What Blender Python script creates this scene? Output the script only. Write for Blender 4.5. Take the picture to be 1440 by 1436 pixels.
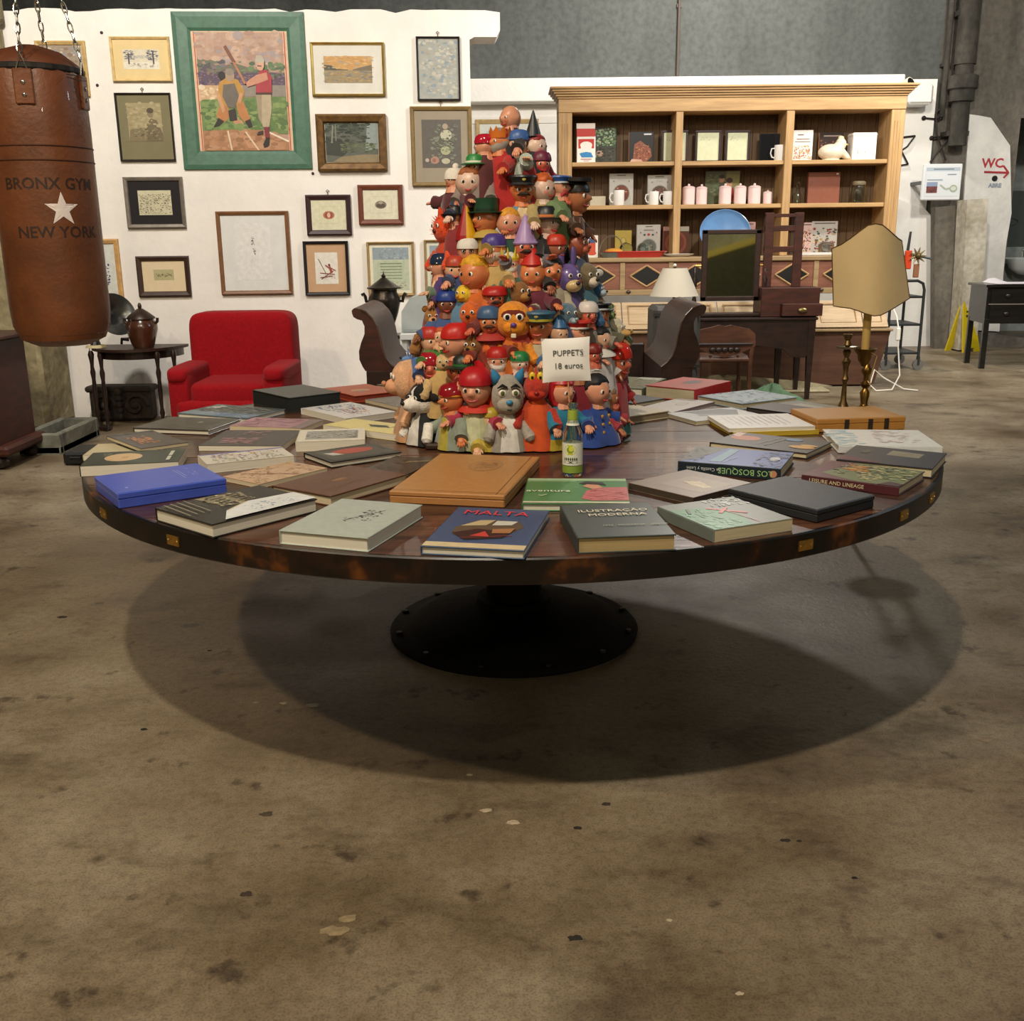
import bpy, math, random
from mathutils import Vector, Matrix
rnd = random.Random(7)
S = bpy.context.scene
for o in list(bpy.data.objects): bpy.data.objects.remove(o)
COL = S.collection
# ---------------------------------------------------------------- camera
FPX, PITCH, ROLL, CAMH = 1440.0, math.radians(14.9), 0.0105, 1.464
cp, sp = math.cos(PITCH), math.sin(PITCH)
FWD = Vector((0, cp, -sp)); U0 = Vector((0, sp, cp)); X0 = Vector((1, 0, 0))
RGT = X0*math.cos(ROLL) - U0*math.sin(ROLL); UPV = X0*math.sin(ROLL) + U0*math.cos(ROLL)
CAM = Vector((0, 0, CAMH))
cd = bpy.data.cameras.new('camera'); cam = bpy.data.objects.new('camera', cd); COL.objects.link(cam)
cd.sensor_width = 36; cd.lens = 36*FPX/1440; cd.clip_start = .05; cd.clip_end = 100
m = Matrix((RGT, UPV, -FWD)).transposed().to_4x4(); m.translation = CAM
cam.matrix_world = m; S.camera = cam
# ---------------------------------------------------------------- light
w = bpy.data.worlds.new('hall_air'); S.world = w; w.use_nodes = True
bg = w.node_tree.nodes['Background']; bg.inputs[0].default_value = (1.0, .93, .84, 1); bg.inputs[1].default_value = 0.0
def lamp(name, loc, watts, col, r=.1, spot=None, aim=None):
    l = bpy.data.lights.new(name, 'SPOT' if spot else 'POINT'); l.energy = watts; l.color = col; l.shadow_soft_size = r
    o = bpy.data.objects.new(name, l); COL.objects.link(o); o.location = loc
    if spot:
        l.spot_size = math.radians(spot); l.spot_blend = .6
        o.rotation_euler = (Vector(aim)-Vector(loc)).to_track_quat('-Z', 'Y').to_euler()
    return o
# the hall's own hanging lamps, all above or beside the picture: the photograph shows them by their shadows and lit walls
WARM = (1, .80, .56); NEUT = (1, .93, .84); COOL = (.80, .89, 1)
lamp('hall_lamp_left_offscreen', (-3.2, 1.0, 4.3), 330, WARM, .09)                # left edge of the table's dark shadow
lamp('hall_lamp_overhead_offscreen', (-0.7, 0.3, 5.2), 620, (1, .86, .68), .09)     # right and front edge of that shadow
lamp('gallery_spot_left_offscreen', (-2.4, 5.2, 4.6), 580, (1, .95, .88), .12, 112, (-1.9, 9.0, 1.2))   # white picture wall
lamp('gallery_spot_above_offscreen', (2.5, 6.6, 4.6), 640, (1, .96, .90), .12, 112, (2.3, 10.4, 1.1))   # bookcase front
lamp('gallery_spot_right_offscreen', (4.7, 8.9, 4.1), 460, (1, .93, .80), .12, 125, (4.0, 13.0, 1.2))   # bright wall right of the bookcase
lamp('hall_lamp_right_offscreen', (7.0, 6.5, 5.0), 200, COOL, .3)                 # cool light on the right-hand floor and pillar
lamp('hall_lamp_back_offscreen', (2.6, 12.0, 5.6), 460, NEUT, .2)                 # white strip of the back wall
lamp('hall_lamp_behind_offscreen', (4.2, -4.2, 4.6), 260, (1, .88, .74), .15)     # lit wall seen in the mirror
S.view_settings.view_transform = 'Standard'; S.view_settings.look = 'None'
S.view_settings.gamma = 1; S.view_settings.use_curve_mapping = False; S.view_settings.exposure = 0.02
# ---------------------------------------------------------------- pixels to places
def ray(px, py): return (FWD + RGT*((px-720)/FPX) - UPV*((py-718)/FPX))
def onz(px, py, z):
    d = ray(px, py); return CAM + d*((z-CAMH)/d.z)
def ony(px, py, y):
    d = ray(px, py); return CAM + d*(y/d.y)
def onplane(px, py, p, n):
    d = ray(px, py); return CAM + d*((Vector(p)-CAM).dot(n)/d.dot(n))
# ---------------------------------------------------------------- materials
def lin(c):
    if isinstance(c, str):
        c = c.lstrip('#'); c = [int(c[i:i+2], 16)/255 for i in (0, 2, 4)]
    return tuple(x/12.92 if x <= .04045 else ((x+.055)/1.055)**2.4 for x in c[:3])
MATS = {}
def nd(t, typ, **kw):
    n = t.nodes.new(typ)
    for k, v in kw.items(): setattr(n, k, v)
    return n
def mat(c, rough=.6, metal=0, var=.0, scale=8, bump=0, spec=.5, sheen=0, coords='Object', stretch=(1, 1, 1), c2=None, coat=0, vc=False, trans=0, emit=0, bscale=None):
    key = (c, rough, metal, var, scale, bump, spec, sheen, stretch, c2, coat, vc, trans, emit, bscale)
    if key in MATS: return MATS[key]
    M = bpy.data.materials.new('surface'); MATS[key] = M; M.use_nodes = True
    t = M.node_tree; b = t.nodes['Principled BSDF']; L = t.links.new
    b.inputs['Roughness'].default_value = rough; b.inputs['Metallic'].default_value = metal
    b.inputs['Specular IOR Level'].default_value = spec; b.inputs['Coat Weight'].default_value = coat
    b.inputs['Sheen Weight'].default_value = sheen; b.inputs['Transmission Weight'].default_value = trans
    base = None
    if vc:
        a = nd(t, 'ShaderNodeVertexColor'); a.layer_name = 'Col'; base = a.outputs[0]
    cc = lin(c) if c else (1, 1, 1)
    b.inputs['Base Color'].default_value = (*cc, 1)
    if emit:
        b.inputs['Emission Color'].default_value = (*cc, 1); b.inputs['Emission Strength'].default_value = emit
    if var or c2 or bump:
        tc = nd(t, 'ShaderNodeTexCoord'); mp = nd(t, 'ShaderNodeMapping'); mp.inputs['Scale'].default_value = stretch
        L(tc.outputs['Object'], mp.inputs[0])
        nz = nd(t, 'ShaderNodeTexNoise'); nz.inputs['Scale'].default_value = scale; nz.inputs['Detail'].default_value = 6; nz.inputs['Roughness'].default_value = .6
        L(mp.outputs[0], nz.inputs['Vector'])
    if var or c2:
        rp = nd(t, 'ShaderNodeValToRGB'); L(nz.outputs[0], rp.inputs[0])
        rp.color_ramp.elements[0].position = .35; rp.color_ramp.elements[1].position = .65
        d = lin(c2) if c2 else tuple(min(1, x*(1+var)) for x in cc)
        e = cc if c2 else tuple(x*(1-var) for x in cc)
        if vc:
            rp.color_ramp.elements[0].color = (1-var, 1-var, 1-var, 1); rp.color_ramp.elements[1].color = (1, 1, 1, 1)
            mx = nd(t, 'ShaderNodeMix', data_type='RGBA', blend_type='MULTIPLY'); mx.inputs[0].default_value = 1
            L(base, mx.inputs[6]); L(rp.outputs[0], mx.inputs[7]); base = mx.outputs[2]
        else:
            rp.color_ramp.elements[0].color = (*e, 1); rp.color_ramp.elements[1].color = (*d, 1); base = rp.outputs[0]
    if base is not None: L(base, b.inputs['Base Color'])
    if bump:
        bp = nd(t, 'ShaderNodeBump'); bp.inputs['Strength'].default_value = bump; bp.inputs['Distance'].default_value = .02
        src = nz
        if bscale:
            src = nd(t, 'ShaderNodeTexNoise'); src.inputs['Scale'].default_value = bscale; src.inputs['Detail'].default_value = 5; L(mp.outputs[0], src.inputs['Vector'])
        L(src.outputs[0], bp.inputs['Height']); L(bp.outputs[0], b.inputs['Normal'])
    return M
def VC(rough=.5, var=.0, scale=30, spec=.5, sheen=0, bump=0): return mat(None, rough, 0, var, scale, bump, spec, sheen, vc=True)
# ---------------------------------------------------------------- mesh builder
class MB:
    def __init__(s): s.v = []; s.f = []; s.c = []; s.col = (.5, .5, .5); s.M = None
    def color(s, c): s.col = lin(c); return s
    def add(s, vs, fs, c=None):
        k = len(s.v)
        if s.M is not None: vs = [s.M @ Vector(q) for q in vs]
        s.v += [tuple(q) for q in vs]; s.f += [tuple(i+k for i in f) for f in fs]
        cc = lin(c) if c else s.col; s.c += [cc]*len(fs); return s
    def box(s, x0, y0, z0, x1, y1, z1, c=None, bev=0, taper=0):
        t = taper
        if bev:
            b = min(bev, (x1-x0)/2.01, (y1-y0)/2.01, (z1-z0)/2.01); vs = []
            for z, i in ((z0, b), (z0+b, 0), (z1-b, 0), (z1, b)):
                e = b if i == 0 else b
                for X, Y in ((x0+i+e*0, y0+b), (x0+b, y0+i), (x1-b, y0+i), (x1-i, y0+b), (x1-i, y1-b), (x1-b, y1-i), (x0+b, y1-i), (x0+i, y1-b)):
                    vs.append((X, Y, z))
            # ring order for inset rings collapses gracefully
            fs = [tuple(range(7, -1, -1)), tuple(range(24, 32))]
            for r in range(3):
                for k in range(8): fs.append((r*8+k, r*8+(k+1) % 8, r*8+8+(k+1) % 8, r*8+8+k))
            return s.add(vs, fs, c)
        vs = [(x0, y0, z0), (x1, y0, z0), (x1, y1, z0), (x0, y1, z0), (x0+t, y0+t, z1), (x1-t, y0+t, z1), (x1-t, y1-t, z1), (x0+t, y1-t, z1)]
        return s.add(vs, [(3, 2, 1, 0), (4, 5, 6, 7), (0, 1, 5, 4), (1, 2, 6, 5), (2, 3, 7, 6), (3, 0, 4, 7)], c)
    def lathe(s, prof, n=24, c=None, o=(0, 0, 0), sx=1, sy=1, wave=None):
        vs = []; fs = []
        for (r, z) in prof:
            for k in range(n):
                a = 2*math.pi*k/n; q = r*(1+(wave(a, z) if wave else 0))
                vs.append((o[0]+q*math.cos(a)*sx, o[1]+q*math.sin(a)*sy, o[2]+z))
        for i in range(len(prof)-1):
            for k in range(n): fs.append((i*n+k, i*n+(k+1) % n, (i+1)*n+(k+1) % n, (i+1)*n+k))
        if prof[0][0] > 1e-4: fs.append(tuple(range(n-1, -1, -1)))
        if prof[-1][0] > 1e-4: fs.append(tuple(range((len(prof)-1)*n, len(prof)*n)))
        return s.add(vs, fs, c)
    def ball(s, o, r, n=14, m=10, c=None, R=None):
        if not hasattr(r, '__len__'): r = (r, r, r)
        vs = [];  fs = []
        for i in range(m+1):
            p = math.pi*i/m
            for k in range(n):
                a = 2*math.pi*k/n
                q = Vector((r[0]*math.sin(p)*math.cos(a), r[1]*math.sin(p)*math.sin(a), -r[2]*math.cos(p)))
                if R is not None: q = R @ q
                vs.append(Vector(o)+q)
        for i in range(m):
            for k in range(n): fs.append((i*n+k, i*n+(k+1) % n, (i+1)*n+(k+1) % n, (i+1)*n+k))
        return s.add(vs, fs, c)
    def tube(s, pts, r, n=8, c=None, cap=True, closed=False):
        pts = [Vector(p) for p in pts]; N = len(pts); rs = r if hasattr(r, '__len__') else [r]*N
        vs = []; fs = []; up = Vector((0, 0, 1)); ref = None
        for i, p in enumerate(pts):
            if closed: d = pts[(i+1) % N]-pts[i-1]
            else: d = pts[min(i+1, N-1)]-pts[max(i-1, 0)]
            d = d.normalized() if d.length > 1e-9 else up
            if ref is None: ref = d.orthogonal().normalized()
            ref = (ref - d*ref.dot(d)); ref = ref.normalized() if ref.length > 1e-6 else d.orthogonal().normalized()
            b = d.cross(ref)
            for k in range(n):
                a = 2*math.pi*k/n; vs.append(p+(ref*math.cos(a)+b*math.sin(a))*rs[i])
        for i in range(N if closed else N-1):
            j = (i+1) % N
            for k in range(n): fs.append((i*n+k, i*n+(k+1) % n, j*n+(k+1) % n, j*n+k))
        if cap and not closed: fs += [tuple(range(n-1, -1, -1)), tuple(range((N-1)*n, N*n))]
        return s.add(vs, fs, c)
    def prism(s, pts, z0, z1, c=None, ax='z'):
        n = len(pts)
        def q(p, z): return {'z': (p[0], p[1], z), 'y': (p[0], z, p[1]), 'x': (z, p[0], p[1])}[ax]
        vs = [q(p, z0) for p in pts]+[q(p, z1) for p in pts]
        fs = [tuple(range(n-1, -1, -1)), tuple(range(n, 2*n))]+[(k, (k+1) % n, n+(k+1) % n, n+k) for k in range(n)]
        return s.add(vs, fs, c)
    def build(s, name, m, parent=None, smooth=False, loc=None, rotz=None, fix=True):
        me = bpy.data.meshes.new(name); me.from_pydata(s.v, [], s.f)
        if m.node_tree.nodes.get('Color Attribute') or any(n.type == 'VERTEX_COLOR' for n in m.node_tree.nodes):
            ca = me.color_attributes.new('Col', 'FLOAT_COLOR', 'CORNER'); buf = []
            for f, c in zip(s.f, s.c): buf += [c[0], c[1], c[2], 1.0]*len(f)
            ca.data.foreach_set('color', buf)
        if fix:
            import bmesh
            bm = bmesh.new(); bm.from_mesh(me); bmesh.ops.recalc_face_normals(bm, faces=bm.faces); bm.to_mesh(me); bm.free()
        if smooth:
            me.polygons.foreach_set('use_smooth', [True]*len(me.polygons))
            if smooth != 'full':
                try: me.set_sharp_from_angle(angle=math.radians(42))
                except Exception: pass
        me.materials.append(m); me.update()
        o = bpy.data.objects.new(name, me); COL.objects.link(o)
        if parent: o.parent = parent
        if loc is not None: o.location = loc
        if rotz is not None: o.rotation_euler = (0, 0, rotz)
        return o
def tag(o, label, cat, group=None, kind=None):
    if label: o['label'] = label
    if cat: o['category'] = cat
    if group: o['group'] = group
    if kind: o['kind'] = kind
    return o
def thing(name, label, cat, loc=(0, 0, 0), rotz=0, group=None):
    o = bpy.data.objects.new(name, None); COL.objects.link(o); o.empty_display_size = .1
    o.location = loc; o.rotation_euler = (0, 0, rotz); return tag(o, label, cat, group)
def struct(o): o['kind'] = 'structure'; return o
def share(o, name, parent, loc=(0, 0, 0), rot=(0, 0, 0)):
    c = o.copy(); c.name = name; COL.objects.link(c); c.parent = parent; c.location = loc; c.rotation_euler = rot; return c
def text(name, s, size, m, parent, loc, rot=(0, 0, 0), align='CENTER', depth=.0004, sx=1, bold=0):
    cu = bpy.data.curves.new('t', 'FONT'); cu.body = s; cu.size = size; cu.align_x = align; cu.align_y = 'CENTER'; cu.extrude = depth; cu.resolution_u = 2; cu.offset = bold
    t = bpy.data.objects.new('t', cu); COL.objects.link(t); bpy.context.view_layer.update()
    me = bpy.data.meshes.new_from_object(t); bpy.data.objects.remove(t)
    me.materials.clear(); me.materials.append(m)
    o = bpy.data.objects.new(name, me); COL.objects.link(o); o.parent = parent; o.location = loc; o.rotation_euler = rot; o.scale = (sx, 1, 1); return o
def art(items, w, h, step=.0005, m=None):
    """flat print: coloured pieces in 0..1 picture coordinates, first piece lowest; lies in xy, z up, origin at the centre"""
    b = MB(); k = 0
    for it in items:
        t = it[0]; k += 1; z = step*k
        if t == 'r': pts = [(it[1], it[2]), (it[3], it[2]), (it[3], it[4]), (it[1], it[4])]; c = it[5]
        elif t == 'p': pts = it[1]; c = it[2]
        elif t == 'e': pts = [(it[1]+it[3]*math.cos(a*math.pi/9), it[2]+it[4]*math.sin(a*math.pi/9)) for a in range(18)]; c = it[5]
        elif t == 'l':
            dx, dy = (it[3]-it[1])*w, (it[4]-it[2])*h; d = math.hypot(dx, dy) or 1; nx, ny = -dy/d*it[5]/2/w*w, dx/d*it[5]/2
            nx /= w; ny /= h; pts = [(it[1]+nx, it[2]+ny), (it[1]-nx, it[2]-ny), (it[3]-nx, it[4]-ny), (it[3]+nx, it[4]+ny)]; c = it[6]
        elif t == 'n':   # scatter of brush dabs: x0,y0,x1,y1,count,size,[colours],seed
            rr = random.Random(it[8])
            for _ in range(int(it[5]*2.2)):
                cx = rr.uniform(it[1], it[3]); cy = rr.uniform(it[2], it[4]); a = it[6]*rr.uniform(.25, .7); q = rr.uniform(.25, .7)
                ps = [(cx+a*math.cos(j*math.pi/3+q), cy+a*q*math.sin(j*math.pi/3+q)) for j in range(6)]
                z += .00001; b.add([((x-.5)*w, (y-.5)*h, z) for x, y in ps], [tuple(range(6))], rr.choice(it[7]))
            continue
        b.add([((x-.5)*w, (y-.5)*h, z) for x, y in pts], [tuple(range(len(pts)))], c)
    return b
# ================================================================ setting
def floor_mat():
    M = bpy.data.materials.new('worn_concrete'); M.use_nodes = True; t = M.node_tree; L = t.links.new; b = t.nodes['Principled BSDF']
    tc = nd(t, 'ShaderNodeTexCoord')
    def noise(scale, det=6, st=(1, 1, 1), off=(0, 0, 0), ro=.6):
        mp = nd(t, 'ShaderNodeMapping'); mp.inputs['Scale'].default_value = st; mp.inputs['Location'].default_value = off; L(tc.outputs['Object'], mp.inputs[0])
        n = nd(t, 'ShaderNodeTexNoise'); n.inputs['Scale'].default_value = scale; n.inputs['Detail'].default_value = det; n.inputs['Roughness'].default_value = ro
        L(mp.outputs[0], n.inputs['Vector']); return n.outputs[0]
    def ramp(src, stops):
        r = nd(t, 'ShaderNodeValToRGB'); L(src, r.inputs[0]); e = r.color_ramp.elements
        while len(e) < len(stops): e.new(.5)
        for x, (p, c) in zip(e, stops): x.position = p; x.color = (*c, 1)
        return r.outputs[0]
    def mix(a, c, f, mode='MIX'):
        n = nd(t, 'ShaderNodeMix', data_type='RGBA', blend_type=mode)
        if isinstance(f, float): n.inputs[0].default_value = f
        else: L(f, n.inputs[0])
        L(a, n.inputs[6]); L(c, n.inputs[7]); return n.outputs[2]
    base = ramp(noise(1.1, 8), [(.30, lin('#57472f')), (.50, lin('#85765f')), (.70, lin('#a39780'))])
    fine = ramp(noise(38, 8), [(.30, (.62, .61, .60)), (.55, (1, 1, 1)), (.75, (1.0, 1.0, 1.0))])
    c = mix(base, fine, .75, 'MULTIPLY')
    grit = ramp(noise(180, 3), [(.38, (.42, .40, .37)), (.52, (1, 1, 1))]); c = mix(c, grit, .55, 'MULTIPLY')
    dark = ramp(noise(1.7, 5, (1, 1.4, 1), (3.1, 1.7, 0)), [(.55, (1, 1, 1)), (.69, (.38, .36, .34))]); c = mix(c, dark, .8, 'MULTIPLY')
    spots = ramp(noise(6.5, 4, (1, 1, 1), (9, 4, 0)), [(.62, (1, 1, 1)), (.69, (.30, .28, .27))]); c = mix(c, spots, .8, 'MULTIPLY')
    scr = ramp(noise(4, 7, (.8, 1.5, 1), (5, 2, 0), .7), [(.54, (1, 1, 1)), (.66, (.52, .48, .45))]); c = mix(c, scr, .6, 'MULTIPLY')
    pal = ramp(noise(3.1, 6, (1, 1, 1), (1, 8, 0), .7), [(.66, (0, 0, 0)), (.72, (1, 1, 1))])
    n = nd(t, 'ShaderNodeRGB'); n.outputs[0].default_value = (*lin('#c9bca4'), 1); c = mix(c, n.outputs[0], pal) if False else c
    L(c, b.inputs['Base Color'])
    rr = ramp(noise(2.2, 5), [(.3, (.38, .38, .38)), (.7, (.62, .62, .62))]); L(rr, b.inputs['Roughness'])
    bp = nd(t, 'ShaderNodeBump'); bp.inputs['Strength'].default_value = .25; bp.inputs['Distance'].default_value = .01; L(noise(45, 6), bp.inputs['Height']); L(bp.outputs[0], b.inputs['Normal'])
    return M
FL = MB(); NX, NY = 22, 26
struct(MB().box(-9, -7, -.2, 10, 19, 0).build('floor', floor_mat()))
# pale lumps and dark specks that lie on the floor: stains with a shape of their own, laid as thin skins
def patch(px, py, r, c, seed, sy=.6):
    q = onz(px, py, 0); rr = random.Random(seed); n = 14
    pts = [(r*(1+rr.uniform(-.35, .25))*math.cos(2*math.pi*k/n), r*sy*(1+rr.uniform(-.35, .25))*math.sin(2*math.pi*k/n)) for k in range(n)]
    b = MB(); b.prism(pts, 0, .0012)
    o = b.build('floor_stain', mat(c, .8, var=.25, scale=40), FLOOR); o.location = (q.x, q.y, .0); return o
FLOOR = bpy.data.objects['floor']
for px, py, r, c in ((683, 1140, .016, '#b3a58c'), (722, 1157, .018, '#b3a58c'), (660, 1090, .009, '#a99c86'), (398, 989, .012, '#b5a890'), (440, 992, .022, '#b5a890'), (360, 988, .01, '#a99c86'),
        (202, 1026, .012, '#1d1a17'), (295, 915, .009, '#15120f'), (88, 868, .02, '#2b2722'), (813, 1165, .012, '#2a2420'), (853, 1131, .014, '#3a3029'), (808, 1320, .016, '#231f1b'),
        (1104, 1182, .012, '#2a2521'), (1124, 1183, .007, '#2a2521'), (1202, 1235, .007, '#1b1815'), (942, 1295, .008, '#b3a58c'), (1040, 1398, .009, '#b3a58c'), (375, 1145, .018, '#4a4036'), (345, 1258, .016, '#3c2f2a'),
        (470, 1310, .03, '#8a7a5c'), (490, 1292, .024, '#8a7a5c'), (1385, 1040, .03, '#93806a')):
    patch(px, py, r, c, int(px*7+py))
# --- concrete hall walls
def wall_mat(a, b2, c3, sc=.9, st=(1, 1, .35), bump=.3):
    M = bpy.data.materials.new('stained_concrete'); M.use_nodes = True; t = M.node_tree; L = t.links.new; b = t.nodes['Principled BSDF']; b.inputs['Roughness'].default_value = .9
    tc = nd(t, 'ShaderNodeTexCoord'); mp = nd(t, 'ShaderNodeMapping'); mp.inputs['Scale'].default_value = st; L(tc.outputs['Object'], mp.inputs[0])
    n = nd(t, 'ShaderNodeTexNoise'); n.inputs['Scale'].default_value = sc; n.inputs['Detail'].default_value = 9; n.inputs['Roughness'].default_value = .62; L(mp.outputs[0], n.inputs['Vector'])
    r = nd(t, 'ShaderNodeValToRGB'); L(n.outputs[0], r.inputs[0]); e = r.color_ramp.elements; e.new(.5)
    for x, (p, c) in zip(e, ((.32, a), (.5, b2), (.68, c3))): x.position = p; x.color = (*lin(c), 1)
    n2 = nd(t, 'ShaderNodeTexNoise'); n2.inputs['Scale'].default_value = 14; n2.inputs['Detail'].default_value = 8; L(tc.outputs['Object'], n2.inputs['Vector'])
    r2 = nd(t, 'ShaderNodeValToRGB'); L(n2.outputs[0], r2.inputs[0]); r2.color_ramp.elements[0].position = .3; r2.color_ramp.elements[0].color = (.72, .72, .72, 1); r2.color_ramp.elements[1].position = .6
    mx = nd(t, 'ShaderNodeMix', data_type='RGBA', blend_type='MULTIPLY'); mx.inputs[0].default_value = 1; L(r.outputs[0], mx.inputs[6]); L(r2.outputs[0], mx.inputs[7]); L(mx.outputs[2], b.inputs['Base Color'])
    bp = nd(t, 'ShaderNodeBump'); bp.inputs['Strength'].default_value = bump; bp.inputs['Distance'].default_value = .02; L(n2.outputs[0], bp.inputs['Height']); L(bp.outputs[0], b.inputs['Normal'])
    return M
CONC = wall_mat('#444745', '#585b59', '#646866'); CONCD = wall_mat('#3a3733', '#6b655c', '#8b857a', .8, (1.6, 1.6, .5), .5)
STONE = wall_mat('#6d6248', '#968a68', '#b3a784', 3.0, (1, 1, 1), .6); STONEP = wall_mat('#a09883', '#c3bbaa', '#d8d1c2', 2.2, (1, 1, .8), .5)
WHITE = mat('#ece7df', .85, var=.05, scale=2.5, bump=.15, bscale=20)
BRIGHT = mat('#efece6', .85, var=.04, scale=3, bump=.2, bscale=16)
YB = 14.0
XE = ony(1313, 200, YB).x
struct(MB().box(-9, YB, 0, XE, YB+.4, 7.5).build('wall_back', CONC))
# white painted dado of the back wall, proud of the concrete
xl = ony(640, 110, YB).x
struct(MB().box(-9, YB-.05, 0, XE-.04, YB, 3.36).build('trim_1', BRIGHT))
g0 = ony(640, 145, YB); g1 = ony(790, 145, YB)
pn = MB().box(-.9, YB-.075, 0, g1.x+.6, YB-.05, g0.z)
pn.box(-.9, YB-.11, g0.z-.06, g1.x+.6, YB-.05, g0.z); pn.box(-.9, YB-.095, g0.z-.26, g1.x+.6, YB-.05, g0.z-.18)
struct(pn.build('trim_2', BRIGHT))
# boxed beam that overhangs the panelled wall and shades it
yB = YB-.4; bt, bb_ = ony(720, 110, yB).z, ony(720, 143, yB).z
struct(MB().box(-9, yB, bb_, ony(1272, 125, yB).x, YB-.05, bt, bev=.01).build('trim_8', BRIGHT))
# whitewashed flat pillar right of the bookcase with rounded top, on bare concrete
def poly_on(pix, y, th, name, m, parent=None):
    pts = [(ony(a, b, y).x, ony(a, b, y).z) for a, b in pix]
    return MB().prism(pts, y-th, y, ax='y').build(name, m, parent)
struct(poly_on([(1200, 500), (1200, 275), (1262, 280), (1300, 296), (1315, 312), (1314, 480), (1300, 500)], YB-.05, .06, 'trim_3', BRIGHT))
# concrete pier strip between (darker), stone jamb
struct(poly_on([(1309, 292), (1352, 288), (1352, 500), (1308, 500)], YB-.30, .14, 'wall_pier', CONCD))
s0 = ony(1318, 486, 13.75); s1 = ony(1360, 486, 13.75)
# pale plastered stone jamb
jb = MB(); jl = onz(1332, 488, 0); 
jp = [(1346, 282), (1375, 280), (1368, 400), (1360, 470), (1345, 489), (1333, 489), (1340, 400)]
struct(poly_on(jp, 13.5, .3, 'wall_jamb', STONEP))
# door wall at the far right: concrete with white paint below
yd = 14.0
def X(px, y): return ony(px, 300, y).x
dw = MB(); zt = ony(1430, 166, yd).z
dl = X(1341, yd); d0 = X(1421, yd)
dw.box(XE, yd, 0, d0, yd+.4, 7.5); dw.box(d0, yd, zt, 10, yd+.4, 7.5)
struct(dw.build('wall_right_end', CONCD))
wp = [(1362, 161), (1376, 163), (1392, 166), (1419, 205), (1421, 300), (1414, 340), (1410, 380), (1404, 466), (1366, 464), (1372, 330), (1354, 290)]
struct(poly_on(wp, yd, .03, 'trim_4', mat('#dddbd6', .8, var=.1, scale=3, bump=.3, bscale=18)))
poly_on([(1355, 464), (1440, 475), (1470, 478), (1470, 520), (1360, 495)], yd-.1, .25, 'kerb', CONCD)['kind'] = 'structure'
bpy.data.objects['kerb'].name = 'trim_5'
struct(MB().box(d0-.2, yd+2.0, 0, 10, yd+2.2, 4).build('wall_washroom', mat('#8f9594', .7, var=.15)))
struct(MB().box(-9, -7, 7.5, 10, 17, 7.7).build('ceiling', CONC))
struct(MB().box(10, -7, 0, 10.3, 17, 7.5).build('wall_right', CONC))
struct(MB().box(-9.3, -7, 0, -9, 14, 7.5).build('wall_left_far', CONC))
struct(MB().box(-9, -7.3, 0, 10, -7, 7.5).build('wall_front', wall_mat('#7a7a60', '#a8a684', '#bcb998')))
# white gallery wall
WA = Vector((-3.8, 8.763, 0)); WB = Vector((-.13, 9.0, 0)); WD = (WB-WA).normalized(); WN = Vector((WD.y, -WD.x, 0))   # WN faces the camera
WANG = math.atan2(WD.y, WD.x)
def onwall(px, py): return onplane(px, py, WA, WN)
def wall_uv(px, py):
    p = onwall(px, py); return (p-WA).dot(WD), p.z
ztop = wall_uv(400, 13)[1]; ue = wall_uv(663, 200)[0]; uo = wall_uv(703, 30)[0]; zb = wall_uv(680, 52)[1]
wl = thing('wall_left', None, None, WA, WANG); struct(wl)
rr = random.Random(3); n = 70; top = []
for k in range(n+1): top.append((-4.6+(uo+4.6)*k/n, ztop+rr.uniform(-.005, .005)+(rr.random() < .08)*-.02))
prof = [(-4.6, 0), (ue, 0), (ue, zb-.02), (ue+.04, zb), (uo-.03, zb), (uo, zb+.05)]+[(a, b) for a, b in top[::-1]]
MB().prism(prof, 0, .32, ax='y').build('plaster', WHITE, wl)
# dark rusty nails left in the plaster
for px, py in ((143, 46), (259, 182), (440, 244), (137, 120)):
    u, z = wall_uv(px, py); MB().lathe([(.012, 0), (.012, .006), (.004, .01), (0, .02)], 8).build('nail', mat('#3a3029', .7), wl, loc=(u, 0, z)).rotation_euler = (math.pi/2, 0, 0)
# stone pillar at the left, in big courses
sp_ = thing('wall_stone_pillar', None, None, (0, 0, 0)); struct(sp_)
p0 = onz(82, 600, 0); xr = p0.x; yy = 8.2
zs = [0, .75, 1.5, 2.3, 3.1, 3.9]
for i in range(5):
    off = rr.uniform(-.02, .02)
    MB().box(-5.2, yy-.03, zs[i]+.006, xr+off-.1*(i > 0)-.08*(i > 1), yy+.5, zs[i+1]-.006, bev=.03).build('stone', STONE, sp_, smooth=True)

# far side of the hall behind the camera (it shows in the mirror)
MB().prism([(2.5, 0), (9.9, 0), (9.9, 2.4), (2.5, .25)], -7.0, -6.9, ax='y').build('mirror_dark_sheet', mat('#4a4a34', .8, var=.2))['kind'] = 'structure'  # dark olive wedge, added only to show in the mirror
MB().prism([(2.5, .25), (9.9, 2.4), (9.9, 2.55), (2.5, .40)], -7.0, -6.86, ax='y').build('trim_7', mat('#c9b95a', .7))['kind'] = 'structure'
MB().prism([(3.6, .6), (4.75, .95), (4.85, 1.7), (4.6, 2.3), (4.1, 2.6), (3.6, 2.5)], -7.0, -6.93, ax='y').build('door_1', mat('#3a3f40', .6))['kind'] = 'structure'
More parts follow.
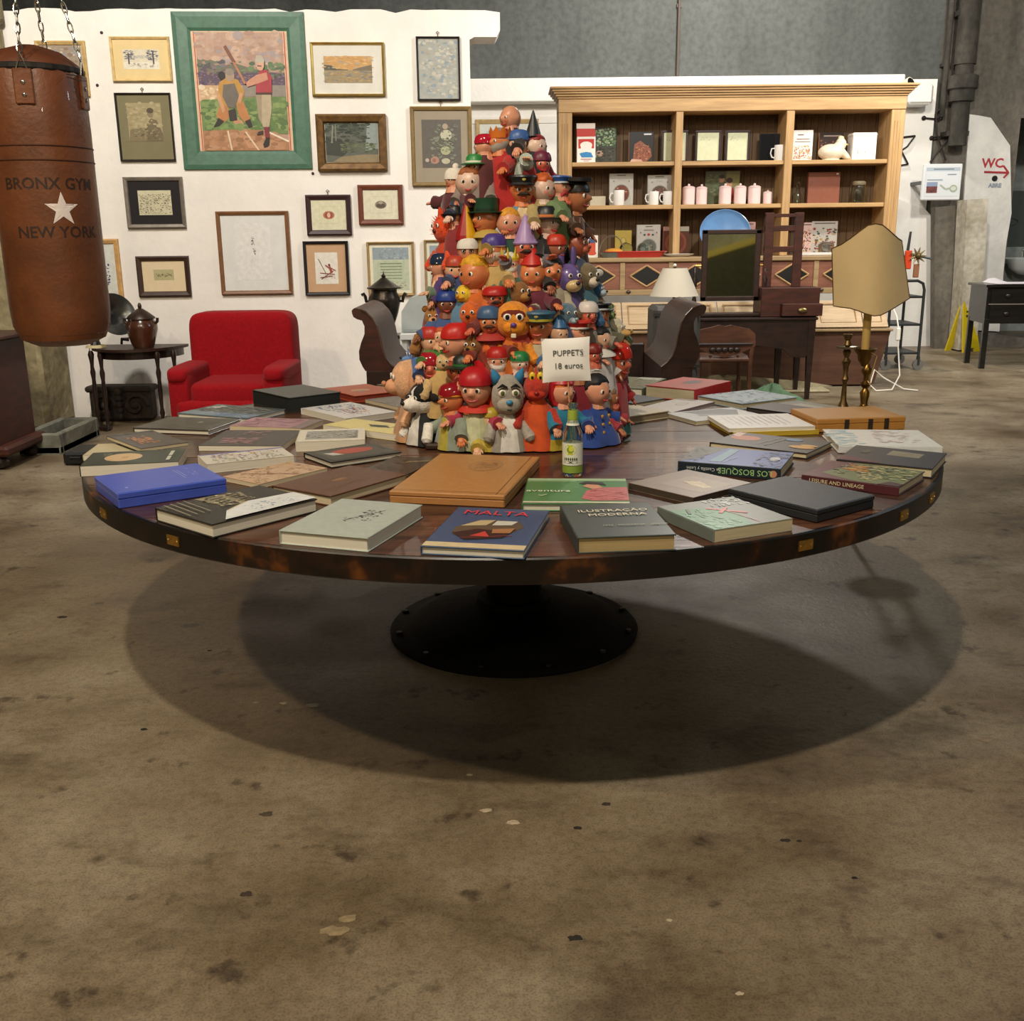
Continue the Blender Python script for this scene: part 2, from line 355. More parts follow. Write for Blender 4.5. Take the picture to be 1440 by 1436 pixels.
# ================================================================ the round table
TC = Vector((0.003, 3.73, 0)); TR = 1.478; TZ = .75
def wood(c1, c2, rough=.4, st=(1, 14, 14), sc=3, bump=.1, spec=.5, coat=0): return mat(c1, rough, 0, .0, sc, bump, spec, c2=c2, stretch=st, coat=coat)
T = thing('pedestal_table', 'huge round dark plank table on a black pedestal, covered with books', 'table', TC)
planks = [wood('#3a2118', '#5a3626', .34, coat=.25), wood('#33201a', '#523428', .36, coat=.25), wood('#452a1e', '#6a4530', .34, coat=.25)]
NP = 15; pw = 2*TR/NP; Ri = TR-.012
topd = MB().lathe([(0, TZ-.062), (Ri-.02, TZ-.062), (Ri-.02, TZ-.012), (0, TZ-.012)], 96).build('table_top', mat('#1a110c', .7), T)
for i in range(NP):
    y0 = -TR+i*pw+.0012; y1 = y0+pw-.0024; pts = []
    def hw(y): return math.sqrt(max(0, Ri*Ri-y*y))
    ys = [y0+(y1-y0)*k/10 for k in range(11)]
    pts = [(-hw(y), y) for y in ys]+[(hw(y), y) for y in ys[::-1]]
    clean = [p for k, p in enumerate(pts) if (Vector(p)-Vector(pts[k-1])).length > 1e-4]
    MB().prism(clean, TZ-.012, TZ-.0008*(i % 2)).build('plank', planks[(i*2+i//3) % 3], topd)
def rim_mat():
    M = bpy.data.materials.new('burnt_rim'); M.use_nodes = True; t = M.node_tree; L = t.links.new; b = t.nodes['Principled BSDF']; b.inputs['Roughness'].default_value = .35
    tc = nd(t, 'ShaderNodeTexCoord'); n = nd(t, 'ShaderNodeTexNoise'); n.inputs['Scale'].default_value = 9; n.inputs['Detail'].default_value = 5; L(tc.outputs['Object'], n.inputs['Vector'])
    r = nd(t, 'ShaderNodeValToRGB'); L(n.outputs[0], r.inputs[0]); e = r.color_ramp.elements; e.new(.6)
    for x, (p, c) in zip(e, ((.50, '#0e0a08'), (.60, '#2a1509'), (.72, '#6b3c14'))): x.position = p; x.color = (*lin(c), 1)
    L(r.outputs[0], b.inputs['Base Color']); return M
MB().lathe([(Ri, TZ-.066), (TR-.004, TZ-.066), (TR, TZ-.062), (TR, TZ-.004), (TR-.004, TZ), (Ri, TZ), (Ri, TZ-.066)], 160).build('rim', rim_mat(), T, smooth=True)
brass = mat('#c59a4e', .35, .9, var=.2, scale=60)
for px, py in ((150, 722), (255, 758), (1116, 762), (1252, 722), (1305, 700)):
    p = onz(px, py, TZ-.035)-TC; a = math.atan2(p.y, p.x)
    b = MB(); b.box(-.024, -.003, -.013, .024, .002, .013); b.ball((-.018, -.003, 0), .003, 6, 4); b.ball((.018, -.003, 0), .003, 6, 4)
    o = b.build('brass_plate', brass, T); o.location = (TR*math.cos(a), TR*math.sin(a), TZ-.033); o.rotation_euler = (0, 0, a+math.pi/2)
IRON = mat('#0b0a09', .75, 0, spec=.25, var=.3, scale=14, bump=.2)
MB().lathe([(.105, .10), (.105, .3), (.105, .60), (.14, .66), (.30, TZ-.09), (.30, TZ-.062)], 40).build('column', IRON, T, smooth=True)
bs = MB().lathe([(0, 0), (.475, 0), (.478, .012), (.468, .022), (.42, .026), (.40, .045), (.33, .075), (.22, .10), (.15, .115), (.14, .135), (0, .135)], 72).build('base', IRON, T, smooth=True)
bolt = None
for k in range(12):
    a = 2*math.pi*(k+.5)/12; q = (.448*math.cos(a), .448*math.sin(a), .024)
    if bolt is None: bolt = MB().lathe([(.014, 0), (.014, .006), (.011, .010), (0, .011)], 6).build('bolt', mat('#2a2622', .4, .7), bs, loc=q)
    else: share(bolt, 'bolt', bs, q)
# ================================================================ books on the table
PAGE = mat('#cfc3a2', .85, var=.22, scale=30, stretch=(.3, .3, 60)); PAGEW = mat('#ddd8c8', .85, var=.15, scale=30, stretch=(.3, .3, 60))
def rect_of(quad, z):
    P = [onz(a, b, z) for a, b in quad]; c = sum(P, Vector())/4
    ex = (P[1]-P[0])+(P[2]-P[3]); ey = (P[3]-P[0])+(P[2]-P[1])
    w = ex.length/2; h = ey.length/2
    a1 = math.atan2(ex.y, ex.x); a2 = math.atan2(ey.y, ey.x)-math.pi/2
    d = (a2-a1+math.pi) % (2*math.pi)-math.pi
    return c, w, h, a1+d/2
LAID = []
BOOKG = 'books laid out on the round table'
def book(quad, th, cover, label, items=(), spine='l', pages=None, zb=0, texts=(), soft=False, name='book', cat='book', rough=.45, box=False, back=None, swap=False):
    c, w, h, a = rect_of(quad, TZ+th+zb)
    t = thing(name, label, cat, (c.x, c.y, TZ+zb), a, BOOKG if cat == 'book' else None)
    cm = mat(cover, rough, var=.06, scale=25, bump=.05); hw, hh = w/2, h/2; ct = .0035 if not soft else .0012
    if box:
        MB().box(-hw, -hh, 0, hw, hh, th*.62, bev=.003).build('tray', cm, t)
        MB().box(-hw-.001, -hh-.001, th*.60, hw+.001, hh+.001, th, bev=.003).build('lid', cm, t)
    else:
        bk = mat(back, rough, var=.06) if back else cm
        MB().box(-hw, -hh, 0, hw, hh, ct, bev=.001).build('back_cover', bk, t)
        i = .004 if not soft else .001
        e = dict(l=(0, i, i, i), r=(i, 0, i, i), n=(i, i, 0, i), f=(i, i, i, 0))[spine]
        MB().box(-hw+e[0]+.002*(spine == 'l'), -hh+e[2]+.002*(spine == 'n'), ct, hw-e[1]-.002*(spine == 'r'), hh-e[3], th-ct).build('pages', pages or PAGE, t)
        MB().box(-hw, -hh, th-ct, hw, hh, th, bev=.001).build('front_cover', cm, t)
        s = MB(); r = .003
        if spine == 'l': s.box(-hw-.001, -hh, 0, -hw+.003, hh, th, bev=.0015)
        if spine == 'r': s.box(hw-.003, -hh, 0, hw+.001, hh, th, bev=.0015)
        if spine == 'n': s.box(-hw, -hh-.001, 0, hw, -hh+.003, th, bev=.0015)
        if spine == 'f': s.box(-hw, hh-.003, 0, hw, hh+.001, th, bev=.0015)
        s.build('spine', cm, t)
    if items:
        o = art(items, w*.985, h*.985, .00025).build('cover_print', VC(.35, .12, 40), t, fix=False); o.location = (0, 0, th)
    for (s, u, v, sz, col, rot) in texts:
        text('lettering', s, sz*h, mat(col, .5), t, ((u-.5)*w, (v-.5)*h, th+.003), (0, 0, math.radians(rot)), depth=.0002)
    LAID.append([t, w/2, h/2, zb, zb+th]); return t, w, h
def spine_text(b, s, size, col, u=0, th=.03, flip=True):
    t, w, h = b
    text('lettering', s, size, mat(col, .5), t, (u*w, -h/2-.0016, th/2), (math.pi/2, math.pi if flip else 0, 0), depth=.0003)
# --- left half
b1 = book([(167, 694), (316, 673), (279, 651), (131, 670)], .045, '#4a5fc4', 'glossy cobalt blue boxed book with pale lettering', [('r', 0, 0, 1, 1, '#4a60c8'), ('l', .70, .3, .70, .8, .002, '#a9b4ea'), ('l', .73, .4, .73, .75, .002, '#a9b4ea'), ('n', .79, .35, .86, .8, 14, .02, ['#c0c8f2', '#93a1e6'], 3), ('e', .12, .2, .015, .03, '#a9b4ea')], box=True, rough=.15)
book([(118, 651), (253, 648), (262, 628), (131, 635)], .035, '#26352c', 'dark green book with a cream oval on its cover, thick cream pages', [('r', 0, 0, 1, 1, '#2a3a31'), ('e', .38, .52, .2, .30, '#d8b98c'), ('e', .4, .5, .04, .08, '#c79a63'), ('n', .1, .6, .22, .85, 10, .03, ['#7c8a78', '#b3b6a0'], 2), ('r', .86, .15, .90, .45, '#d5d8cc'), ('r', .86, .5, .90, .85, '#d5d8cc')], pages=PAGEW, soft=True)
book([(121, 640), (215, 637), (232, 622), (134, 624)], .02, '#c9bf9f', 'cream paperback half hidden under a dark magazine', pages=PAGEW, soft=True)
book([(128, 617), (212, 629), (276, 624), (205, 609)], .012, '#3a3734', 'dark glossy magazine with an orange patch on its cover', [('r', 0, 0, 1, 1, '#4b4641'), ('n', .3, .2, .75, .6, 40, .08, ['#c98a5e', '#b9805c', '#7a6150'], 5), ('r', 0, 0, .08, 1, '#2a2a2e')], soft=True, zb=.028)  # orange dabs across the middle of the cover
book([(194, 601), (297, 606), (328, 591), (240, 584)], .02, '#3d3a34', 'dark grey-brown book with bright cream page edge', [('r', 0, 0, 1, 1, '#45423a'), ('n', .2, .1, .9, .9, 40, .06, ['#5a564c', '#37342e', '#6b665a'], 8), ('e', .62, .6, .03, .07, '#a8a593'), ('n', .75, .45, .95, .7, 8, .03, ['#8e8673'], 3)], pages=PAGEW, rough=.3)
book([(255, 581), (341, 588), (400, 576), (302, 567)], .022, '#6d8190', 'landscape photograph book in blue and grey beside the black case', [('r', 0, 0, 1, 1, '#4a5557'), ('r', 0, .0, 1, .35, '#7f95a8'), ('n', .1, .3, .9, .9, 70, .07, ['#8b9089', '#5d6a62', '#a5a89c', '#39454c'], 9), ('p', [(.05, .6), (.2, .55), (.24, .85), (.1, .9)], '#cfd3cc'), ('n', .5, .05, .95, .35, 16, .08, ['#8fb0d6', '#6d90bd'], 4)], pages=PAGEW)
book([(326, 599), (417, 602), (457, 591), (351, 586)], .02, '#b58a94', 'pink watercolour covered paperback', [('r', 0, 0, 1, 1, '#b98b97'), ('n', .05, .05, .8, .95, 40, .14, ['#c495a4', '#b27f8f', '#cba3a8', '#a4708a'], 6), ('r', .84, 0, 1, 1, '#8d7a76')], soft=True)
book([(285, 626), (410, 628), (424, 606), (326, 604)], .02, '#3f3b3a', 'charcoal magazine with pink patches on its cover', [('r', 0, 0, 1, 1, '#423d3c'), ('n', .15, .1, .6, .5, 30, .09, ['#a97f86', '#9b727c', '#8f6d74'], 7), ('n', .2, .65, .6, .95, 18, .07, ['#9c7a80', '#8a6c70'], 2)], pages=PAGEW, soft=True)  # pink dabs in two patches over the charcoal cover
book([(353, 548), (408, 560), (480, 551), (426, 541)], .065, '#2b302e', 'large black cloth slipcase with two pale spine lines', [('r', 0, 0, 1, 1, '#3a403d'), ('r', 0, .30, 1, .31, '#4d544f'), ('r', 0, .6, 1, .61, '#4d544f')], box=False, spine='l', pages=mat('#1e2221', .7))
book([(461, 545), (494, 559), (559, 549), (516, 540)], .03, '#c0532f', 'burnt orange hardback with a pale oval emblem', [('r', 0, 0, 1, 1, '#c65a37'), ('e', .55, .45, .13, .2, '#d9a472'), ('e', .62, .42, .07, .13, '#a8917a')], pages=mat('#8c3420', .7))
book([(426, 574), (484, 589), (557, 579), (492, 565)], .025, '#e7e4e2', 'white book with blue and orange flower painting', [('r', 0, 0, 1, 1, '#ecebea'), ('n', .1, .15, .6, .9, 46, .05, ['#5a6fb5', '#7688bd', '#3f4f96', '#9aa5cc'], 10), ('n', .4, .35, .75, .75, 20, .06, ['#d9864a', '#c4683a', '#8d6a8f'], 11), ('n', .65, .15, .95, .6, 12, .04, ['#9aa5cc', '#c9c6d2'], 13)], pages=PAGEW, soft=True)
book([(458, 599), (552, 612), (582, 605), (500, 586)], .025, '#e9dc8a', 'pale yellow book with a small black beetle-like drawing', [('r', 0, 0, 1, 1, '#eee094'), ('e', .55, .55, .13, .12, '#2d3230'), ('l', .38, .6, .72, .5, .006, '#3d403a'), ('l', .5, .35, .6, .75, .005, '#3d403a')], pages=PAGEW, soft=True)
book([(419, 621), (520, 619), (513, 602), (425, 605)], .035, '#e6e0cd', 'thick white paperback with a black and white photograph', [('r', 0, 0, 1, 1, '#e9e4d4'), ('r', .12, .14, .9, .84, '#a9aaa4'), ('n', .14, .2, .88, .8, 60, .05, ['#3c3e3d', '#6f716e', '#cfd0ca', '#e3e3de'], 14)], pages=PAGEW, soft=True)
book([(431, 637), (467, 652), (568, 636), (525, 624)], .02, '#1f201d', 'black striped book with a red dome picture', [('r', 0, 0, 1, 1, '#262723'), ('r', .12, .1, .62, .9, '#4a4a44'), ('e', .37, .55, .2, .3, '#b5402e'), ('p', [(.3, .15), (.55, .2), (.6, .35), (.35, .28)], '#c9cbc4')]+[('r', .66+k*.05, .06, .675+k*.05, .94, '#77766c') for k in range(6)], pages=PAGEW)
book([(276, 641), (293, 653), (410, 641), (399, 628)], .03, '#d8d2c6', 'white book with coloured comic pictures and a purple band', [('r', 0, 0, 1, 1, '#d9d6cc'), ('r', 0, 0, .1, 1, '#6a66ad'), ('n', .15, .1, .6, .9, 50, .05, ['#c77a5b', '#8380bd', '#d6b089', '#b8a5c4', '#c8c4b5'], 15), ('n', .6, .1, .95, .9, 36, .06, ['#a9a893', '#c4c1ad', '#8d9385', '#d8d6c4'], 16)], pages=PAGEW, soft=True)
book([(310, 670), (367, 681), (459, 658), (411, 649)], .014, '#c5a384', 'thin beige paisley patterned booklet', [('r', 0, 0, 1, 1, '#cbab8b'), ('n', .02, .02, .98, .98, 110, .045, ['#d8bb9b', '#b58c73', '#c49a80', '#dcc3a3'], 17), ('l', .1, .2, .95, .6, .012, '#9c7563')], soft=True)
b16 = book([(210, 717), (305, 735), (441, 704), (370, 680)], .036, '#23211d', 'black book with a white town facade and a white map corner', [('r', 0, 0, 1, 1, '#25231f'), ('p', [(.0, .35), (.45, .38), (.62, .62), (.1, .75)], '#8f876f'), ('n', .05, .35, .5, .7, 40, .05, ['#c2b894', '#6e6753', '#a59b7d', '#37332a'], 18)]+[('r', .06+.09*k, .42, .09+.09*k, .52, '#2e2a22') for k in range(5)]+[('r', .12+.09*k, .58, .15+.09*k, .68, '#2e2a22') for k in range(5)]+[('l', .02, .06+.06*k, .6, .02+.06*k, .004, '#8b8470') for k in range(4)]+[('p', [(.55, .55), (.72, .28), (1, .12), (1, 1), (.62, 1)], '#dfe4e6'), ('n', .68, .45, .92, .85, 20, .03, ['#9db7cc', '#7f98ad', '#b8c9d4'], 19), ('l', .56, .56, .72, .29, .004, '#c9b98e')], pages=PAGEW)
book([(382, 682), (465, 699), (573, 666), (492, 655)], .03, '#5a3524', 'old brown leather hardback with faint gilt stamp', [('r', 0, 0, 1, 1, '#613a27'), ('e', .47, .5, .05, .09, '#8d6237'), ('n', .3, .3, .36, .75, 16, .025, ['#7d5430', '#8d6237'], 20), ('l', .72, .2, .72, .85, .003, '#7a5231')])
book([(391, 746), (516, 756), (596, 710), (481, 701)], .036, '#a9b4ab', 'pale grey-blue linen hardback with a black leaf motif', [('r', 0, 0, 1, 1, '#aeb8b1'), ('n', .5, .42, .74, .72, 22, .03, ['#3c4440', '#59625c', '#2d3431'], 21), ('l', .46, .38, .72, .75, .003, '#3c4440'), ('n', .42, .36, .52, .46, 6, .022, ['#3c4440'], 22)], pages=PAGEW)
book([(497, 656), (566, 666), (613, 641), (552, 641)], .011, '#3b2e25', 'thin dark brown album with a pale streak, tucked under the cardboard folder', [('r', 0, 0, 1, 1, '#443529'), ('n', .1, .1, .9, .9, 40, .06, ['#54453a', '#3a2c22', '#62533f'], 23), ('p', [(.4, .55), (.85, .8), (.95, .9), (.5, .72)], '#8a7d5f')])
book([(546, 689), (706, 698), (762, 641), (620, 639)], .036, '#b07c46', 'large tan cardboard presentation box with a printed round seal', [('r', 0, 0, 1, 1, '#b98750'), ('e', .58, .70, .16, .16, '#9a7c60'), ('e', .58, .70, .148, .147, '#b3834f'), ('n', .48, .62, .68, .79, 24, .03, ['#a07c5c', '#94745a', '#ab8459'], 24), ('l', .0, .03, 1, .03, .002, '#8a5c30'), ('l', .93, 0, .93, 1, .002, '#94663a')], box=True, name='presentation_box', cat='box', rough=.55)
# --- right half
b = book([(591, 771), (737, 776), (774, 721), (644, 714)], .022, '#2f4a6c', 'blue travel book with MALTA in red and a painted boat', [('r', 0, 0, 1, 1, '#37557c'), ('r', 0, 0, 1, .10, '#d3c39c'), ('p', [(.16, .46), (.32, .64), (.55, .68), (.78, .66), (.86, .52), (.72, .28), (.34, .2), (.18, .3)], '#5c5242'), ('p', [(.2, .5), (.36, .66), (.52, .68), (.46, .54)], '#c3b48d'), ('p', [(.54, .66), (.76, .66), (.72, .56), (.52, .54)], '#cfd0c6'), ('p', [(.18, .32), (.4, .44), (.66, .40), (.8, .46), (.72, .24), (.36, .16)], '#2b2224'), ('p', [(.38, .26), (.5, .38), (.58, .26)], '#c8463f'), ('p', [(.56, .44), (.78, .48), (.76, .36), (.58, .34)], '#a9774f'), ('l', .3, .2, .8, .3, .004, '#8f3d3a')], texts=[('MALTA', .47, .84, .15, '#d8414f', 0)], pages=PAGEW)
b22 = book([(813, 757), (951, 751), (912, 707), (787, 710)], .04, '#35403f', 'thick dark slate hardback lettered ILUSTRACAO MODERNA in white', [('r', 0, 0, 1, 1, '#3a4746')], texts=[('ILUSTRAÇÃO', .53, .74, .10, '#ded8bd', 0), ('MODERNA', .55, .61, .10, '#ded8bd', 0), ('1926 · MODERNA · LISBOA', .66, .29, .045, '#a5a896', 0)], pages=mat('#b59f70', .85, var=.2, scale=30, stretch=(.3, .3, 60)))
book([(732, 710), (885, 707), (884, 674), (746, 672)], .022, '#3f7a4a', 'green book with a dark-haired woman in a pink dress', [('r', 0, 0, 1, 1, '#4b8753'), ('r', 0, .9, 1, 1, '#a3c69c'), ('r', 0, .84, .5, .88, '#79a878'), ('p', [(.55, .18), (.6, .5), (.78, .62), (1, .64), (1, .12), (.66, .1)], '#c56a6c'), ('n', .62, .15, .98, .55, 26, .05, ['#d28583', '#b45a60', '#cf7775'], 25), ('p', [(.56, .66), (.6, .74), (.72, .72), (.76, .6), (.66, .54)], '#d59a78'), ('p', [(.52, .78), (.6, .86), (.76, .82), (.8, .7), (.7, .74), (.58, .74)], '#20211f'), ('r', 0, 0, 1, .05, '#d7d8bd')], texts=[('aventura', .23, .45, .12, '#d9e0c8', 0), ('✓', .18, .28, .12, '#d9e0c8', 0)], pages=PAGEW)
book([(886, 679), (975, 701), (1051, 679), (965, 659)], .02, '#7b6a58', 'taupe booklet with a pale printed figure in a framed panel', [('r', 0, 0, 1, 1, '#87776a'), ('p', [(.28, .2), (.92, .22), (.9, .78), (.3, .78)], '#948373'), ('p', [(.4, .5), (.55, .62), (.84, .5), (.8, .4), (.6, .42)], '#c9b896'), ('n', .42, .45, .8, .58, 12, .03, ['#d8c9a2', '#b9a583'], 26)], soft=True, pages=mat('#3f3328', .8))
b25 = book([(929, 713), (1004, 747), (1109, 729), (1031, 697)], .032, '#6a7570', 'grey and green softcover with a red propeller on its cover', [('r', 0, 0, 1, 1, '#6d7570'), ('p', [(.2, 0), (1, 0), (1, .5), (.6, .62), (.25, .42)], '#3f7f55'), ('n', .3, .05, .95, .45, 24, .09, ['#4b8d60', '#387650', '#5f9c70'], 27), ('n', 0, .5, .3, 1, 26, .06, ['#c9cfcd', '#a9b1ae', '#8d9693'], 28), ('l', .3, .42, .62, .72, .012, '#c14a4a'), ('l', .36, .64, .52, .44, .01, '#c14a4a'), ('l', .45, .55, .95, .62, .003, '#b86b66'), ('l', .25, .2, .42, .12, .008, '#26352e')], spine='n', pages=PAGE, soft=True)
book([(1024, 687), (1149, 717), (1230, 696), (1105, 669)], .036, '#23272c', 'plain black flat box at the table edge', [], box=True, name='flat_box', cat='box', rough=.5)
b27 = book([(953, 648), (1097, 660), (1119, 636), (981, 628)], .036, '#1d2a33', 'blue forest book lettered LOS BOSQUES along the spine', [('r', 0, 0, 1, 1, '#3d5aa8'), ('p', [(0, 0), (.0, 1), (.32, 1), (.24, .6), (.12, .2)], '#45453f'), ('n', .02, .1, .2, .95, 18, .04, ['#565449', '#3a3b36'], 29), ('p', [(.28, .12), (.4, .12), (.46, .92), (.36, .92)], '#5f8fa8'), ('n', .72, .05, .99, .9, 46, .04, ['#2c2e2f', '#4a4a4c', '#1f2123', '#6b6c70'], 30), ('e', .88, .5, .05, .12, '#b9c0c8'), ('l', .42, .1, .52, .5, .002, '#8fa8d8')], spine='n', pages=PAGE)
spine_text(b27, 'LOS BOSQUES', .026, '#9ecf8a', .16, .036); spine_text(b27, 'de Castilla y León', .015, '#cfd6d8', -.24, .036)
t, w, h = b27; MB().lathe([(.011, 0), (.011, .0008), (0, .0008)], 16).build('publisher_mark', mat('#c98a6d', .5), t, loc=(w*.43, -h/2-.0008, .018)).rotation_euler = (math.pi/2, 0, 0)
book([(1015, 618), (1137, 641), (1157, 620), (1036, 605)], .02, '#22211f', 'black book with orange and yellow goldfish', [('r', 0, 0, 1, 1, '#2a2826'), ('e', .2, .6, .16, .18, '#c0673a'), ('p', [(.02, .7), (.12, .62), (.1, .95), (.0, .95)], '#d8b4a8'), ('l', .42, .25, .5, .85, .008, '#6f6a52'), ('l', .52, .2, .58, .8, .006, '#6f6a52'), ('e', .66, .82, .09, .1, '#5b7fa8'), ('e', .86, .35, .13, .11, '#d29a2e'), ('e', .9, .5, .09, .06, '#d8a63a')], pages=PAGE)
book([(999, 590), (1030, 608), (1143, 603), (1112, 585)], .016, '#c9ab2c', 'yellow edged book lying under a printed white sheet stack', pages=mat('#c4a72e', .8), soft=True)
book([(998, 585), (1025, 604), (1141, 599), (1112, 581)], .014, '#e9e8e6', 'white magazine printed with faint lines of text', [('r', 0, 0, 1, 1, '#efefee')]+[('l', .15+.0*k, .12+.075*k, .75+.1*((k*7) % 3)/2, .12+.075*k, .0025, '#b9bcc2') for k in range(10)], zb=.016, soft=True, pages=PAGEW, swap=True)
book([(963, 579), (1003, 591), (1092, 581), (1050, 570)], .015, '#c8cdd2', 'pale book with a grey mountain photograph', [('r', 0, 0, 1, 1, '#dfe3e6'), ('p', [(.05, .2), (.45, .35), (.75, .75), (.3, .95), (.05, .8)], '#7e8790'), ('p', [(.35, .3), (.7, .7), (.6, .25)], '#a5adb5')], pages=PAGE, soft=True)
book([(1169, 589), (1284, 584), (1249, 569), (1131, 574)], .05, '#b5803c', 'thick honey coloured leather album with black tape stains on its side', [('r', 0, 0, 1, 1, '#c08b45')], box=True, name='leather_album', cat='album')
t = bpy.data.objects['leather_album']; w = (onz(1284, 584, .8)-onz(1169, 589, .8)).length
for u in (-.2, .08, .27): MB().box(w*u, 0, .006, w*u+.018, .001, .046).build('tape_strip', mat('#2c2318', .6, var=.4, scale=50), t).location = (0, -rect_of([(1169, 589), (1284, 584), (1249, 569), (1131, 574)], .8)[2]/2-.0022, 0)
book([(1173, 631), (1315, 628), (1296, 606), (1164, 606)], .026, '#d9dfe2', 'white watercolour book with pale blue wash at one end', [('r', 0, 0, 1, 1, '#e9ecec'), ('n', .0, .0, .25, .95, 26, .09, ['#bcd8e3', '#cfe3ea', '#a5cbdb'], 31), ('n', .45, .2, .85, .9, 26, .07, ['#e2d6d4', '#d3c4c4', '#e6dedb'], 32)], spine='n', pages=PAGEW)
book([(1171, 645), (1307, 656), (1330, 636), (1203, 624)], .03, '#23252f', 'dark navy hardback with a small pale picture panel', [('r', 0, 0, 1, 1, '#2c2f3b'), ('p', [(.42, .55), (.78, .5), (.8, .78), (.44, .85)], '#8f8a74'), ('n', .46, .58, .76, .76, 10, .03, ['#b3aa88', '#77745f'], 33), ('e', .18, .65, .05, .12, '#4e4a48'), ('p', [(0, 0), (.5, 0), (.3, .12), (.0, .3)], '#5a2438')], pages=PAGE)
b33 = book([(1137, 665), (1261, 688), (1304, 661), (1164, 648)], .026, '#4f2229', 'maroon garden book with orange and cream flowers on its cover', [('r', 0, 0, 1, 1, '#5d2733'), ('p', [(.12, .25), (.3, 1), (1, 1), (1, 0), (.55, .02)], '#69764e'), ('n', .2, .3, .98, .95, 80, .06, ['#9aa06a', '#4d6142', '#c9c08c', '#39503a', '#d8cf9f'], 34), ('n', .28, .55, .5, .9, 22, .07, ['#d98a2e', '#e09a3c', '#c9761f'], 35), ('n', .5, .12, .7, .5, 14, .05, ['#e2d7a8', '#d3c58c'], 36), ('p', [(.78, 0), (.86, .2), (1, .15), (1, 0)], '#3b1a1e')], spine='n', pages=PAGE)
spine_text(b33, 'LEISURE AND LINEAGE', .016, '#d9cfa6', -.13, .026, False)
book([(938, 543), (998, 550), (1054, 537), (978, 531)], .055, '#c22a2c', 'thick bright red hardback with a dark crest on its cover', [('r', 0, 0, 1, 1, '#cf3a38'), ('e', .5, .6, .16, .2, '#8b3d47'), ('e', .5, .6, .1, .13, '#5d4a5c')], spine='r', pages=PAGE)
book([(868, 543), (924, 547), (952, 533), (874, 527)], .042, '#5d6a55', 'green landscape covered hardback behind the puppets', [('r', 0, 0, 1, 1, '#7a805f'), ('n', .05, .1, .95, .9, 60, .07, ['#8d8f68', '#6b7556', '#b08a5c', '#a7a283'], 37), ('p', [(.5, .8), (.95, .8), (.95, 1), (.5, 1)], '#c9cdc2')], spine='r', pages=PAGEW)
book([(866, 556), (895, 569), (914, 557), (885, 549)], .02, '#2a303c', 'small navy book behind the cream hardback', pages=PAGE)
book([(868, 592), (929, 575), (897, 566), (840, 580)], .03, '#cbbd9f', 'plain cream hardback with tan page block', [('r', 0, 0, 1, 1, '#e2d9c3')], pages=mat('#8f7f66', .8))
book([(924, 577), (951, 582), (1015, 567), (950, 559)], .014, '#dcd3d0', 'white booklet with a faint pink oval', [('r', 0, 0, 1, 1, '#e9e3e1'), ('e', .55, .6, .12, .14, '#cdbabd'), ('e', .55, .6, .1, .11, '#e3dad9')], pages=mat('#8d7d7b', .8), soft=True)
book([(1023, 554), (1072, 564), (1139, 555), (1082, 542)], .026, '#a9c3d3', 'pale blue book with a wave photograph', [('r', 0, 0, 1, 1, '#b7cfdc'), ('n', .03, .03, .97, .97, 50, .07, ['#d8e4ea', '#8fb1c7', '#c3d7e1', '#7fa3bb'], 38)], pages=PAGE)
book([(1062, 571), (1112, 582), (1133, 573), (1084, 563)], .03, '#1b1d22', 'black glittering notebook beside the pale wave photograph book', [('r', 0, 0, 1, 1, '#24272c'), ('n', .05, .05, .95, .95, 40, .014, ['#8f96a0', '#5a616b', '#b9c0c8'], 39)], pages=mat('#3a3330', .8), rough=.25)
book([(1090, 561), (1150, 572), (1192, 565), (1122, 556)], .014, '#7f7e74', 'grey album with a pale panel near the brass candlestick', [('r', 0, 0, 1, 1, '#85847b'), ('p', [(.3, .3), (.8, .3), (.8, .7), (.3, .7)], '#a9a99b')])
book([(523, 561), (562, 576), (606, 569), (560, 556)], .016, '#9b8f82', 'grey patterned booklet half hidden by the pig puppet', [('r', 0, 0, 1, 1, '#8b8179'), ('n', .05, .05, .95, .95, 30, .06, ['#a79d94', '#6f665f', '#b9b0a6'], 40)], soft=True)
book([(541, 540), (566, 546), (590, 540), (560, 534)], .03, '#6d5c4a', 'small brown book with cream pages behind the orange hardback', [('r', 0, 0, 1, 1, '#5a4c3e')])
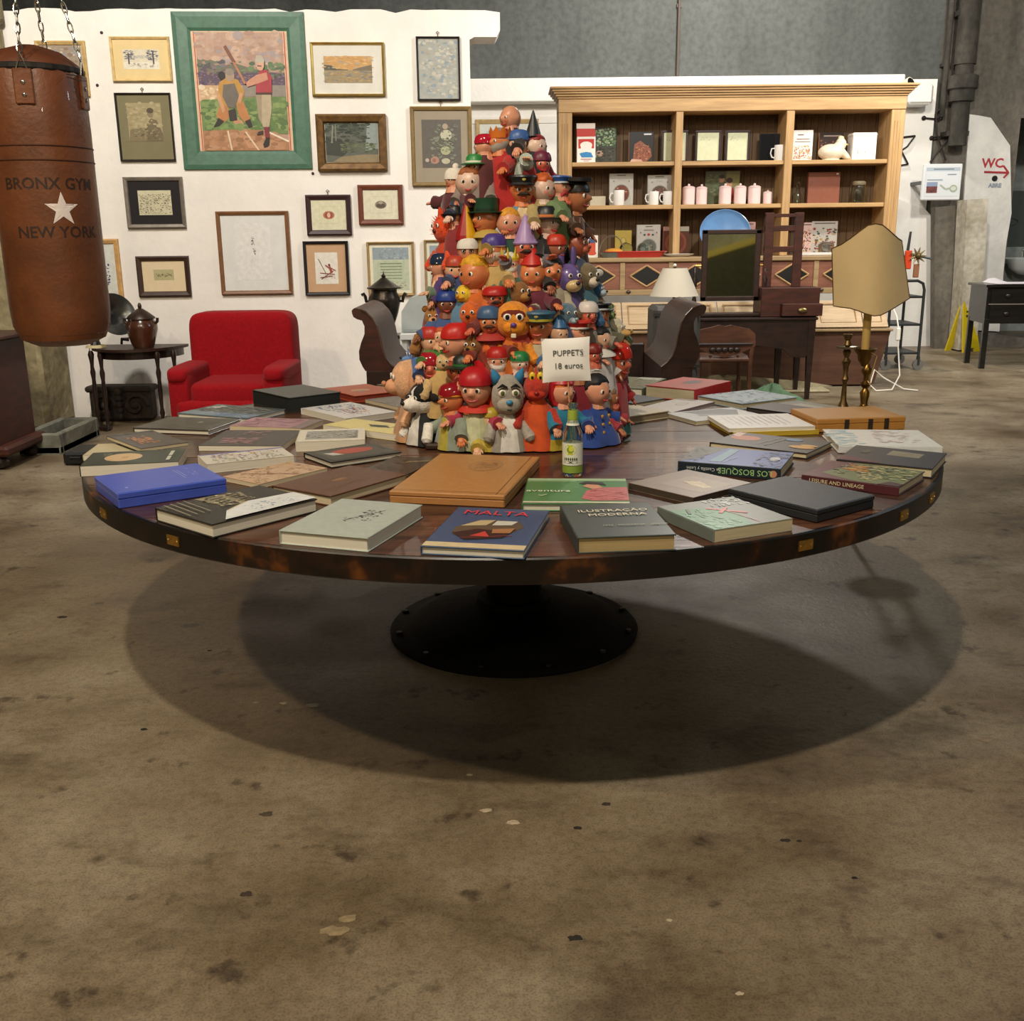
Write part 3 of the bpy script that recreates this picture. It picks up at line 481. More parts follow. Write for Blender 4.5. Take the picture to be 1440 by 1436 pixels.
# settle the books so that neighbours touch instead of cutting into each other
def corners(q, c): 
    a = q[0].rotation_euler.z; X_, Y_ = Vector((math.cos(a), math.sin(a))), Vector((-math.sin(a), math.cos(a)))
    return X_, Y_, [c+X_*q[1]*i+Y_*q[2]*j for i, j in ((-1, -1), (1, -1), (1, 1), (-1, 1))]
for it in range(60):
    moved = False
    for i in range(len(LAID)):
        for j in range(i):
            A, Bq = LAID[i], LAID[j]
            if A[3] >= Bq[4]-.001 or Bq[3] >= A[4]-.001: continue
            ca, cb = Vector(A[0].location[:2]), Vector(Bq[0].location[:2])
            if (ca-cb).length > .6: continue
            x1, y1, pa = corners(A, ca); x2, y2, pb2 = corners(Bq, cb); best = None
            for ax in (x1, y1, x2, y2):
                sa = [p.dot(ax) for p in pa]; sb = [p.dot(ax) for p in pb2]
                ov = min(max(sa), max(sb))-max(min(sa), min(sb))
                if ov <= -.002: best = None; break
                if best is None or ov < best[0]: best = (ov, ax if (ca-cb).dot(ax) > 0 else -ax)
            if best:
                d = best[1]*(best[0]+.004)*.5
                for q, s_ in ((A, 1), (Bq, -1)):
                    q[0].location.x += d.x*s_; q[0].location.y += d.y*s_
                moved = True
    for q in LAID:                      # nothing hangs far over the rim
        c_ = Vector(q[0].location[:2]); pc_ = corners(q, c_)[2]; far = max(pc_, key=lambda p: (p-Vector(TC[:2])).length); ex = (far-Vector(TC[:2])).length-TR-.01
        if ex > .002: d = (far-Vector(TC[:2])).normalized()*ex*.7; q[0].location.x -= d.x; q[0].location.y -= d.y; moved = True
    if not moved: break
# --- cider bottle with the price card
bp_ = onz(805, 668, TZ)
B = thing('cider_bottle', 'clear cider bottle with green and white label holding a sign stick', 'bottle', bp_)
GL = mat('#dfe9e2', .05, trans=1.0, spec=.5)
MB().lathe([(0, 0), (.029, 0), (.031, .004), (.031, .12), (.029, .135), (.02, .158), (.0145, .18), (.0135, .215), (.0155, .217), (.0155, .226), (.0125, .228), (.011, .21), (.0125, .18), (.018, .158), (.027, .134), (.029, .12), (.029, .008), (0, .006)], 32).build('glass', GL, B, smooth=True)
MB().lathe([(.0316, .012), (.0316, .034)], 32).build('green_band', mat('#8aa53f', .5), B, smooth=True)
lb = MB().lathe([(.0317, .036), (.0317, .105)], 32).build('label', mat('#e3e6d6', .5), B, smooth=True)
def curved(b, u, z, ru, rz, c, r=.0321, n=10):
    vs = [(r*math.sin(u), -r*math.cos(u), z)]+[(r*math.sin(u+ru*math.cos(2*math.pi*k/n)), -r*math.cos(u+ru*math.cos(2*math.pi*k/n)), z+rz*math.sin(2*math.pi*k/n)) for k in range(n)]
    b.add(vs, [(0, k+1, (k+1) % n+1) for k in range(n)], c)
lm = MB(); curved(lm, -.3, .085, .62, .017, '#c7cf2c'); curved(lm, -.3, .085, .36, .010, '#8f9f22', .0325); curved(lm, -.18, .088, .26, .008, '#d5dc4a', .0329)
for k in range(7): curved(lm, -.85+.2*k, .056, .075, .0055, '#39421f', .0323, 6)
curved(lm, -.25, .046, .75, .0035, '#2b3328', .0323); lm.build('apple_logo', VC(.5), B, fix=False)
MB().lathe([(.0137, .178), (.0157, .172), (.0160, .19), (.0145, .205)], 24).build('neck_foil', mat('#9bb044', .45), B, smooth=True)
MB().lathe([(.0205, .1585), (.0162, .171), (.0158, .174)], 24).build('neck_band', mat('#e6e9dc', .45), B, smooth=True)
st = ony(799, 537, bp_.y); sc = ony(796, 506, bp_.y)
P = thing('price_sign', 'puffy white card reading PUPPETS 18 euros on a wooden stick', 'sign', (bp_.x, bp_.y, TZ))
lo = Vector((0.002, 0, .02)); hi = st-Vector((bp_.x, bp_.y, TZ)); cen = sc-Vector((bp_.x, bp_.y, TZ))
MB().tube([lo, hi, hi+(hi-lo).normalized()*.05], .0022, 8).build('stick', mat('#c79a6a', .7), P)
pb = MB(); N = 12; wv, hv = .148, .133; vs = []; fs = []
for sgn in (-1, 1):
    k0 = len(vs)
    for j in range(N+1):
        for i in range(N+1):
            u, v = i/N*2-1, j/N*2-1; e = (1-u**4)*(1-v**4)
            pin = 1-.05*(1-abs(v))*abs(u)**3
            vs.append((u*wv/2*(1-.045*(1-v*v)*1.0), sgn*.009*e, v*hv/2*(1-.04*(1-u*u))))
    fs += [(k0+j*(N+1)+i, k0+j*(N+1)+i+1, k0+(j+1)*(N+1)+i+1, k0+(j+1)*(N+1)+i) for j in range(N) for i in range(N)]
pb.add(vs, fs); po = pb.build('card', mat('#f1efec', .55), P, smooth='full'); po.location = cen; po.rotation_euler = (math.radians(-4), math.radians(-2), 0)
text('lettering', 'PUPPETS', .0245, mat('#4a4a4c', .6), po, (.006, -.0105, .020), (math.pi/2, 0, 0))
text('lettering', '18 euros', .0245, mat('#4a4a4c', .6), po, (.006, -.0105, -.018), (math.pi/2, 0, 0))
# ================================================================ the pile of hand puppets
AX = Vector((TC.x+.005, 3.82, 0)); OUT = [0.0]
RC = [(.75, .385), (.85, .39), (1.0, .385), (1.10, .37), (1.24, .325), (1.43, .265), (1.60, .225), (1.70, .19), (1.79, .12), (1.90, .05), (2.2, .04)]
def rc(z):
    if z <= RC[0][0]: return RC[0][1]
    for (a, b), (c, d) in zip(RC, RC[1:]):
        if z <= c: return b+(d-b)*(z-a)/(c-a)
    return .04
def spot(px, py):
    y = 3.5
    for _ in range(8):
        p = ony(px, py, y); r = rc(p.z); dx = (p.x-AX.x)/r
        y = AX.y-OUT[0]-max(.01, .37*(1-(p.z-.75)/1.15))*math.sqrt(max(0.0, 1-dx*dx))
    return ony(px, py, y)
# tiered stand below the puppets
ST = thing('puppet_stand', 'dark wooden tiered stand hidden under the heap of puppets', 'stand', (AX.x, AX.y, TZ))
DW = wood('#2a1810', '#3d2417', .5)
MB().box(-.31, -.31, 0, .31, .30, .022, bev=.006).build('base_board', DW, ST)
for z, r in ((.022, .26), (.17, .20), (.32, .16), (.47, .12), (.62, .08), (.77, .06), (.90, .04)):
    MB().lathe([(0, z), (r, z), (r, z+.014), (0, z+.014)], 28).build('tier', DW, ST)
MB().tube([(0, 0, .02), (0, 0, .99)], .02, 12).build('pole', DW, ST)
def g(d2, s): return math.exp(-d2/(s*s))
HEADS = dict(plain=(.06, .10, .0, .0), hook=(.20, .075, -.06, .10), long=(.26, .08, -.03, .06), ball=(.10, .11, .02, .02), child=(.045, .07, .0, .0), big=(.16, .12, -.02, .05))
def head_mesh(H, kind, skin, lips='#b5453c', brow='#3a2a20', beard=None, cheek=None):
    ln, sw, dz, ch = HEADS[kind]; n, m_ = 30, 24; b = MB(); vs = []; wx = .40 if kind != 'child' else .46; wy = .44
    for i in range(m_+1):
        p = math.pi*i/m_
        for k in range(n):
            a = 2*math.pi*k/n; x = math.sin(p)*math.cos(a); y = math.sin(p)*math.sin(a); z = -math.cos(p)
            X_ = x*wx*(1-.16*max(0, -z)**1.5); Y_ = y*wy; Z_ = z*.5; f = max(0, -y)
            # nose, chin, brow, cheeks, eye hollows, ears
            d = ln*g(x*x*1.0+((Z_-dz*.5+.01)*2.2)**2, sw*2.2)*(f > 0); Y_ -= d; Z_ += (dz-.02)*d*1.3
            Y_ -= ch*g(x*x*1.5+((Z_+.38)*2.5)**2, .30)*(f > 0); 
            Y_ -= .03*g((abs(x)-.38)**2+((Z_-.10)*2)**2, .18)*(f > .2)
            Y_ += .03*g((abs(x)-.38)**2+((Z_-.02)*2)**2, .16)*(f > .2)
            Y_ -= .035*g((abs(x)-.5)**2+((Z_+.14)*2)**2, .2)*(f > .2)
            e = g((abs(x)-1)**2*2+(y-.12)**2*6+((Z_)*2.4)**2, .34); X_ += math.copysign(.075*e, x)
            if beard and Z_ < -.14 and y < .2: Y_ -= .07*f; Z_ -= .10*f*max(0, -z)
            vs.append((X_*H, Y_*H, Z_*H))
    for i in range(m_):
        for k in range(n):
            q = (i*n+k, i*n+(k+1) % n, (i+1)*n+(k+1) % n, (i+1)*n+k)
            cx = sum(vs[j][0] for j in q)/4/H; cz = sum(vs[j][2] for j in q)/4/H; cy = sum(vs[j][1] for j in q)/4/H; c = skin
            if cy < -.12:
                if abs(cz-(.135-2.2*(abs(cx)-.15)**2)) < .022 and .05 < abs(cx) < .25: c = brow
                elif cheek and g((abs(cx)-.2)**2+(cz+.12)**2, .08) > .4: c = cheek
                elif cz > -.16 and ln > .12 and cy < -.52: c = cheek or skin
            if beard and cz < -.16+.35*abs(cx) and cy < .05 and not (c == lips and abs(cx) < .09): c = beard
            if beard and abs(cz+.19+.1*abs(cx)) < .03 and abs(cx) < .16 and cy < -.2: c = beard
            b.add([vs[j] for j in q], [(0, 1, 2, 3)], c)
    # weld
    return b
def weld(o):
    import bmesh
    bm = bmesh.new(); bm.from_mesh(o.data); bmesh.ops.remove_doubles(bm, verts=bm.verts, dist=1e-5); bmesh.ops.recalc_face_normals(bm, faces=bm.faces); bm.to_mesh(o.data); bm.free()
    o.data.polygons.foreach_set('use_smooth', [True]*len(o.data.polygons)); return o
def hair_mesh(H, style):
    b = MB(); n, m_ = 26, 18; vs = []; R_ = random.Random(int(H*1e5))
    for i in range(m_+1):
        p = math.pi*i/m_
        for k in range(n):
            a = 2*math.pi*k/n; x = math.sin(p)*math.cos(a); y = math.sin(p)*math.sin(a); z = -math.cos(p)
            face = (y < -.15 and z < .62-.25*abs(x)) or (style != 'bob' and z < -.25+.3*(y < .2)) or (z < -.85)
            s = .78 if face else 1.10+.05*math.sin(9*a)*math.sin(7*p)
            if style == 'bob' and z < -.2 and not face: s = 1.12
            if style == 'curly' and not face: s = 1.14+R_.uniform(-.05, .07)
            vs.append((x*.41*s*H, y*.45*s*H, z*.50*s*H))
    fs = [(i*n+k, i*n+(k+1) % n, (i+1)*n+(k+1) % n, (i+1)*n+k) for i in range(m_) for k in range(n)]
    return b.add(vs, fs)
def cap_dome(b, H, z0, top, s=1.08, c=None, n=22, flop=(0, 0), wob=0):
    prof = []; vs = []; fs = []; M_ = 8
    for i in range(M_+1):
        u = i/M_; r = math.cos(u*math.pi/2)**.55 if i < M_ else 0
        for k in range(n):
            a = 2*math.pi*k/n; w_ = 1+wob*math.sin(5*a+u*4)
            vs.append((r*.42*s*H*math.cos(a)*w_+flop[0]*u*u*H, r*.46*s*H*math.sin(a)*w_+flop[1]*u*u*H, (z0+(top-z0)*math.sin(u*math.pi/2))*H))
    fs = [(i*n+k, i*n+(k+1) % n, (i+1)*n+(k+1) % n, (i+1)*n+k) for i in range(M_) for k in range(n)]
    b.add(vs, fs, c)
def hat(t, kind, H, c, hz, c2=None):
    b = MB(); b.color(c); c2 = c2 or c; R = VC(.4, .1, 40); name = 'hat'; O = (0, 0, 0)
    if kind == 'cap': cap_dome(b, H, .17, .60, 1.10); b.lathe([(.43*H, .13*H), (.455*H, .17*H), (.44*H, .23*H)], 22, c2, sy=1.08)
    elif kind == 'shiny': cap_dome(b, H, .15, .58, 1.10, wob=.02); R = VC(.15, .05, 30); b.lathe([(.44*H, .13*H), (.465*H, .17*H), (.445*H, .22*H)], 22, c2, sy=1.08)
    elif kind == 'beret': cap_dome(b, H, .16, .52, 1.3, flop=(.1, 0)); b.lathe([(.42*H, .10*H), (.44*H, .14*H), (.42*H, .2*H)], 22, c2, sy=1.1)
    elif kind == 'floppy':
        cap_dome(b, H, .16, .62, 1.10, flop=(.0, .12)); b.lathe([(.43*H, .13*H), (.465*H, .17*H), (.44*H, .23*H)], 22, c2, sy=1.08)
        b.tube([(0, .2*H, .55*H), (.1*H, .42*H, .5*H), (.15*H, .5*H, .25*H)], [.22*H, .14*H, .05*H], 10)
    elif kind == 'cone':
        b.lathe([(.42*H, .14*H), (.40*H, .22*H), (.24*H, .62*H), (.09*H, 1.0*H), (0, 1.12*H)], 20, sy=1.08); b.lathe([(.44*H, .1*H), (.46*H, .15*H), (.43*H, .2*H)], 20, c2, sy=1.08)
    elif kind == 'wizard':
        b.lathe([(.60*H, .16*H), (.45*H, .2*H), (.36*H, .55*H), (.2*H, 1.05*H), (.06*H, 1.5*H), (0, 1.62*H)], 20)
    elif kind == 'jester':
        n = 20; prof = [(.48, .0), (.46, .2), (.30, .75), (.12, 1.35), (.02, 1.75)]
        for k in range(4):
            cc = c if k % 2 == 0 else c2
            for i in range(len(prof)-1):
                for q in range(5):
                    a0 = 2*math.pi*(k*5+q)/n-1.2; a1 = 2*math.pi*(k*5+q+1)/n-1.2
                    (r0, z0), (r1, z1) = prof[i], prof[i+1]
                    b.add([(r0*H*math.cos(a0), r0*H*math.sin(a0), z0*H), (r0*H*math.cos(a1), r0*H*math.sin(a1), z0*H), (r1*H*math.cos(a1), r1*H*math.sin(a1), z1*H), (r1*H*math.cos(a0), r1*H*math.sin(a0), z1*H)], [(0, 1, 2, 3)], cc)
    elif kind == 'tophat':
        b.lathe([(.62*H, .20*H), (.63*H, .235*H), (.42*H, .25*H), (.41*H, .62*H), (.43*H, .68*H), (0, .69*H)], 24, sy=1.05); b.lathe([(.425*H, .255*H), (.425*H, .34*H)], 24, c2, sy=1.05)
    elif kind == 'brim':
        b.lathe([(.66*H, .13*H), (.67*H, .165*H), (.43*H, .21*H), (.40*H, .45*H), (.28*H, .58*H), (0, .60*H)], 24, sy=1.05); b.lathe([(.437*H, .205*H), (.43*H, .29*H)], 24, c2, sy=1.05)
    elif kind == 'police':
        b.lathe([(.42*H, .16*H), (.43*H, .28*H), (.54*H, .42*H), (.52*H, .48*H), (0, .54*H)], 24, sy=1.05)
        b.lathe([(.432*H, .17*H), (.435*H, .25*H)], 24, c2, sy=1.05)
        b.prism([(.40*H*math.cos(a), -.30*H+.42*H*math.sin(a)) for a in [math.pi+math.pi*k/10 for k in range(11)]], .15*H, .18*H, '#17181a')
        b.ball((0, -.50*H, .36*H), (.07*H, .03*H, .08*H), 8, 6, '#c9b25a')
    elif kind == 'flat':
        cap_dome(b, H, .12, .45, 1.06); b.lathe([(.44*H, .38*H), (.50*H, .40*H), (.50*H, .50*H), (0, .53*H)], 28, sy=1.08)
    elif kind == 'crown':
        n = 10; vs = []; fs = []
        for k in range(2*n):
            a = math.pi*k/n; z = .36+(.24 if k % 2 else 0)
            vs += [(.43*H*math.cos(a), .46*H*math.sin(a), .14*H), (.47*H*math.cos(a), .50*H*math.sin(a), z*H)]
        fs = [(2*k, 2*((k+1) % (2*n)), 2*((k+1) % (2*n))+1, 2*k+1) for k in range(2*n)]; b.add(vs, fs); name = 'crown'
    elif kind == 'spikes':
        for k in range(7):
            a = 2*math.pi*k/7; b.tube([(.34*H*math.cos(a), .36*H*math.sin(a), .25*H), (.42*H*math.cos(a), .44*H*math.sin(a), .75*H)], [.09*H, .015*H], 6)
        b.lathe([(.42*H, .16*H), (.44*H, .3*H), (.36*H, .36*H)], 20); name = 'crown'
    elif kind == 'hood':
        n, m_ = 24, 16; vs = []
        for i in range(m_+1):
            p = math.pi*i/m_
            for k in range(n):
                a = 2*math.pi*k/n; x = math.sin(p)*math.cos(a); y = math.sin(p)*math.sin(a); z = -math.cos(p)
                s = .75 if (y < -.2 and z < .55 and z > -.75) else 1.16
                pt = .35*max(0, z)**6
                vs.append((x*.43*s*H, y*.46*s*H+.05*H*pt, (z*.5*s+pt)*H))
        b.add(vs, [(i*n+k, i*n+(k+1) % n, (i+1)*n+(k+1) % n, (i+1)*n+k) for i in range(m_) for k in range(n)]); name = 'hood'
    elif kind == 'bun':
        cap_dome(b, H, .12, .56, 1.1); b.ball((0, .02*H, .62*H), (.2*H, .2*H, .17*H), 12, 8); name = 'hair_bun'; R = VC(.7, .15, 60)
    elif kind == 'pompom':
        cap_dome(b, H, .05, .6, 1.15); b.ball((0, .1*H, .66*H), .17*H, 12, 8); R = VC(.9, .1, 60)
    elif kind == 'turban':
        for k, (r, z) in enumerate(((.46, .16), (.47, .26), (.42, .36), (.30, .45))): b.lathe([((r-.09)*H, (z-.07)*H), (r*H, (z-.04)*H), (r*H, (z+.05)*H), ((r-.09)*H, (z+.09)*H)], 20, sy=1.06)
        b.ball((0, 0, .45*H), (.28*H, .3*H, .1*H), 12, 6)
    o = b.build(name, R, t, smooth=True); o.location = (0, 0, hz); return o
def hand_mesh(c, s):
    b = MB(); b.ball((0, 0, 0), (.40*s, .22*s, .5*s), 10, 8, c)
    for k, (x, l) in enumerate(((-.28, .42), (-.09, .52), (.11, .5), (.29, .38))): b.tube([(x*s, 0, .25*s), (x*1.15*s, -.05*s, (.35+l*.6)*s), (x*1.2*s, -.15*s, (.35+l)*s)], [.13*s, .12*s, .07*s], 6, c)
    b.tube([(.3*s, 0, -.1*s), (.55*s, -.1*s, .15*s), (.62*s, -.15*s, .38*s)], [.14*s, .12*s, .07*s], 6, c); return b
def arm(t, side, L, H, cg, cs, az, el, ln, cloth):
    """sleeve from the shoulder plus a hand; az measured from straight ahead towards the side"""
    A = Vector((side*.05, 0, L-.035)); d = Vector((side*math.sin(az)*math.cos(el), -math.cos(az)*math.cos(el), math.sin(el)))
    E = A+d*ln; mid = A+d*ln*.5+Vector((0, 0, -.006))
    sl = MB().tube([A-d*.01, mid, E], [.026, .022, .024], 10, cg).build('sleeve', cloth, t, smooth=True)
    h = hand_mesh(cs, .032).build('hand', VC(.45), sl, smooth='full'); h.location = E+d*.006; h.rotation_euler = d.to_track_quat('Z', 'Y').to_euler()
def body(t, L, w, c, cloth, c2=None, hem=None, buttons=None):
    n = 22; sd = rnd.random()*6; b = MB(); prof = [(.030, L+.004), (.034, L-.006), (.05, L-.022), (.058, L-.05), (.062, L*.55), (.070*w, L*.25), (.078*w, 0)]
    vs = []; fs = []
    for i, (r, z) in enumerate(prof):
        for k in range(n):
            a = 2*math.pi*k/n; q = r*(1+.10*(i/6.)*math.sin(5*a+sd)+.05*(i/6.)*math.sin(9*a+2*sd)); vs.append((q*math.cos(a), q*.72*math.sin(a), z))
    for i in range(len(prof)-1):
        for k in range(n):
            cc = c
            if c2 and (k in (15, 16, 17)): cc = c2
            if hem and i >= len(prof)-2: cc = hem
            b.add([vs[j] for j in (i*n+k, i*n+(k+1) % n, (i+1)*n+(k+1) % n, (i+1)*n+k)], [(0, 1, 2, 3)], cc)
    o = weld(b.build('garment', cloth, t))
    if buttons:
        for k in range(buttons[1]): MB().ball((0, 0, 0), (.006, .004, .006), 8, 6).build('button', mat(buttons[0], .3, .3), o, loc=(.0 if buttons[1] < 4 else (.018 if k % 2 else -.018), -.0465-.004*(k//2), L-.035-.028*(k if buttons[1] < 4 else k//2)))
    return o
def eyes(t, H, hz, y, s=1, iris='#2a2320', white='#efe9df', dx=.155, z=.02):
    for sx in (-1, 1):
        b = MB(); b.ball((0, 0, 0), (.068*H*s, .035*H, .058*H*s), 10, 8, white); b.ball((0, -.026*H, 0), (.036*H*s, .02*H, .042*H*s), 8, 6, iris)
        b.build('eye', VC(.2), t, smooth='full').location = (sx*dx*H, y*H, hz+z*H)
SKIN = dict(P='#d8987a', T='#b5734c', W='#dfc0ae', D='#7d4932', R='#c9674c', O='#d07c4c', L='#e0b08e', B='#9a5c45')
FELT = VC(.85, .25, 30, sheen=.3); SATIN = VC(.5, .2, 20)
PG = 'hand puppets heaped on the stand'; NPUP = []
def start(px, py, hpx, yaw, label, Lb=.17, name='hand_puppet', sink=0):
    p = spot(px, py); dist = (p-CAM).dot(FWD); H = 1.14*hpx*dist/FPX
    L = min(Lb, p.z-H*.42-TZ-.006-sink); L = max(.05, L)
    t = thing(name, label, 'puppet', (p.x, p.y, p.z-H*.42-L), math.radians(yaw), PG)
    return t, H, L, L+H*.42
def human(px, py, hpx, yaw, label, skin='P', kind='plain', hatk=None, hc='#b02020', hc2=None, hair=None, hs='short', g1='#334', g2=None, beard=None, brow='#3a2a20', cheek=None, mous=None, arms=True, glasses=False, eye='#2a2320', lips='#b5453c', Lb=.17, w=1, buttons=None, tilt=0, hem=None, az=None, el=None, bow=None, collar=None, sleeve=None):
    t, H, L, hz = start(px, py, hpx, yaw, label, Lb); sk = SKIN.get(skin, skin)
    hd = weld(head_mesh(H, kind, sk, lips, brow, beard, cheek).build('head', VC(.38, .06, 60), t)); hd.location = (0, 0, hz)
    eyes(t, H, hz, -.395, 1.3)
    MB().lathe([(.035, 0), (.028, .02), (.026, .05)], 12).build('neck', mat(sk, .5), t, loc=(0, 0, L-.012))
    mwd = .20 if kind in ('long', 'hook', 'big') else .13
    MB().tube([(-mwd*H, -.33*H, -.19*H), (-mwd*.55*H, -.405*H, -.245*H), (0, -.425*H, -.262*H), (mwd*.55*H, -.405*H, -.245*H), (mwd*H, -.33*H, -.19*H)], [.012*H, .030*H, .034*H, .030*H, .012*H], 8).build('mouth', mat(lips, .4), t, smooth=True).location = (0, 0, hz)
    if hair: hair_mesh(H, hs).build('hair', mat(hair, .6, var=.25, scale=60), t, smooth='full').location = (0, 0, hz)
    if hatk: hat(t, hatk, H, hc, hz, hc2)
    if mous: MB().tube([(-.22*H, -.36*H, -.16*H), (-.09*H, -.47*H, -.12*H), (.09*H, -.47*H, -.12*H), (.22*H, -.36*H, -.16*H)], [.02*H, .06*H, .06*H, .02*H], 8).build('moustache', mat(mous, .7), t, smooth=True).location = (0, 0, hz)
    if glasses:
        b = MB()
        for sx in (-1, 1): b.tube([(sx*.155*H+.09*H*math.cos(a*.628), -.46*H, .02*H+.08*H*math.sin(a*.628)) for a in range(10)], .014*H, 5, closed=True)
        b.tube([(-.06*H, -.46*H, .04*H), (.06*H, -.46*H, .04*H)], .014*H, 5); b.build('glasses', mat('#2a2420', .3, .5), t).location = (0, 0, hz)
    body(t, L, w, g1, FELT, g2, hem, buttons)
    if arms:
        for sd in (-1, 1): arm(t, sd, L, H, sleeve or g1, sk, rnd.uniform(.2, .9) if az is None else az, rnd.uniform(-1.0, -.35) if el is None else el, rnd.uniform(.05, .07), FELT)
    if bow: 
        b = MB(); b.add([(0, 0, 0), (-.035, -.004, .016), (-.035, -.004, -.016)], [(0, 1, 2)]); b.add([(0, 0, 0), (.035, -.004, .016), (.035, -.004, -.016)], [(0, 1, 2)]); b.ball((0, -.002, 0), .008, 8, 6)
        b.v = [(x, y, z) for x, y, z in b.v]; b.prism([(-.034, -.014), (-.004, -.004), (-.004, .004), (-.034, .014)], -.004, .004, ax='y'); b.prism([(.034, -.014), (.004, -.004), (.004, .004), (.034, .014)], -.004, .004, ax='y'); b.build('bow_tie', mat(bow, .6), t).location = (0, -.046, L-.016)
    if collar: MB().lathe([(.036, L+.006), (.062, L-.012), (.066, L-.02), (.05, L-.018)], 16, sy=.8).build('collar', mat(collar, .7), t, smooth=True)
    return t, H, L, hz
def animal(px, py, hpx, yaw, label, fur='#8a5a30', muz=None, nose='#1d1714', ear='round', earc=None, mw=(.24, .30, .2), mz=-.14, g1=None, arms=True, Lb=.16, eye_s=1.2, iris='#15100d', hw=(.42, .40, .46), brow=None, mouth=None, extra=None, legs=False, pawc=None, rough=.9, w=1, belly=None):
    t, H, L, hz = start(px, py, hpx, yaw, label, Lb); F = mat(fur, rough, var=.18, scale=45, bump=.3 if rough > .5 else 0, sheen=.3 if rough > .5 else 0, bscale=160)
    b = MB(); n, m_ = 24, 18; vs = []
    for i in range(m_+1):
        p = math.pi*i/m_
        for k in range(n):
            a = 2*math.pi*k/n; x = math.sin(p)*math.cos(a); y = math.sin(p)*math.sin(a); z = -math.cos(p); f = max(0, -y)
            k_ = 1 if z < .3 else 1
            vs.append((x*hw[0]*H*(1+.08*max(0, -z)), y*hw[1]*H-.0*f, z*hw[2]*H))
    b.add(vs, [(i*n+k, i*n+(k+1) % n, (i+1)*n+(k+1) % n, (i+1)*n+k) for i in range(m_) for k in range(n)]); b.build('head', F, t, smooth='full').location = (0, 0, hz)
    if muz: MB().ball((0, -hw[1]*H*.72, mz*H), (mw[0]*H, mw[1]*H, mw[2]*H), 16, 12).build('muzzle', mat(muz, rough, var=.12, scale=50, bump=.2 if rough > .5 else 0), t, smooth='full').location = (0, 0, hz)
    ny = -(hw[1]*.72+mw[1])*H if muz else -hw[1]*H*1.0
    MB().ball((0, 0, 0), (.085*H, .06*H, .065*H), 10, 8).build('nose', mat(nose, .3), t, smooth='full').location = (0, ny, hz+(mz+.08)*H)
    eyes(t, H, hz, -hw[1]*.93, eye_s, iris, dx=.16, z=.10)
    if brow:
        for sx in (-1, 1): MB().tube([(sx*.04*H, -hw[1]*H, .24*H), (sx*.16*H, -hw[1]*H*.98, .30*H), (sx*.28*H, -hw[1]*H*.85, .22*H)], [.02*H, .04*H, .015*H], 6).build('eyebrow', mat(brow, .8), t).location = (0, 0, hz)
    for sx in (-1, 1):
        e = MB()
        if ear == 'round': e.ball((sx*.36*H, .02*H, .38*H), (.16*H, .08*H, .16*H), 12, 8)
        elif ear == 'point': e.tube([(sx*.24*H, 0, .32*H), (sx*.32*H, 0, .52*H), (sx*.38*H, -.02*H, .66*H)], [.15*H, .10*H, .02*H], 8)
        elif ear == 'flop': e.ball((sx*.46*H, .02*H, .0), (.12*H, .14*H, .34*H), 12, 10)
        elif ear == 'long': e.ball((sx*.22*H, .05*H, .66*H), (.11*H, .06*H, .32*H), 12, 10)
        elif ear == 'side': e.ball((sx*.58*H, .02*H, .12*H), (.24*H, .07*H, .13*H), 12, 8)
        elif ear == 'antler':
            e.tube([(sx*.14*H, 0, .36*H), (sx*.22*H, 0, .62*H), (sx*.26*H, 0, .95*H)], [.06*H, .05*H, .015*H], 6); e.tube([(sx*.20*H, 0, .55*H), (sx*.42*H, 0, .70*H), (sx*.5*H, 0, .85*H)], [.045*H, .04*H, .012*H], 6)
        else: continue
        e.build('antler' if ear == 'antler' else 'ear', mat(earc or fur, rough, var=.1), t, smooth='full').location = (0, 0, hz)
    if mouth: MB().tube([(-.16*H, ny*.80, (mz-.06)*H), (0, ny*.97, (mz-.11)*H), (.16*H, ny*.80, (mz-.06)*H)], .018*H, 6).build('mouth', mat(mouth, .6), t).location = (0, 0, hz)
    gm = g1 or fur; body(t, L, w, gm, FELT, belly)
    if legs:
        for sx in (-1, 1): MB().tube([(sx*.03, -.01, .02), (sx*.034, -.02, -.02), (sx*.036, -.035, -.046)], [.024, .022, .020], 10).build('leg', F, t, smooth=True)
    if arms:
        for sd in (-1, 1):
            A = Vector((sd*.05, -.01, L-.035)); E = A+Vector((sd*.022, -.028, -.05))
            MB().tube([A, (A+E)/2, E, E+(E-A)*.18], [.020, .019, .020, .010], 10).build('arm', F if not pawc else mat(pawc, .8), t, smooth=True)
    return t, H, L, hz
# ---- top of the heap
human(718, 167, 30, -50, 'bald pink-headed puppet at the very top of the heap', 'P', 'big', g1='#2a2326', bow='#a02525', cheek='#c9765c')
human(750, 197, 22, 120, 'puppet seen from behind in a tall black pointed wizard hat', 'P', 'plain', 'wizard', '#2c3138', g1='#23262b', arms=False)
human(704, 200, 30, -55, 'king puppet with orange crown, grey beard and red robe with gold buttons', 'O', 'big', 'crown', '#d9772a', g1='#b3201f', beard='#a7a39c', hair='#8d8780', buttons=('#e0b040', 3), Lb=.22, w=1.1)
human(682, 207, 27, -95, 'puppet in a glossy crimson cap turned to one side beside the king', 'P', 'ball', 'shiny', '#b01a30', g1='#5a2226', arms=False)
human(730, 203, 29, -60, 'puppet in a royal blue cap with dark blue bow tie over pale shirt', 'L', 'plain', 'cap', '#3f66a8', g1='#b9c6bd', bow='#1f2a5c', hair='#2a2a2e', az=1.0, el=.2)
human(754, 207, 29, 50, 'red-haired lady puppet with pale cheeks below the wizard hat', 'W', 'child', g1='#a8303a', hair='#8a2a30', hs='bob', cheek='#e08d86')
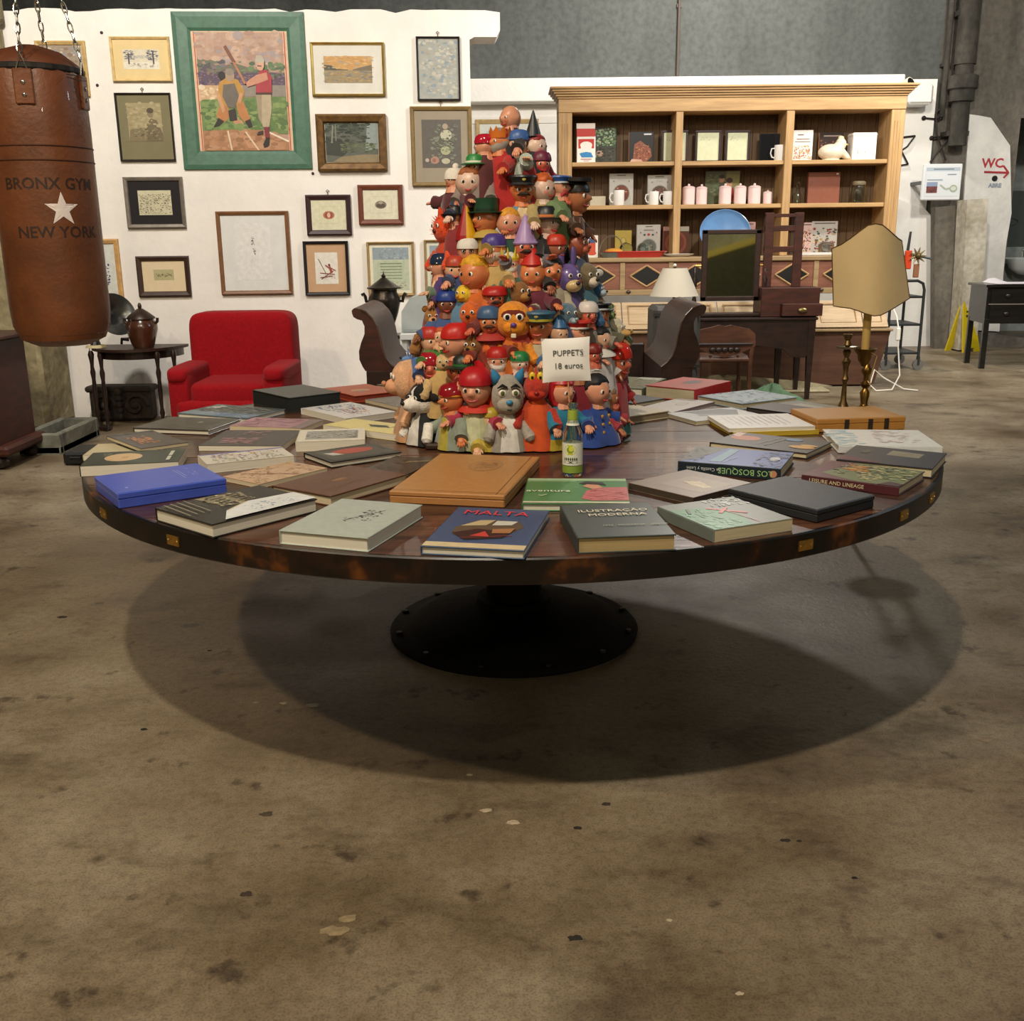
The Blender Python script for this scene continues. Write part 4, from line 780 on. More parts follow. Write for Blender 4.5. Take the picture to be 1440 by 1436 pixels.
human(761, 232, 28, 15, 'rosy big-nosed devil puppet with maroon cap and small black horns', 'R', 'ball', 'cap', '#6d2440', hc2='#6d2440', g1='#b02436', cheek='#d8404a', lips='#e0304a')
human(668, 236, 27, -20, 'puppet in a bright green hat with a white feather', 'T', 'plain', 'brim', '#2f8a45', '#e6e6d8', g1='#8d8078', hair='#4a2a1c')
human(639, 254, 25, -50, 'puppet in a white bobble cap stretching out a tan mitten hand', 'P', 'ball', 'pompom', '#e9e4da', g1='#5a1f2c', az=1.3, el=-.1)
human(660, 257, 36, -5, 'brown-haired girl puppet with a pale china face and navy dress', 'W', 'child', g1='#26304f', g2='#6b4a38', hair='#9a5a30', hs='bob', brow='#6b4630', cheek='#e0a898')
human(735, 268, 36, 5, 'policeman puppet with black peaked cap, moustache and light blue shirt', 'O', 'plain', 'police', '#26282b', '#3a3c40', g1='#5f8aa8', g2='#e0c9a0', mous='#2c1c14', brow='#2c1c14', Lb=.19)
human(763, 266, 34, 45, 'orange-haired girl puppet with rosy white face beside the police cap', 'W', 'child', g1='#b5a26a', g2='#d9c13a', hair='#c8602a', hs='curly', cheek='#e79a8c')
human(786, 264, 28, 60, 'pink-nosed puppet in a blue and white cap behind the orange-haired girl', 'P', 'big', 'police', '#2f58a5', '#dfe4ee', g1='#6d8a5a', cheek='#e06a5a')
human(806, 277, 44, 65, 'large wooden-faced old man puppet in black flat hat and brown coat', 'T', 'hook', 'flat', '#23201f', g1='#53301f', brow='#5a3a28', Lb=.24, w=1.15)
human(684, 308, 36, -55, 'hook-nosed puppet in a dark green top hat with yellow scarf', 'O', 'hook', 'tophat', '#234a34', '#1b3324', g1='#a98f3f', hair='#7a5030', collar='#b39a4a')
human(716, 314, 34, 8, 'blonde girl puppet in a dark green dress', 'P', 'child', g1='#1f4a3a', hair='#d8962e', hs='short', cheek='#e28a74', brow='#8a5a24')
human(768, 314, 35, 50, 'witch puppet with red hair, orange-banded black hat and long white face', 'W', 'hook', 'brim', '#1f1f22', '#d07a3a', g1='#1b1a1d', hair='#b8401f', hs='bob', lips='#c0302a')
human(640, 306, 25, -70, 'puppet in a small black bowler between the jester hat and orange fur', 'P', 'plain', 'brim', '#15181a', g1='#8a2a2c', arms=False)
human(656, 338, 28, 160, 'puppet turned away under a tall yellow and red jester hat', 'P', 'plain', 'jester', '#e0a81c', '#a01f24', g1='#27357c', arms=False)
# orange furry one
t, H, L, hz = animal(627, 322, 40, -60, 'shaggy bright orange furry creature puppet beside the jester hat', '#d8491c', None, '#5a1f10', 'point', '#c73e16', g1='#c2401c', Lb=.2)
b = MB(); R_ = random.Random(5)
for k in range(90):
    d = Vector((R_.gauss(0, 1), R_.gauss(0, 1), R_.uniform(-.6, 1.6))).normalized(); a = Vector((d.x*.4*H, d.y*.38*H, d.z*.46*H)); b.tube([a, a+d*.12*H+Vector((-.03*H, 0, .05*H))], [.02*H, .002*H], 4)
b.build('shaggy_fur', mat('#e0521f', .9), t).location = (0, 0, hz)
# ---- second tier
human(658, 354, 30, 0, 'grandmother puppet with white hair bun and dark glasses', 'P', 'plain', 'bun', '#e6e2da', g1='#3a4a78', glasses=True, Lb=.15)
human(695, 352, 34, -30, 'bearded gnome puppet in a purple cap with white fur band', 'O', 'big', 'cap', '#4a3a8c', g1='#c2a668', beard='#e6ded0', hs='short', hc2='#efeae0')
human(739, 348, 36, 5, 'swarthy moustached puppet in a lavender cone hat raising a hand', 'R', 'plain', 'cone', '#a78abf', '#a78abf', g1='#6d6a72', mous='#2a1a14', az=.5, el=.6)
human(717, 372, 27, 0, 'little king puppet with yellow spiked crown and white beard', 'P', 'plain', 'spikes', '#d9c23a', g1='#4a6a5a', beard='#e9e6de', hair='#d8d4ca')
human(621, 376, 30, -95, 'long pink-nosed puppet with glossy dark blue hair and purple dress', 'P', 'long', 'shiny', '#24304a', '#24304a', g1='#4f3478', arms=True, az=.4)
human(641, 380, 30, 0, 'boy puppet in a red cap with green band and grey-green shirt', 'L', 'child', 'cap', '#b5432c', '#3a5a2a', g1='#6d8672', cheek='#e29a86', az=1.2, el=-.1)
human(667, 386, 42, -35, 'golden curly-haired boy puppet in an orange smock', 'O', 'child', g1='#d0661c', hair='#dba428', hs='curly', cheek='#d8764e', Lb=.2, w=1.15, az=.9)
human(781, 350, 30, 45, 'dark-browed puppet in a small red cap below the witch', 'B', 'plain', 'cap', '#c03a26', g1='#2a2326', brow='#1a100c')
animal(811, 345, 36, 60, 'red-brown devil puppet with curling horns looking outwards', '#9a4f38', '#a85a42', '#8a3a2a', 'antler', '#6a5a4a', g1='#3a4a63', mw=(.2, .2, .16), rough=.4, brow='#3a1a12')
human(775, 382, 36, 10, 'long tan-faced man puppet with thick black hair and beige shirt', 'O', 'long', g1='#b3a892', hair='#171413', brow='#120d0a', Lb=.2)
human(749, 386, 36, -5, 'child puppet in a red pointed hood with yellow fringe and maroon dress', 'O', 'child', 'hood', '#c02a22', g1='#6d2438', hem='#b01f22', hair='#d99a1f', hs='short', cheek='#e08a5c')
animal(799, 392, 40, 30, 'glossy lavender donkey puppet with cream muzzle and belted purple coat', '#6a5a94', '#c9b07e', '#3a2a3a', 'long', '#6a5a94', g1='#4f427e', rough=.25, mw=(.26, .28, .2), mz=-.2, pawc='#d8b58c')
animal(824, 390, 38, 40, 'olive-brown dog puppet with pale muzzle and one big white upright ear', '#6f6148', '#cfc6b3', '#2a221c', 'side', '#e6e3da', g1='#3f6a78', mw=(.2, .26, .18))
animal(838, 408, 24, 70, 'small blue mouse puppet tucked against the counter side', '#2f5f8a', '#b9c9d3', '#1a1a20', 'round', '#2f5f8a', g1='#7d8a8a')
# ---- middle tier
animal(653, 414, 26, -30, 'yellow duck puppet with blue striped wing', '#e0bd2c', '#dba428', '#d08a1c', None, None, g1='#5a88a8', mw=(.22, .35, .1), arms=False)
human(629, 428, 30, 0, 'brown-faced puppet in a royal blue cap', 'D', 'plain', 'cap', '#24408f', g1='#3f5a8f', az=1.2)
animal(609, 446, 26, 5, 'small brown bear puppet with shiny red bow tie', '#9a6a30', '#d09a6a', '#1f140d', 'round', '#8a5a28', g1='#7d5a2a')
human(612, 422, 22, -60, 'cream blank-faced puppet with a pointed cap above the brown bear', '#dcb98a', 'child', 'cone', '#d9b786', '#d9b786', g1='#8a2a3a', arms=False)
human(696, 420, 30, 10, 'dark-faced puppet in a flat red beret beside the golden-haired boy', 'R', 'plain', 'beret', '#b5201f', g1='#7d2a24', mous='#2a1a14')
animal(731, 412, 30, 40, 'brown teddy puppet with big white eye and red patch cap', '#85592a', '#a87a44', '#1d120a', 'round', '#c9a07c', g1='#a8342a', eye_s=1.5)
animal(662, 442, 34, -15, 'orange felt fox puppet with round button eyes', '#cf5f1c', None, '#2a1a10', None, None, g1='#c75a1c')
human(688, 453, 34, 0, 'moustached puppet in a slate blue workman cap and red scarf', 'O', 'plain', 'cap', '#3f5f86', '#34507a', g1='#8a3020', mous='#4a2f20', collar='#a8302a')
# large orange dog with mask
t, H, L, hz = animal(722, 450, 46, 0, 'big orange plush dog puppet with brown eye mask, purple nose and buck teeth', '#dd8a22', '#dd8a22', '#5b3d94', 'flop', '#dd8a22', g1='#cf6a1c', eye_s=1.7, mw=(.3, .18, .2), mz=-.18, Lb=.13, hw=(.50, .42, .50), w=1.15)
b = MB(); b.ball((0, -.27*H, .12*H), (.34*H, .13*H, .20*H), 18, 10); b.build('eye_mask', mat('#6a2416', .9), t, smooth='full').location = (0, 0, hz)
MB().box(-.07*H, -.50*H, -.44*H, .07*H, -.46*H, -.32*H, bev=.004).build('teeth', mat('#e9dcc0', .4), t).location = (0, 0, hz)
human(759, 459, 38, -15, 'bus-driver puppet in a blue badge cap with yellow brim and beige smock', 'O', 'big', 'police', '#3d6a86', '#c2b43a', g1='#b9ae92', Lb=.22, w=1.1)
animal(797, 443, 32, 30, 'blue-grey elephant puppet with a pale trunk', '#5a7486', '#9fb0b8', '#8fa0a8', 'side', '#5a7486', g1='#3a4a6d', mw=(.13, .42, .13), mz=-.2)
human(826, 444, 30, 25, 'white-haired old puppet with spectacles', 'R', 'big', 'cap', '#d8d0cc', g1='#8a8478', glasses=True)
human(843, 441, 27, 55, 'puppet in a black sailor cap facing the bookcase', 'T', 'plain', 'police', '#1c1c20', '#dfe2ea', g1='#6d6a52')
animal(855, 440, 20, 40, 'tiny green frog puppet behind the sailor cap', '#5f7a4a', '#7d9a5a', '#3a4a2a', 'round', '#5f7a4a', g1='#4a6a3a', rough=.4)
animal(863, 463, 32, 70, 'cream bird puppet with big open beak and maroon collar', '#d8cfb4', '#dcb06a', '#b58a4a', None, None, g1='#7d1f2a', mw=(.16, .42, .16), arms=False)
human(813, 468, 30, 50, 'puppet in a bright red baseball cap bending forward', 'P', 'big', 'police', '#c4281f', '#e8e2da', g1='#3f6a8f', arms=True)
human(786, 470, 26, 30, 'puppet in a blue denim bonnet beside the red baseball cap', 'L', 'child', 'hood', '#3a6a9a', g1='#4a78b0')
# ---- lower tiers
human(642, 482, 40, -60, 'grinning puppet with huge hooked nose, wide red mouth and scarlet cap', 'P', 'long', 'floppy', '#c4231c', '#b51f1a', g1='#b3402c', lips='#b01a18', Lb=.15)
human(606, 480, 32, 25, 'pink-faced puppet in an orange and red cap above the blue mouse', 'L', 'plain', 'cap', '#b5302a', '#d9863a', g1='#4a6fb5')
human(622, 474, 24, -10, 'small red-haired puppet beside the green ribbon', 'L', 'child', None, g1='#4a7a34', hair='#b8542a', hs='bob')
animal(665, 487, 30, -20, 'brown bear puppet with glassy eye below the fox', '#7a4f22', '#94682f', '#1d120a', 'round', '#b99a7a', g1='#5a3a1c', eye_s=1.4)
animal(584, 500, 27, -60, 'cornflower blue mouse puppet with black nose sticking out sideways', '#5f86c4', '#6f94cc', '#17171c', 'round', '#4a70b0', g1='#5a80c0', mw=(.18, .45, .16), arms=False)
human(606, 517, 34, 0, 'puppet in a maroon cap with fat pink lips', 'R', 'big', 'shiny', '#a01a2a', '#8f1624', g1='#2a2426', cheek='#e0766a', lips='#d0504a')
animal(624, 510, 25, 0, 'cream stag puppet with antlers and white ruff', '#cdb07c', '#d8c094', '#5a4430', 'antler', '#c9ad78', g1='#c9a86a', mw=(.14, .2, .14))
human(653, 522, 34, -45, 'smiling puppet in a black felt hat with green band', 'O', 'hook', 'brim', '#1c2a22', '#2f6a3a', g1='#3a4046', hair='#1f1814')
human(700, 508, 30, 0, 'white-bearded puppet with red fur-trimmed cap', 'P', 'plain', 'cap', '#b5241f', '#e9e4da', g1='#c9401f', beard='#efece6', hair='#e6e2da')
human(731, 512, 27, 20, 'puppet in a bright green cap with white fur and pink nose', 'W', 'ball', 'cap', '#1f7a42', '#eee9df', g1='#8a1f24', cheek='#e07a6a', hair='#e6e2da')
OUT[0] = .03
human(669, 548, 46, -15, 'large smirking jester puppet in red cap with red sleeves and pale green smock', 'P', 'hook', 'floppy', '#b81a24', '#a8161f', g1='#b9bc92', g2='#c9ccA6', brow='#1a100c', hair='#2a1a14', sleeve='#b02a4a', collar='#c0301f', Lb=.15, w=1.1, az=.8, el=-.35)
human(636, 562, 36, -50, 'long-nosed puppet in a shiny dark red helmet with yellow tuft', 'O', 'long', 'shiny', '#8f1420', '#d9a52c', g1='#8f9a8c', g2='#b5a83a', Lb=.14)
OUT[0] = .03
# pig, cow, wolf and friends at the front
t, H, L, hz = animal(577, 534, 52, -75, 'big flesh-pink pig puppet turned away behind the cow', '#dba981', '#d8a07a', '#c78a68', 'flop', '#d39c76', g1='#c99568', hw=(.42, .46, .5), mw=(.2, .3, .2), Lb=.2, w=1.25)
t, H, L, hz = animal(594, 562, 40, -50, 'black and white cow puppet with drooping snout', '#e6e2da', '#e9e4da', '#1a1616', 'side', '#1a1616', g1='#141416', belly='#d9d6cf', mw=(.26, .46, .24), mz=-.12, Lb=.14)
b = MB(); b.ball((.16*H, -.02*H, .18*H), (.32*H, .38*H, .34*H), 14, 10); b.build('black_patch', mat('#141416', .9), t, smooth='full').location = (0, 0, hz)
for sx in (-1, 1): MB().tube([(sx*.2*H, 0, .4*H), (sx*.26*H, -.02*H, .58*H)], [.07*H, .02*H], 8).build('horn', mat('#dccfae', .5), t).location = (0, 0, hz)
t, H, L, hz = animal(714, 556, 50, 6, 'grey felt wolf puppet with blue ears, black eyebrows and white bib', '#a39d92', '#aaa498', '#3f8fc0', 'point', '#2f7aa8', g1='#9b958a', belly='#e6e4de', brow='#141416', mouth='#2a2624', eye_s=1.5, mw=(.30, .16, .22), mz=-.2, legs=True, Lb=.13, hw=(.40, .36, .52), iris='#5a6a3a')
t, H, L, hz = animal(754, 545, 38, 0, 'scarlet crested creature puppet with yellow eyes and orange cape', '#b5301f', '#b8321f', '#8a1f16', None, None, g1='#cf4a16', belly='#d8551c', mw=(.3, .2, .16), mz=-.2, Lb=.17, eye_s=.1)
for sx in (-1, 1):
    b = MB(); b.ball((0, 0, 0), (.11*H, .08*H, .16*H), 12, 8, '#e0c02c'); b.ball((0, -.07*H, -.02*H), (.045*H, .03*H, .06*H), 8, 6, '#17130f'); b.build('goggle_eye', VC(.25), t, smooth='full').location = (sx*.13*H, -.22*H, hz+.38*H)
b = MB()
for k in range(5): b.tube([(0, (-.1+.1*k)*H, .40*H), (0, (-.1+.12*k)*H, .64*H)], [.07*H, .015*H], 6)
b.build('crest', mat('#c73a1f', .6), t).location = (0, 0, hz)
human(790, 552, 36, 40, 'dwarf puppet in red hood with turquoise shirt and yellow trousers', 'P', 'ball', 'hood', '#b3202a', g1='#1f7a9a', hem='#a8941f', hair='#d8742a', Lb=.17, beard=None)
human(838, 550, 40, 45, 'dark-haired guardsman puppet in royal blue coat with gold buttons', 'P', 'plain', None, g1='#24489a', hair='#15151a', hs='short', buttons=('#d9a83a', 6), Lb=.19, w=1.35, sleeve='#24489a')
OUT[0] = 0.0
human(864, 510, 44, 50, 'weathered red-capped puppet with hooked nose above the blue guardsman', 'R', 'hook', 'shiny', '#cf2f20', '#b8281c', g1='#a81f26', hem='#2a7a72', Lb=.22)
human(844, 478, 30, 45, 'puppet with slicked black hair and white collar', 'L', 'plain', None, g1='#d6d4d2', hair='#15141a', hs='short', collar='#e6e4de')
human(833, 500, 26, 30, 'puppet in a dark red cap peeping past the price card', 'R', 'plain', 'cap', '#7d2018', g1='#c9c4ba', arms=False)
human(856, 560, 26, 80, 'small tan puppet behind the blue guardsman', 'T', 'plain', None, g1='#a8303a', hair='#8a6a4a')
human(812, 522, 28, 10, 'puppet in maroon robe half hidden by the price card', 'T', 'plain', 'cap', '#8f1f2a', g1='#8a1c2c', arms=False)
human(778, 508, 28, 0, 'puppet in a grey felt cap directly behind the price card', 'L', 'plain', 'cap', '#8a8478', g1='#b9ae92', arms=False)
human(690, 590, 26, 15, 'little golden-skirted puppet between the jester and the wolf', 'L', 'child', 'cap', '#b8a23a', g1='#c2ab3a', Lb=.1)
# ================================================================ pictures on the white wall
GLAZE = mat('#ffffff', .08, trans=1.0, spec=.3)
def picture(x0, y0, x1, y1, label, fc, fw, items, mw=0, mc='#e6e0d2', fd=.03, rot=0, rough=.5, metal=0, fc2=None, quad=None, wallz=None, inner=None, name='framed_picture', cat='picture', hook=False, place=None):
    if place: o, ang, w, h = place
    else:
        (u0, z1), (u1, z0) = wall_uv((x0*2+0)/2, y0), wall_uv(x1, y1)
        ua, za = wall_uv((x0+x1)/2, (y0+y1)/2); ul = wall_uv(x0, (y0+y1)/2)[0]; ur = wall_uv(x1, (y0+y1)/2)[0]
        zt = wall_uv((x0+x1)/2, y0)[1]; zb_ = wall_uv((x0+x1)/2, y1)[1]; w, h = ur-ul, zt-zb_
        o = WA+WD*((ul+ur)/2)+Vector((0, 0, (zt+zb_)/2)); ang = WANG
    t = thing(name, label, cat, o-Vector((math.sin(-ang), math.cos(ang), 0))*.004, ang, 'pictures hung on the white wall' if not place else None)
    t.rotation_euler = (0, math.radians(rot), ang)
    fm = mat(fc, rough, metal, var=.15, scale=20, c2=fc2); b = MB()
    for sgn in (0, 1, 2, 3):
        # mitred moulding, one length per side
        W, Hh = (w, h) if sgn % 2 == 0 else (h, w)
        pr = [(-W/2, -Hh/2, 0), (W/2, -Hh/2, 0), (W/2-fw, -Hh/2+fw, 0), (-W/2+fw, -Hh/2+fw, 0)]
        i = .25*fw; vs = [(x, -y_, z) for (x, z, _), y_ in zip(pr, (0,)*4)]
        outer = [(-W/2, -Hh/2), (W/2, -Hh/2)]; mid = [(-W/2+i, -Hh/2+i), (W/2-i, -Hh/2+i)]; inn = [(-W/2+fw*.8, -Hh/2+fw*.8), (W/2-fw*.8, -Hh/2+fw*.8)]; inb = [(-W/2+fw, -Hh/2+fw), (W/2-fw, -Hh/2+fw)]
        vs = [(outer[0][0], 0, outer[0][1]), (outer[1][0], 0, outer[1][1]), (outer[1][0], -fd*.8, outer[1][1]), (outer[0][0], -fd*.8, outer[0][1]), (mid[0][0], -fd, mid[0][1]), (mid[1][0], -fd, mid[1][1]), (inn[1][0], -fd*.7, inn[1][1]), (inn[0][0], -fd*.7, inn[0][1]), (inb[1][0], -.004, inb[1][1]), (inb[0][0], -.004, inb[0][1])]
        R = Matrix.Rotation(-sgn*math.pi/2, 3, 'Y'); vs = [R @ Vector(v) for v in vs]
        bb = MB().add(vs, [(0, 1, 2, 3), (3, 2, 5, 4), (4, 5, 6, 7), (7, 6, 8, 9), (0, 9, 8, 1)]); bb.build('frame_side', fm, t)
    iw, ih = w-2*fw, h-2*fw
    MB().box(-iw/2-.004, -.008, -ih/2-.004, iw/2+.004, -.002, ih/2+.004).build('mat_board' if mw else 'backing', mat(mc, .85, var=.04), t)
    aw, ah = (iw-2*mw, ih-2*mw) if not isinstance(mw, tuple) else (iw-2*mw[0], ih-2*mw[1])
    if inner: aw, ah = inner[0]*iw, inner[1]*ih
    a = art(items, aw, ah, .0004).build('painting', VC(.6, .15, 25), t, fix=False); a.rotation_euler = (math.pi/2, 0, 0); a.location = (0 if not inner else (inner[2]-.5)*iw, -.0085, 0 if not inner else (inner[3]-.5)*ih)
    if hook: MB().tube([(0, -.004, h/2-.005), (0, -.006, h/2+.02), (.012, -.006, h/2+.03), (0, -.006, h/2+.04), (-.012, -.006, h/2+.03), (0, -.006, h/2+.018)], .003, 6).build('hanging_ring', mat('#5a4a30', .4, .8), t)
    return t, w, h
R1 = lambda n, x0, y0, x1, y1, k, s, cs, sd: ('n', x0, y0, x1, y1, k, s, cs, sd)
picture(54, 58, 124, 136, 'tan framed brown picture half hidden behind the punching bag', '#c2a36a', .035, [('r', 0, 0, 1, 1, '#9a8a78'), R1('n', .05, .3, .9, .95, 30, .12, ['#b5a08a', '#8f959a', '#c9bca8', '#8a7460'], 1)])
picture(157, 52, 241, 115, 'cream matted winter tree drawing in a pale frame', '#d9bd84', .022, [('r', 0, 0, 1, 1, '#d8cfb4'), ('r', 0, 0, 1, .35, '#e0dac6'), R1('n', .05, .5, .3, .95, 26, .07, ['#6d6a72', '#55525c', '#8a8890'], 2), R1('n', .68, .45, .95, .95, 26, .07, ['#6d6a72', '#55525c', '#8a8890'], 3), R1('n', .3, .55, .7, .7, 20, .05, ['#9a98a0', '#b5b2b5'], 4), ('l', .16, .25, .16, .8, .012, '#4d4a50'), ('l', .84, .25, .84, .9, .012, '#4d4a50'), R1('n', .2, .1, .85, .3, 20, .05, ['#b3aea5', '#a5a19c'], 5)], mw=.07, mc='#dcc48e')
picture(166, 131, 244, 227, 'sepia portrait photograph of a seated woman in olive mount and thin black frame', '#2a1f1a', .016, [('r', 0, 0, 1, 1, '#a0926c'), R1('n', 0, .3, 1, 1, 40, .12, ['#a89a74', '#96885f', '#b0a27c'], 6), ('p', [(.45, 0), (.55, .45), (.68, .6), (.85, .55), (1, .2), (1, 0)], '#6d6044'), ('e', .68, .72, .09, .11, '#87785a'), ('p', [(0, 0), (.05, .3), (.4, .36), (.55, .1), (.5, 0)], '#7d7050'), R1('n', .1, .05, .9, .35, 30, .07, ['#5d5238', '#84765a', '#968862'], 7), ('e', .68, .8, .1, .07, '#4d432f')], mc='#7b7456', mw=.01, inner=(.66, .60, .50, .58), hook=True)
picture(177, 249, 260, 321, 'crowd engraving in black mount and silver frame', '#8d8378', .035, [('r', 0, 0, 1, 1, '#cfc9a8'), R1('n', .03, .05, .97, .85, 150, .04, ['#7d7a62', '#55523f', '#a8a488', '#8f7a5a', '#4a4a52'], 8)], mw=.07, mc='#1c1819', metal=.4, rough=.35)
picture(120, 336, 171, 422, 'pale wood framed white print with a blue figure beside the punching bag', '#c99d62', .045, [('r', 0, 0, 1, 1, '#d6d8d0'), R1('n', .45, .2, .75, .65, 30, .06, ['#3a3f78', '#5a6298', '#2a2c52'], 9)])
picture(194, 360, 268, 417, 'small landscape sketch on a wide cream mount in dark wood frame', '#3a2418', .045, [('r', 0, 0, 1, 1, '#b9b184'), R1('n', .1, .3, .9, .6, 22, .08, ['#5a5238', '#8a8055', '#3a3424'], 10)], mc='#ddc9a4', mw=.05, inner=(.48, .36, .5, .55))
picture(308, 297, 409, 414, 'tall white-mounted print of a small sketched figure in walnut frame', '#7a5230', .035, [('r', 0, 0, 1, 1, '#e4e2dc'), R1('n', .46, .62, .54, .76, 14, .03, ['#4a4644', '#6d6864'], 11), R1('n', .5, .45, .56, .56, 12, .025, ['#55504d', '#86817c'], 12), R1('n', .42, .22, .56, .4, 10, .012, ['#a09c96'], 13)], mc='#d9d8d3', mw=.05, inner=(.56, .76, .48, .52))
# the green-bordered base-ball print
BB = [('r', 0, 0, 1, 1, '#d8b594'), ('r', .02, .0, .03, 1, '#b5402e'), ('r', .97, .0, .98, 1, '#b5402e'), ('r', .04, .005, .96, .995, '#b3917c'), R1('n', .05, .72, .95, .99, 60, .09, ['#b8957f', '#a88572', '#c4a48c', '#a39390', '#b89b88'], 20), ('p', [(.04, .8), (.35, .76), (.6, .70), (.96, .62), (.96, .52), (.04, .56)], '#6d6a55'), R1('n', .05, .6, .5, .75, 40, .05, ['#55504f', '#7d6a72', '#64705a', '#5a4d5c'], 21), R1('n', .5, .62, .96, .74, 26, .06, ['#5d7350', '#6d8258', '#4f6248'], 22), ('r', .04, .555, .96, .66, '#5a4a5c'), R1('n', .05, .56, .95, .66, 70, .03, ['#6d5a6d', '#4a3d4f', '#7d6874', '#8a6a60'], 23), ('r', .04, .42, .5, .555, '#c9a67c'), R1('n', .05, .40, .45, .54, 20, .07, ['#d8bb94', '#c4a078', '#e0cdae'], 24), ('r', .5, .46, .96, .555, '#8d8478'), ('p', [(.04, .16), (.04, .42), (.3, .45), (.96, .46), (.96, .14)], '#6a8248'), R1('n', .05, .18, .95, .44, 90, .08, ['#5f7a40', '#7a9152', '#55703c', '#889a5c'], 25), ('p', [(.04, 0), (.04, .17), (.34, .18), (.72, .175), (.96, .08), (.96, 0)], '#a87852'), R1('n', .05, .01, .9, .15, 40, .08, ['#b58560', '#9a6c48', '#b88d6a'], 26), ('p', [(.34, .30), (.44, .30), (.62, .02), (.52, .02)], '#bf8c66'), ('l', .31, .17, .34, .0, .012, '#dcc7a8'), ('l', .5, .16, .63, .0, .012, '#dcc7a8'), ('l', .70, .175, .96, .075, .014, '#e6d8bd'),
    # catcher
    ('p', [(.20, .30), (.26, .42), (.34, .40), (.33, .28), (.28, .24), (.22, .26)], '#b87a44'), ('p', [(.42, .40), (.5, .42), (.56, .27), (.50, .24), (.44, .30)], '#b87a44'), ('p', [(.16, .20), (.22, .28), (.28, .25), (.22, .21)], '#2a211c'), ('p', [(.50, .25), (.56, .27), (.58, .2), (.54, .19)], '#2a211c'), ('p', [(.22, .44), (.26, .58), (.34, .62), (.46, .60), (.52, .50), (.48, .40), (.28, .38)], '#b98a3a'), ('p', [(.28, .46), (.30, .56), (.42, .57), (.46, .46), (.40, .36), (.33, .37)], '#6a6258'), ('p', [(.33, .34), (.41, .36), (.42, .26), (.34, .25)], '#332822'), ('e', .375, .635, .05, .05, '#a98d74'), ('e', .375, .665, .048, .03, '#8d8070'), ('e', .29, .635, .04, .035, '#241d1a'), ('p', [(.22, .46), (.25, .50), (.30, .34), (.27, .32)], '#c9966c'), ('p', [(.47, .50), (.50, .48), (.47, .40), (.44, .42)], '#c9966c'),
    # batter
    ('p', [(.64, .48), (.80, .48), (.80, .36), (.76, .20), (.69, .20), (.66, .36)], '#b5a486'), ('p', [(.64, .48), (.70, .48), (.68, .22), (.65, .28)], '#9c8c70'), ('p', [(.70, .20), (.76, .20), (.755, .10), (.71, .10)], '#7d2430'), ('p', [(.68, .05), (.72, .11), (.755, .11), (.745, .04), (.69, .02)], '#241a18'), ('p', [(.64, .16), (.69, .17), (.69, .14), (.62, .13)], '#3a2422'), ('p', [(.64, .48), (.65, .60), (.70, .68), (.78, .68), (.82, .62), (.81, .48)], '#a8323a'), ('p', [(.66, .64), (.58, .60), (.54, .57), (.56, .54), (.68, .57), (.78, .60), (.77, .66)], '#c98d70'), ('r', .64, .475, .81, .492, '#4a2a20'), ('e', .705, .73, .045, .055, '#d0a084'), ('p', [(.655, .755), (.67, .80), (.73, .80), (.755, .76), (.75, .74), (.66, .74)], '#b5aa96'), ('l', .675, .715, .72, .712, .008, '#4a3428'), ('l', .535, .565, .40, .79, .016, '#b87a50'), ('l', .43, .75, .345, .88, .026, '#7a4a34')]
t, w, h = picture(250, 17, 433, 238, 'large vintage batter and catcher print in a broad flat green board frame', '#3d6650', .145, BB, fd=.022, mc='#d8bfa0')
picture(438, 60, 541, 136, 'orange sunset over a lake, white mount, thin gilt frame', '#c9a95a', .022, [('r', 0, 0, 1, 1, '#c99a5a'), ('r', 0, 0, 1, .48, '#9a8a68'), R1('n', 0, .5, 1, 1, 50, .09, ['#d0a468', '#c08f52', '#b5a288', '#d8b27a'], 30), R1('n', 0, .02, 1, .45, 50, .08, ['#a8895a', '#8a8270', '#b59a68', '#77757a'], 31), ('p', [(0, .48), (0, .68), (.15, .66), (.26, .52), (.5, .5), (.5, .48)], '#55503f'), ('p', [(.6, .5), (.8, .6), (1, .68), (1, .46), (.6, .47)], '#776a55')], mc='#d8d5ca', mw=.08, metal=.8, rough=.3)
picture(446, 161, 544, 241, 'dark oil painting of trees beside a path in heavy bronze frame', '#5a4020', .07, [('r', 0, 0, 1, 1, '#5a5d52'), ('p', [(.75, .3), (.8, 1), (1, 1), (1, .35)], '#8a958f'), R1('n', .0, .5, .85, 1, 60, .10, ['#2d352a', '#3d4838', '#252c24', '#4a5540'], 32), ('p', [(0, .2), (0, .65), (.3, .6), (.45, .3), (.3, .15)], '#34382d'), R1('n', .3, .25, .95, .5, 40, .07, ['#566245', '#445038', '#6a7052'], 33), ('p', [(.1, 0), (.3, .15), (.7, .2), (1, .2), (1, 0)], '#8a7a5a'), ('l', .12, .5, .15, .95, .01, '#8a8a78'), ('l', .2, .55, .2, .98, .008, '#7d7d6c')], fd=.05, metal=.3, fc2='#7d5c30')
picture(431, 274, 494, 331, 'small red oval crest print in dark wood frame', '#33191a', .045, [('r', 0, 0, 1, 1, '#d8d4b4'), ('r', .22, .2, .78, .8, '#c9c4a2'), ('r', .23, .215, .77, .785, '#d8d4b4'), ('e', .5, .5, .17, .14, '#b5735a'), ('e', .44, .5, .06, .1, '#9a4a3c'), ('e', .56, .5, .06, .1, '#9a4a3c'), ('e', .5, .5, .05, .08, '#d8b59a')], hook=True)
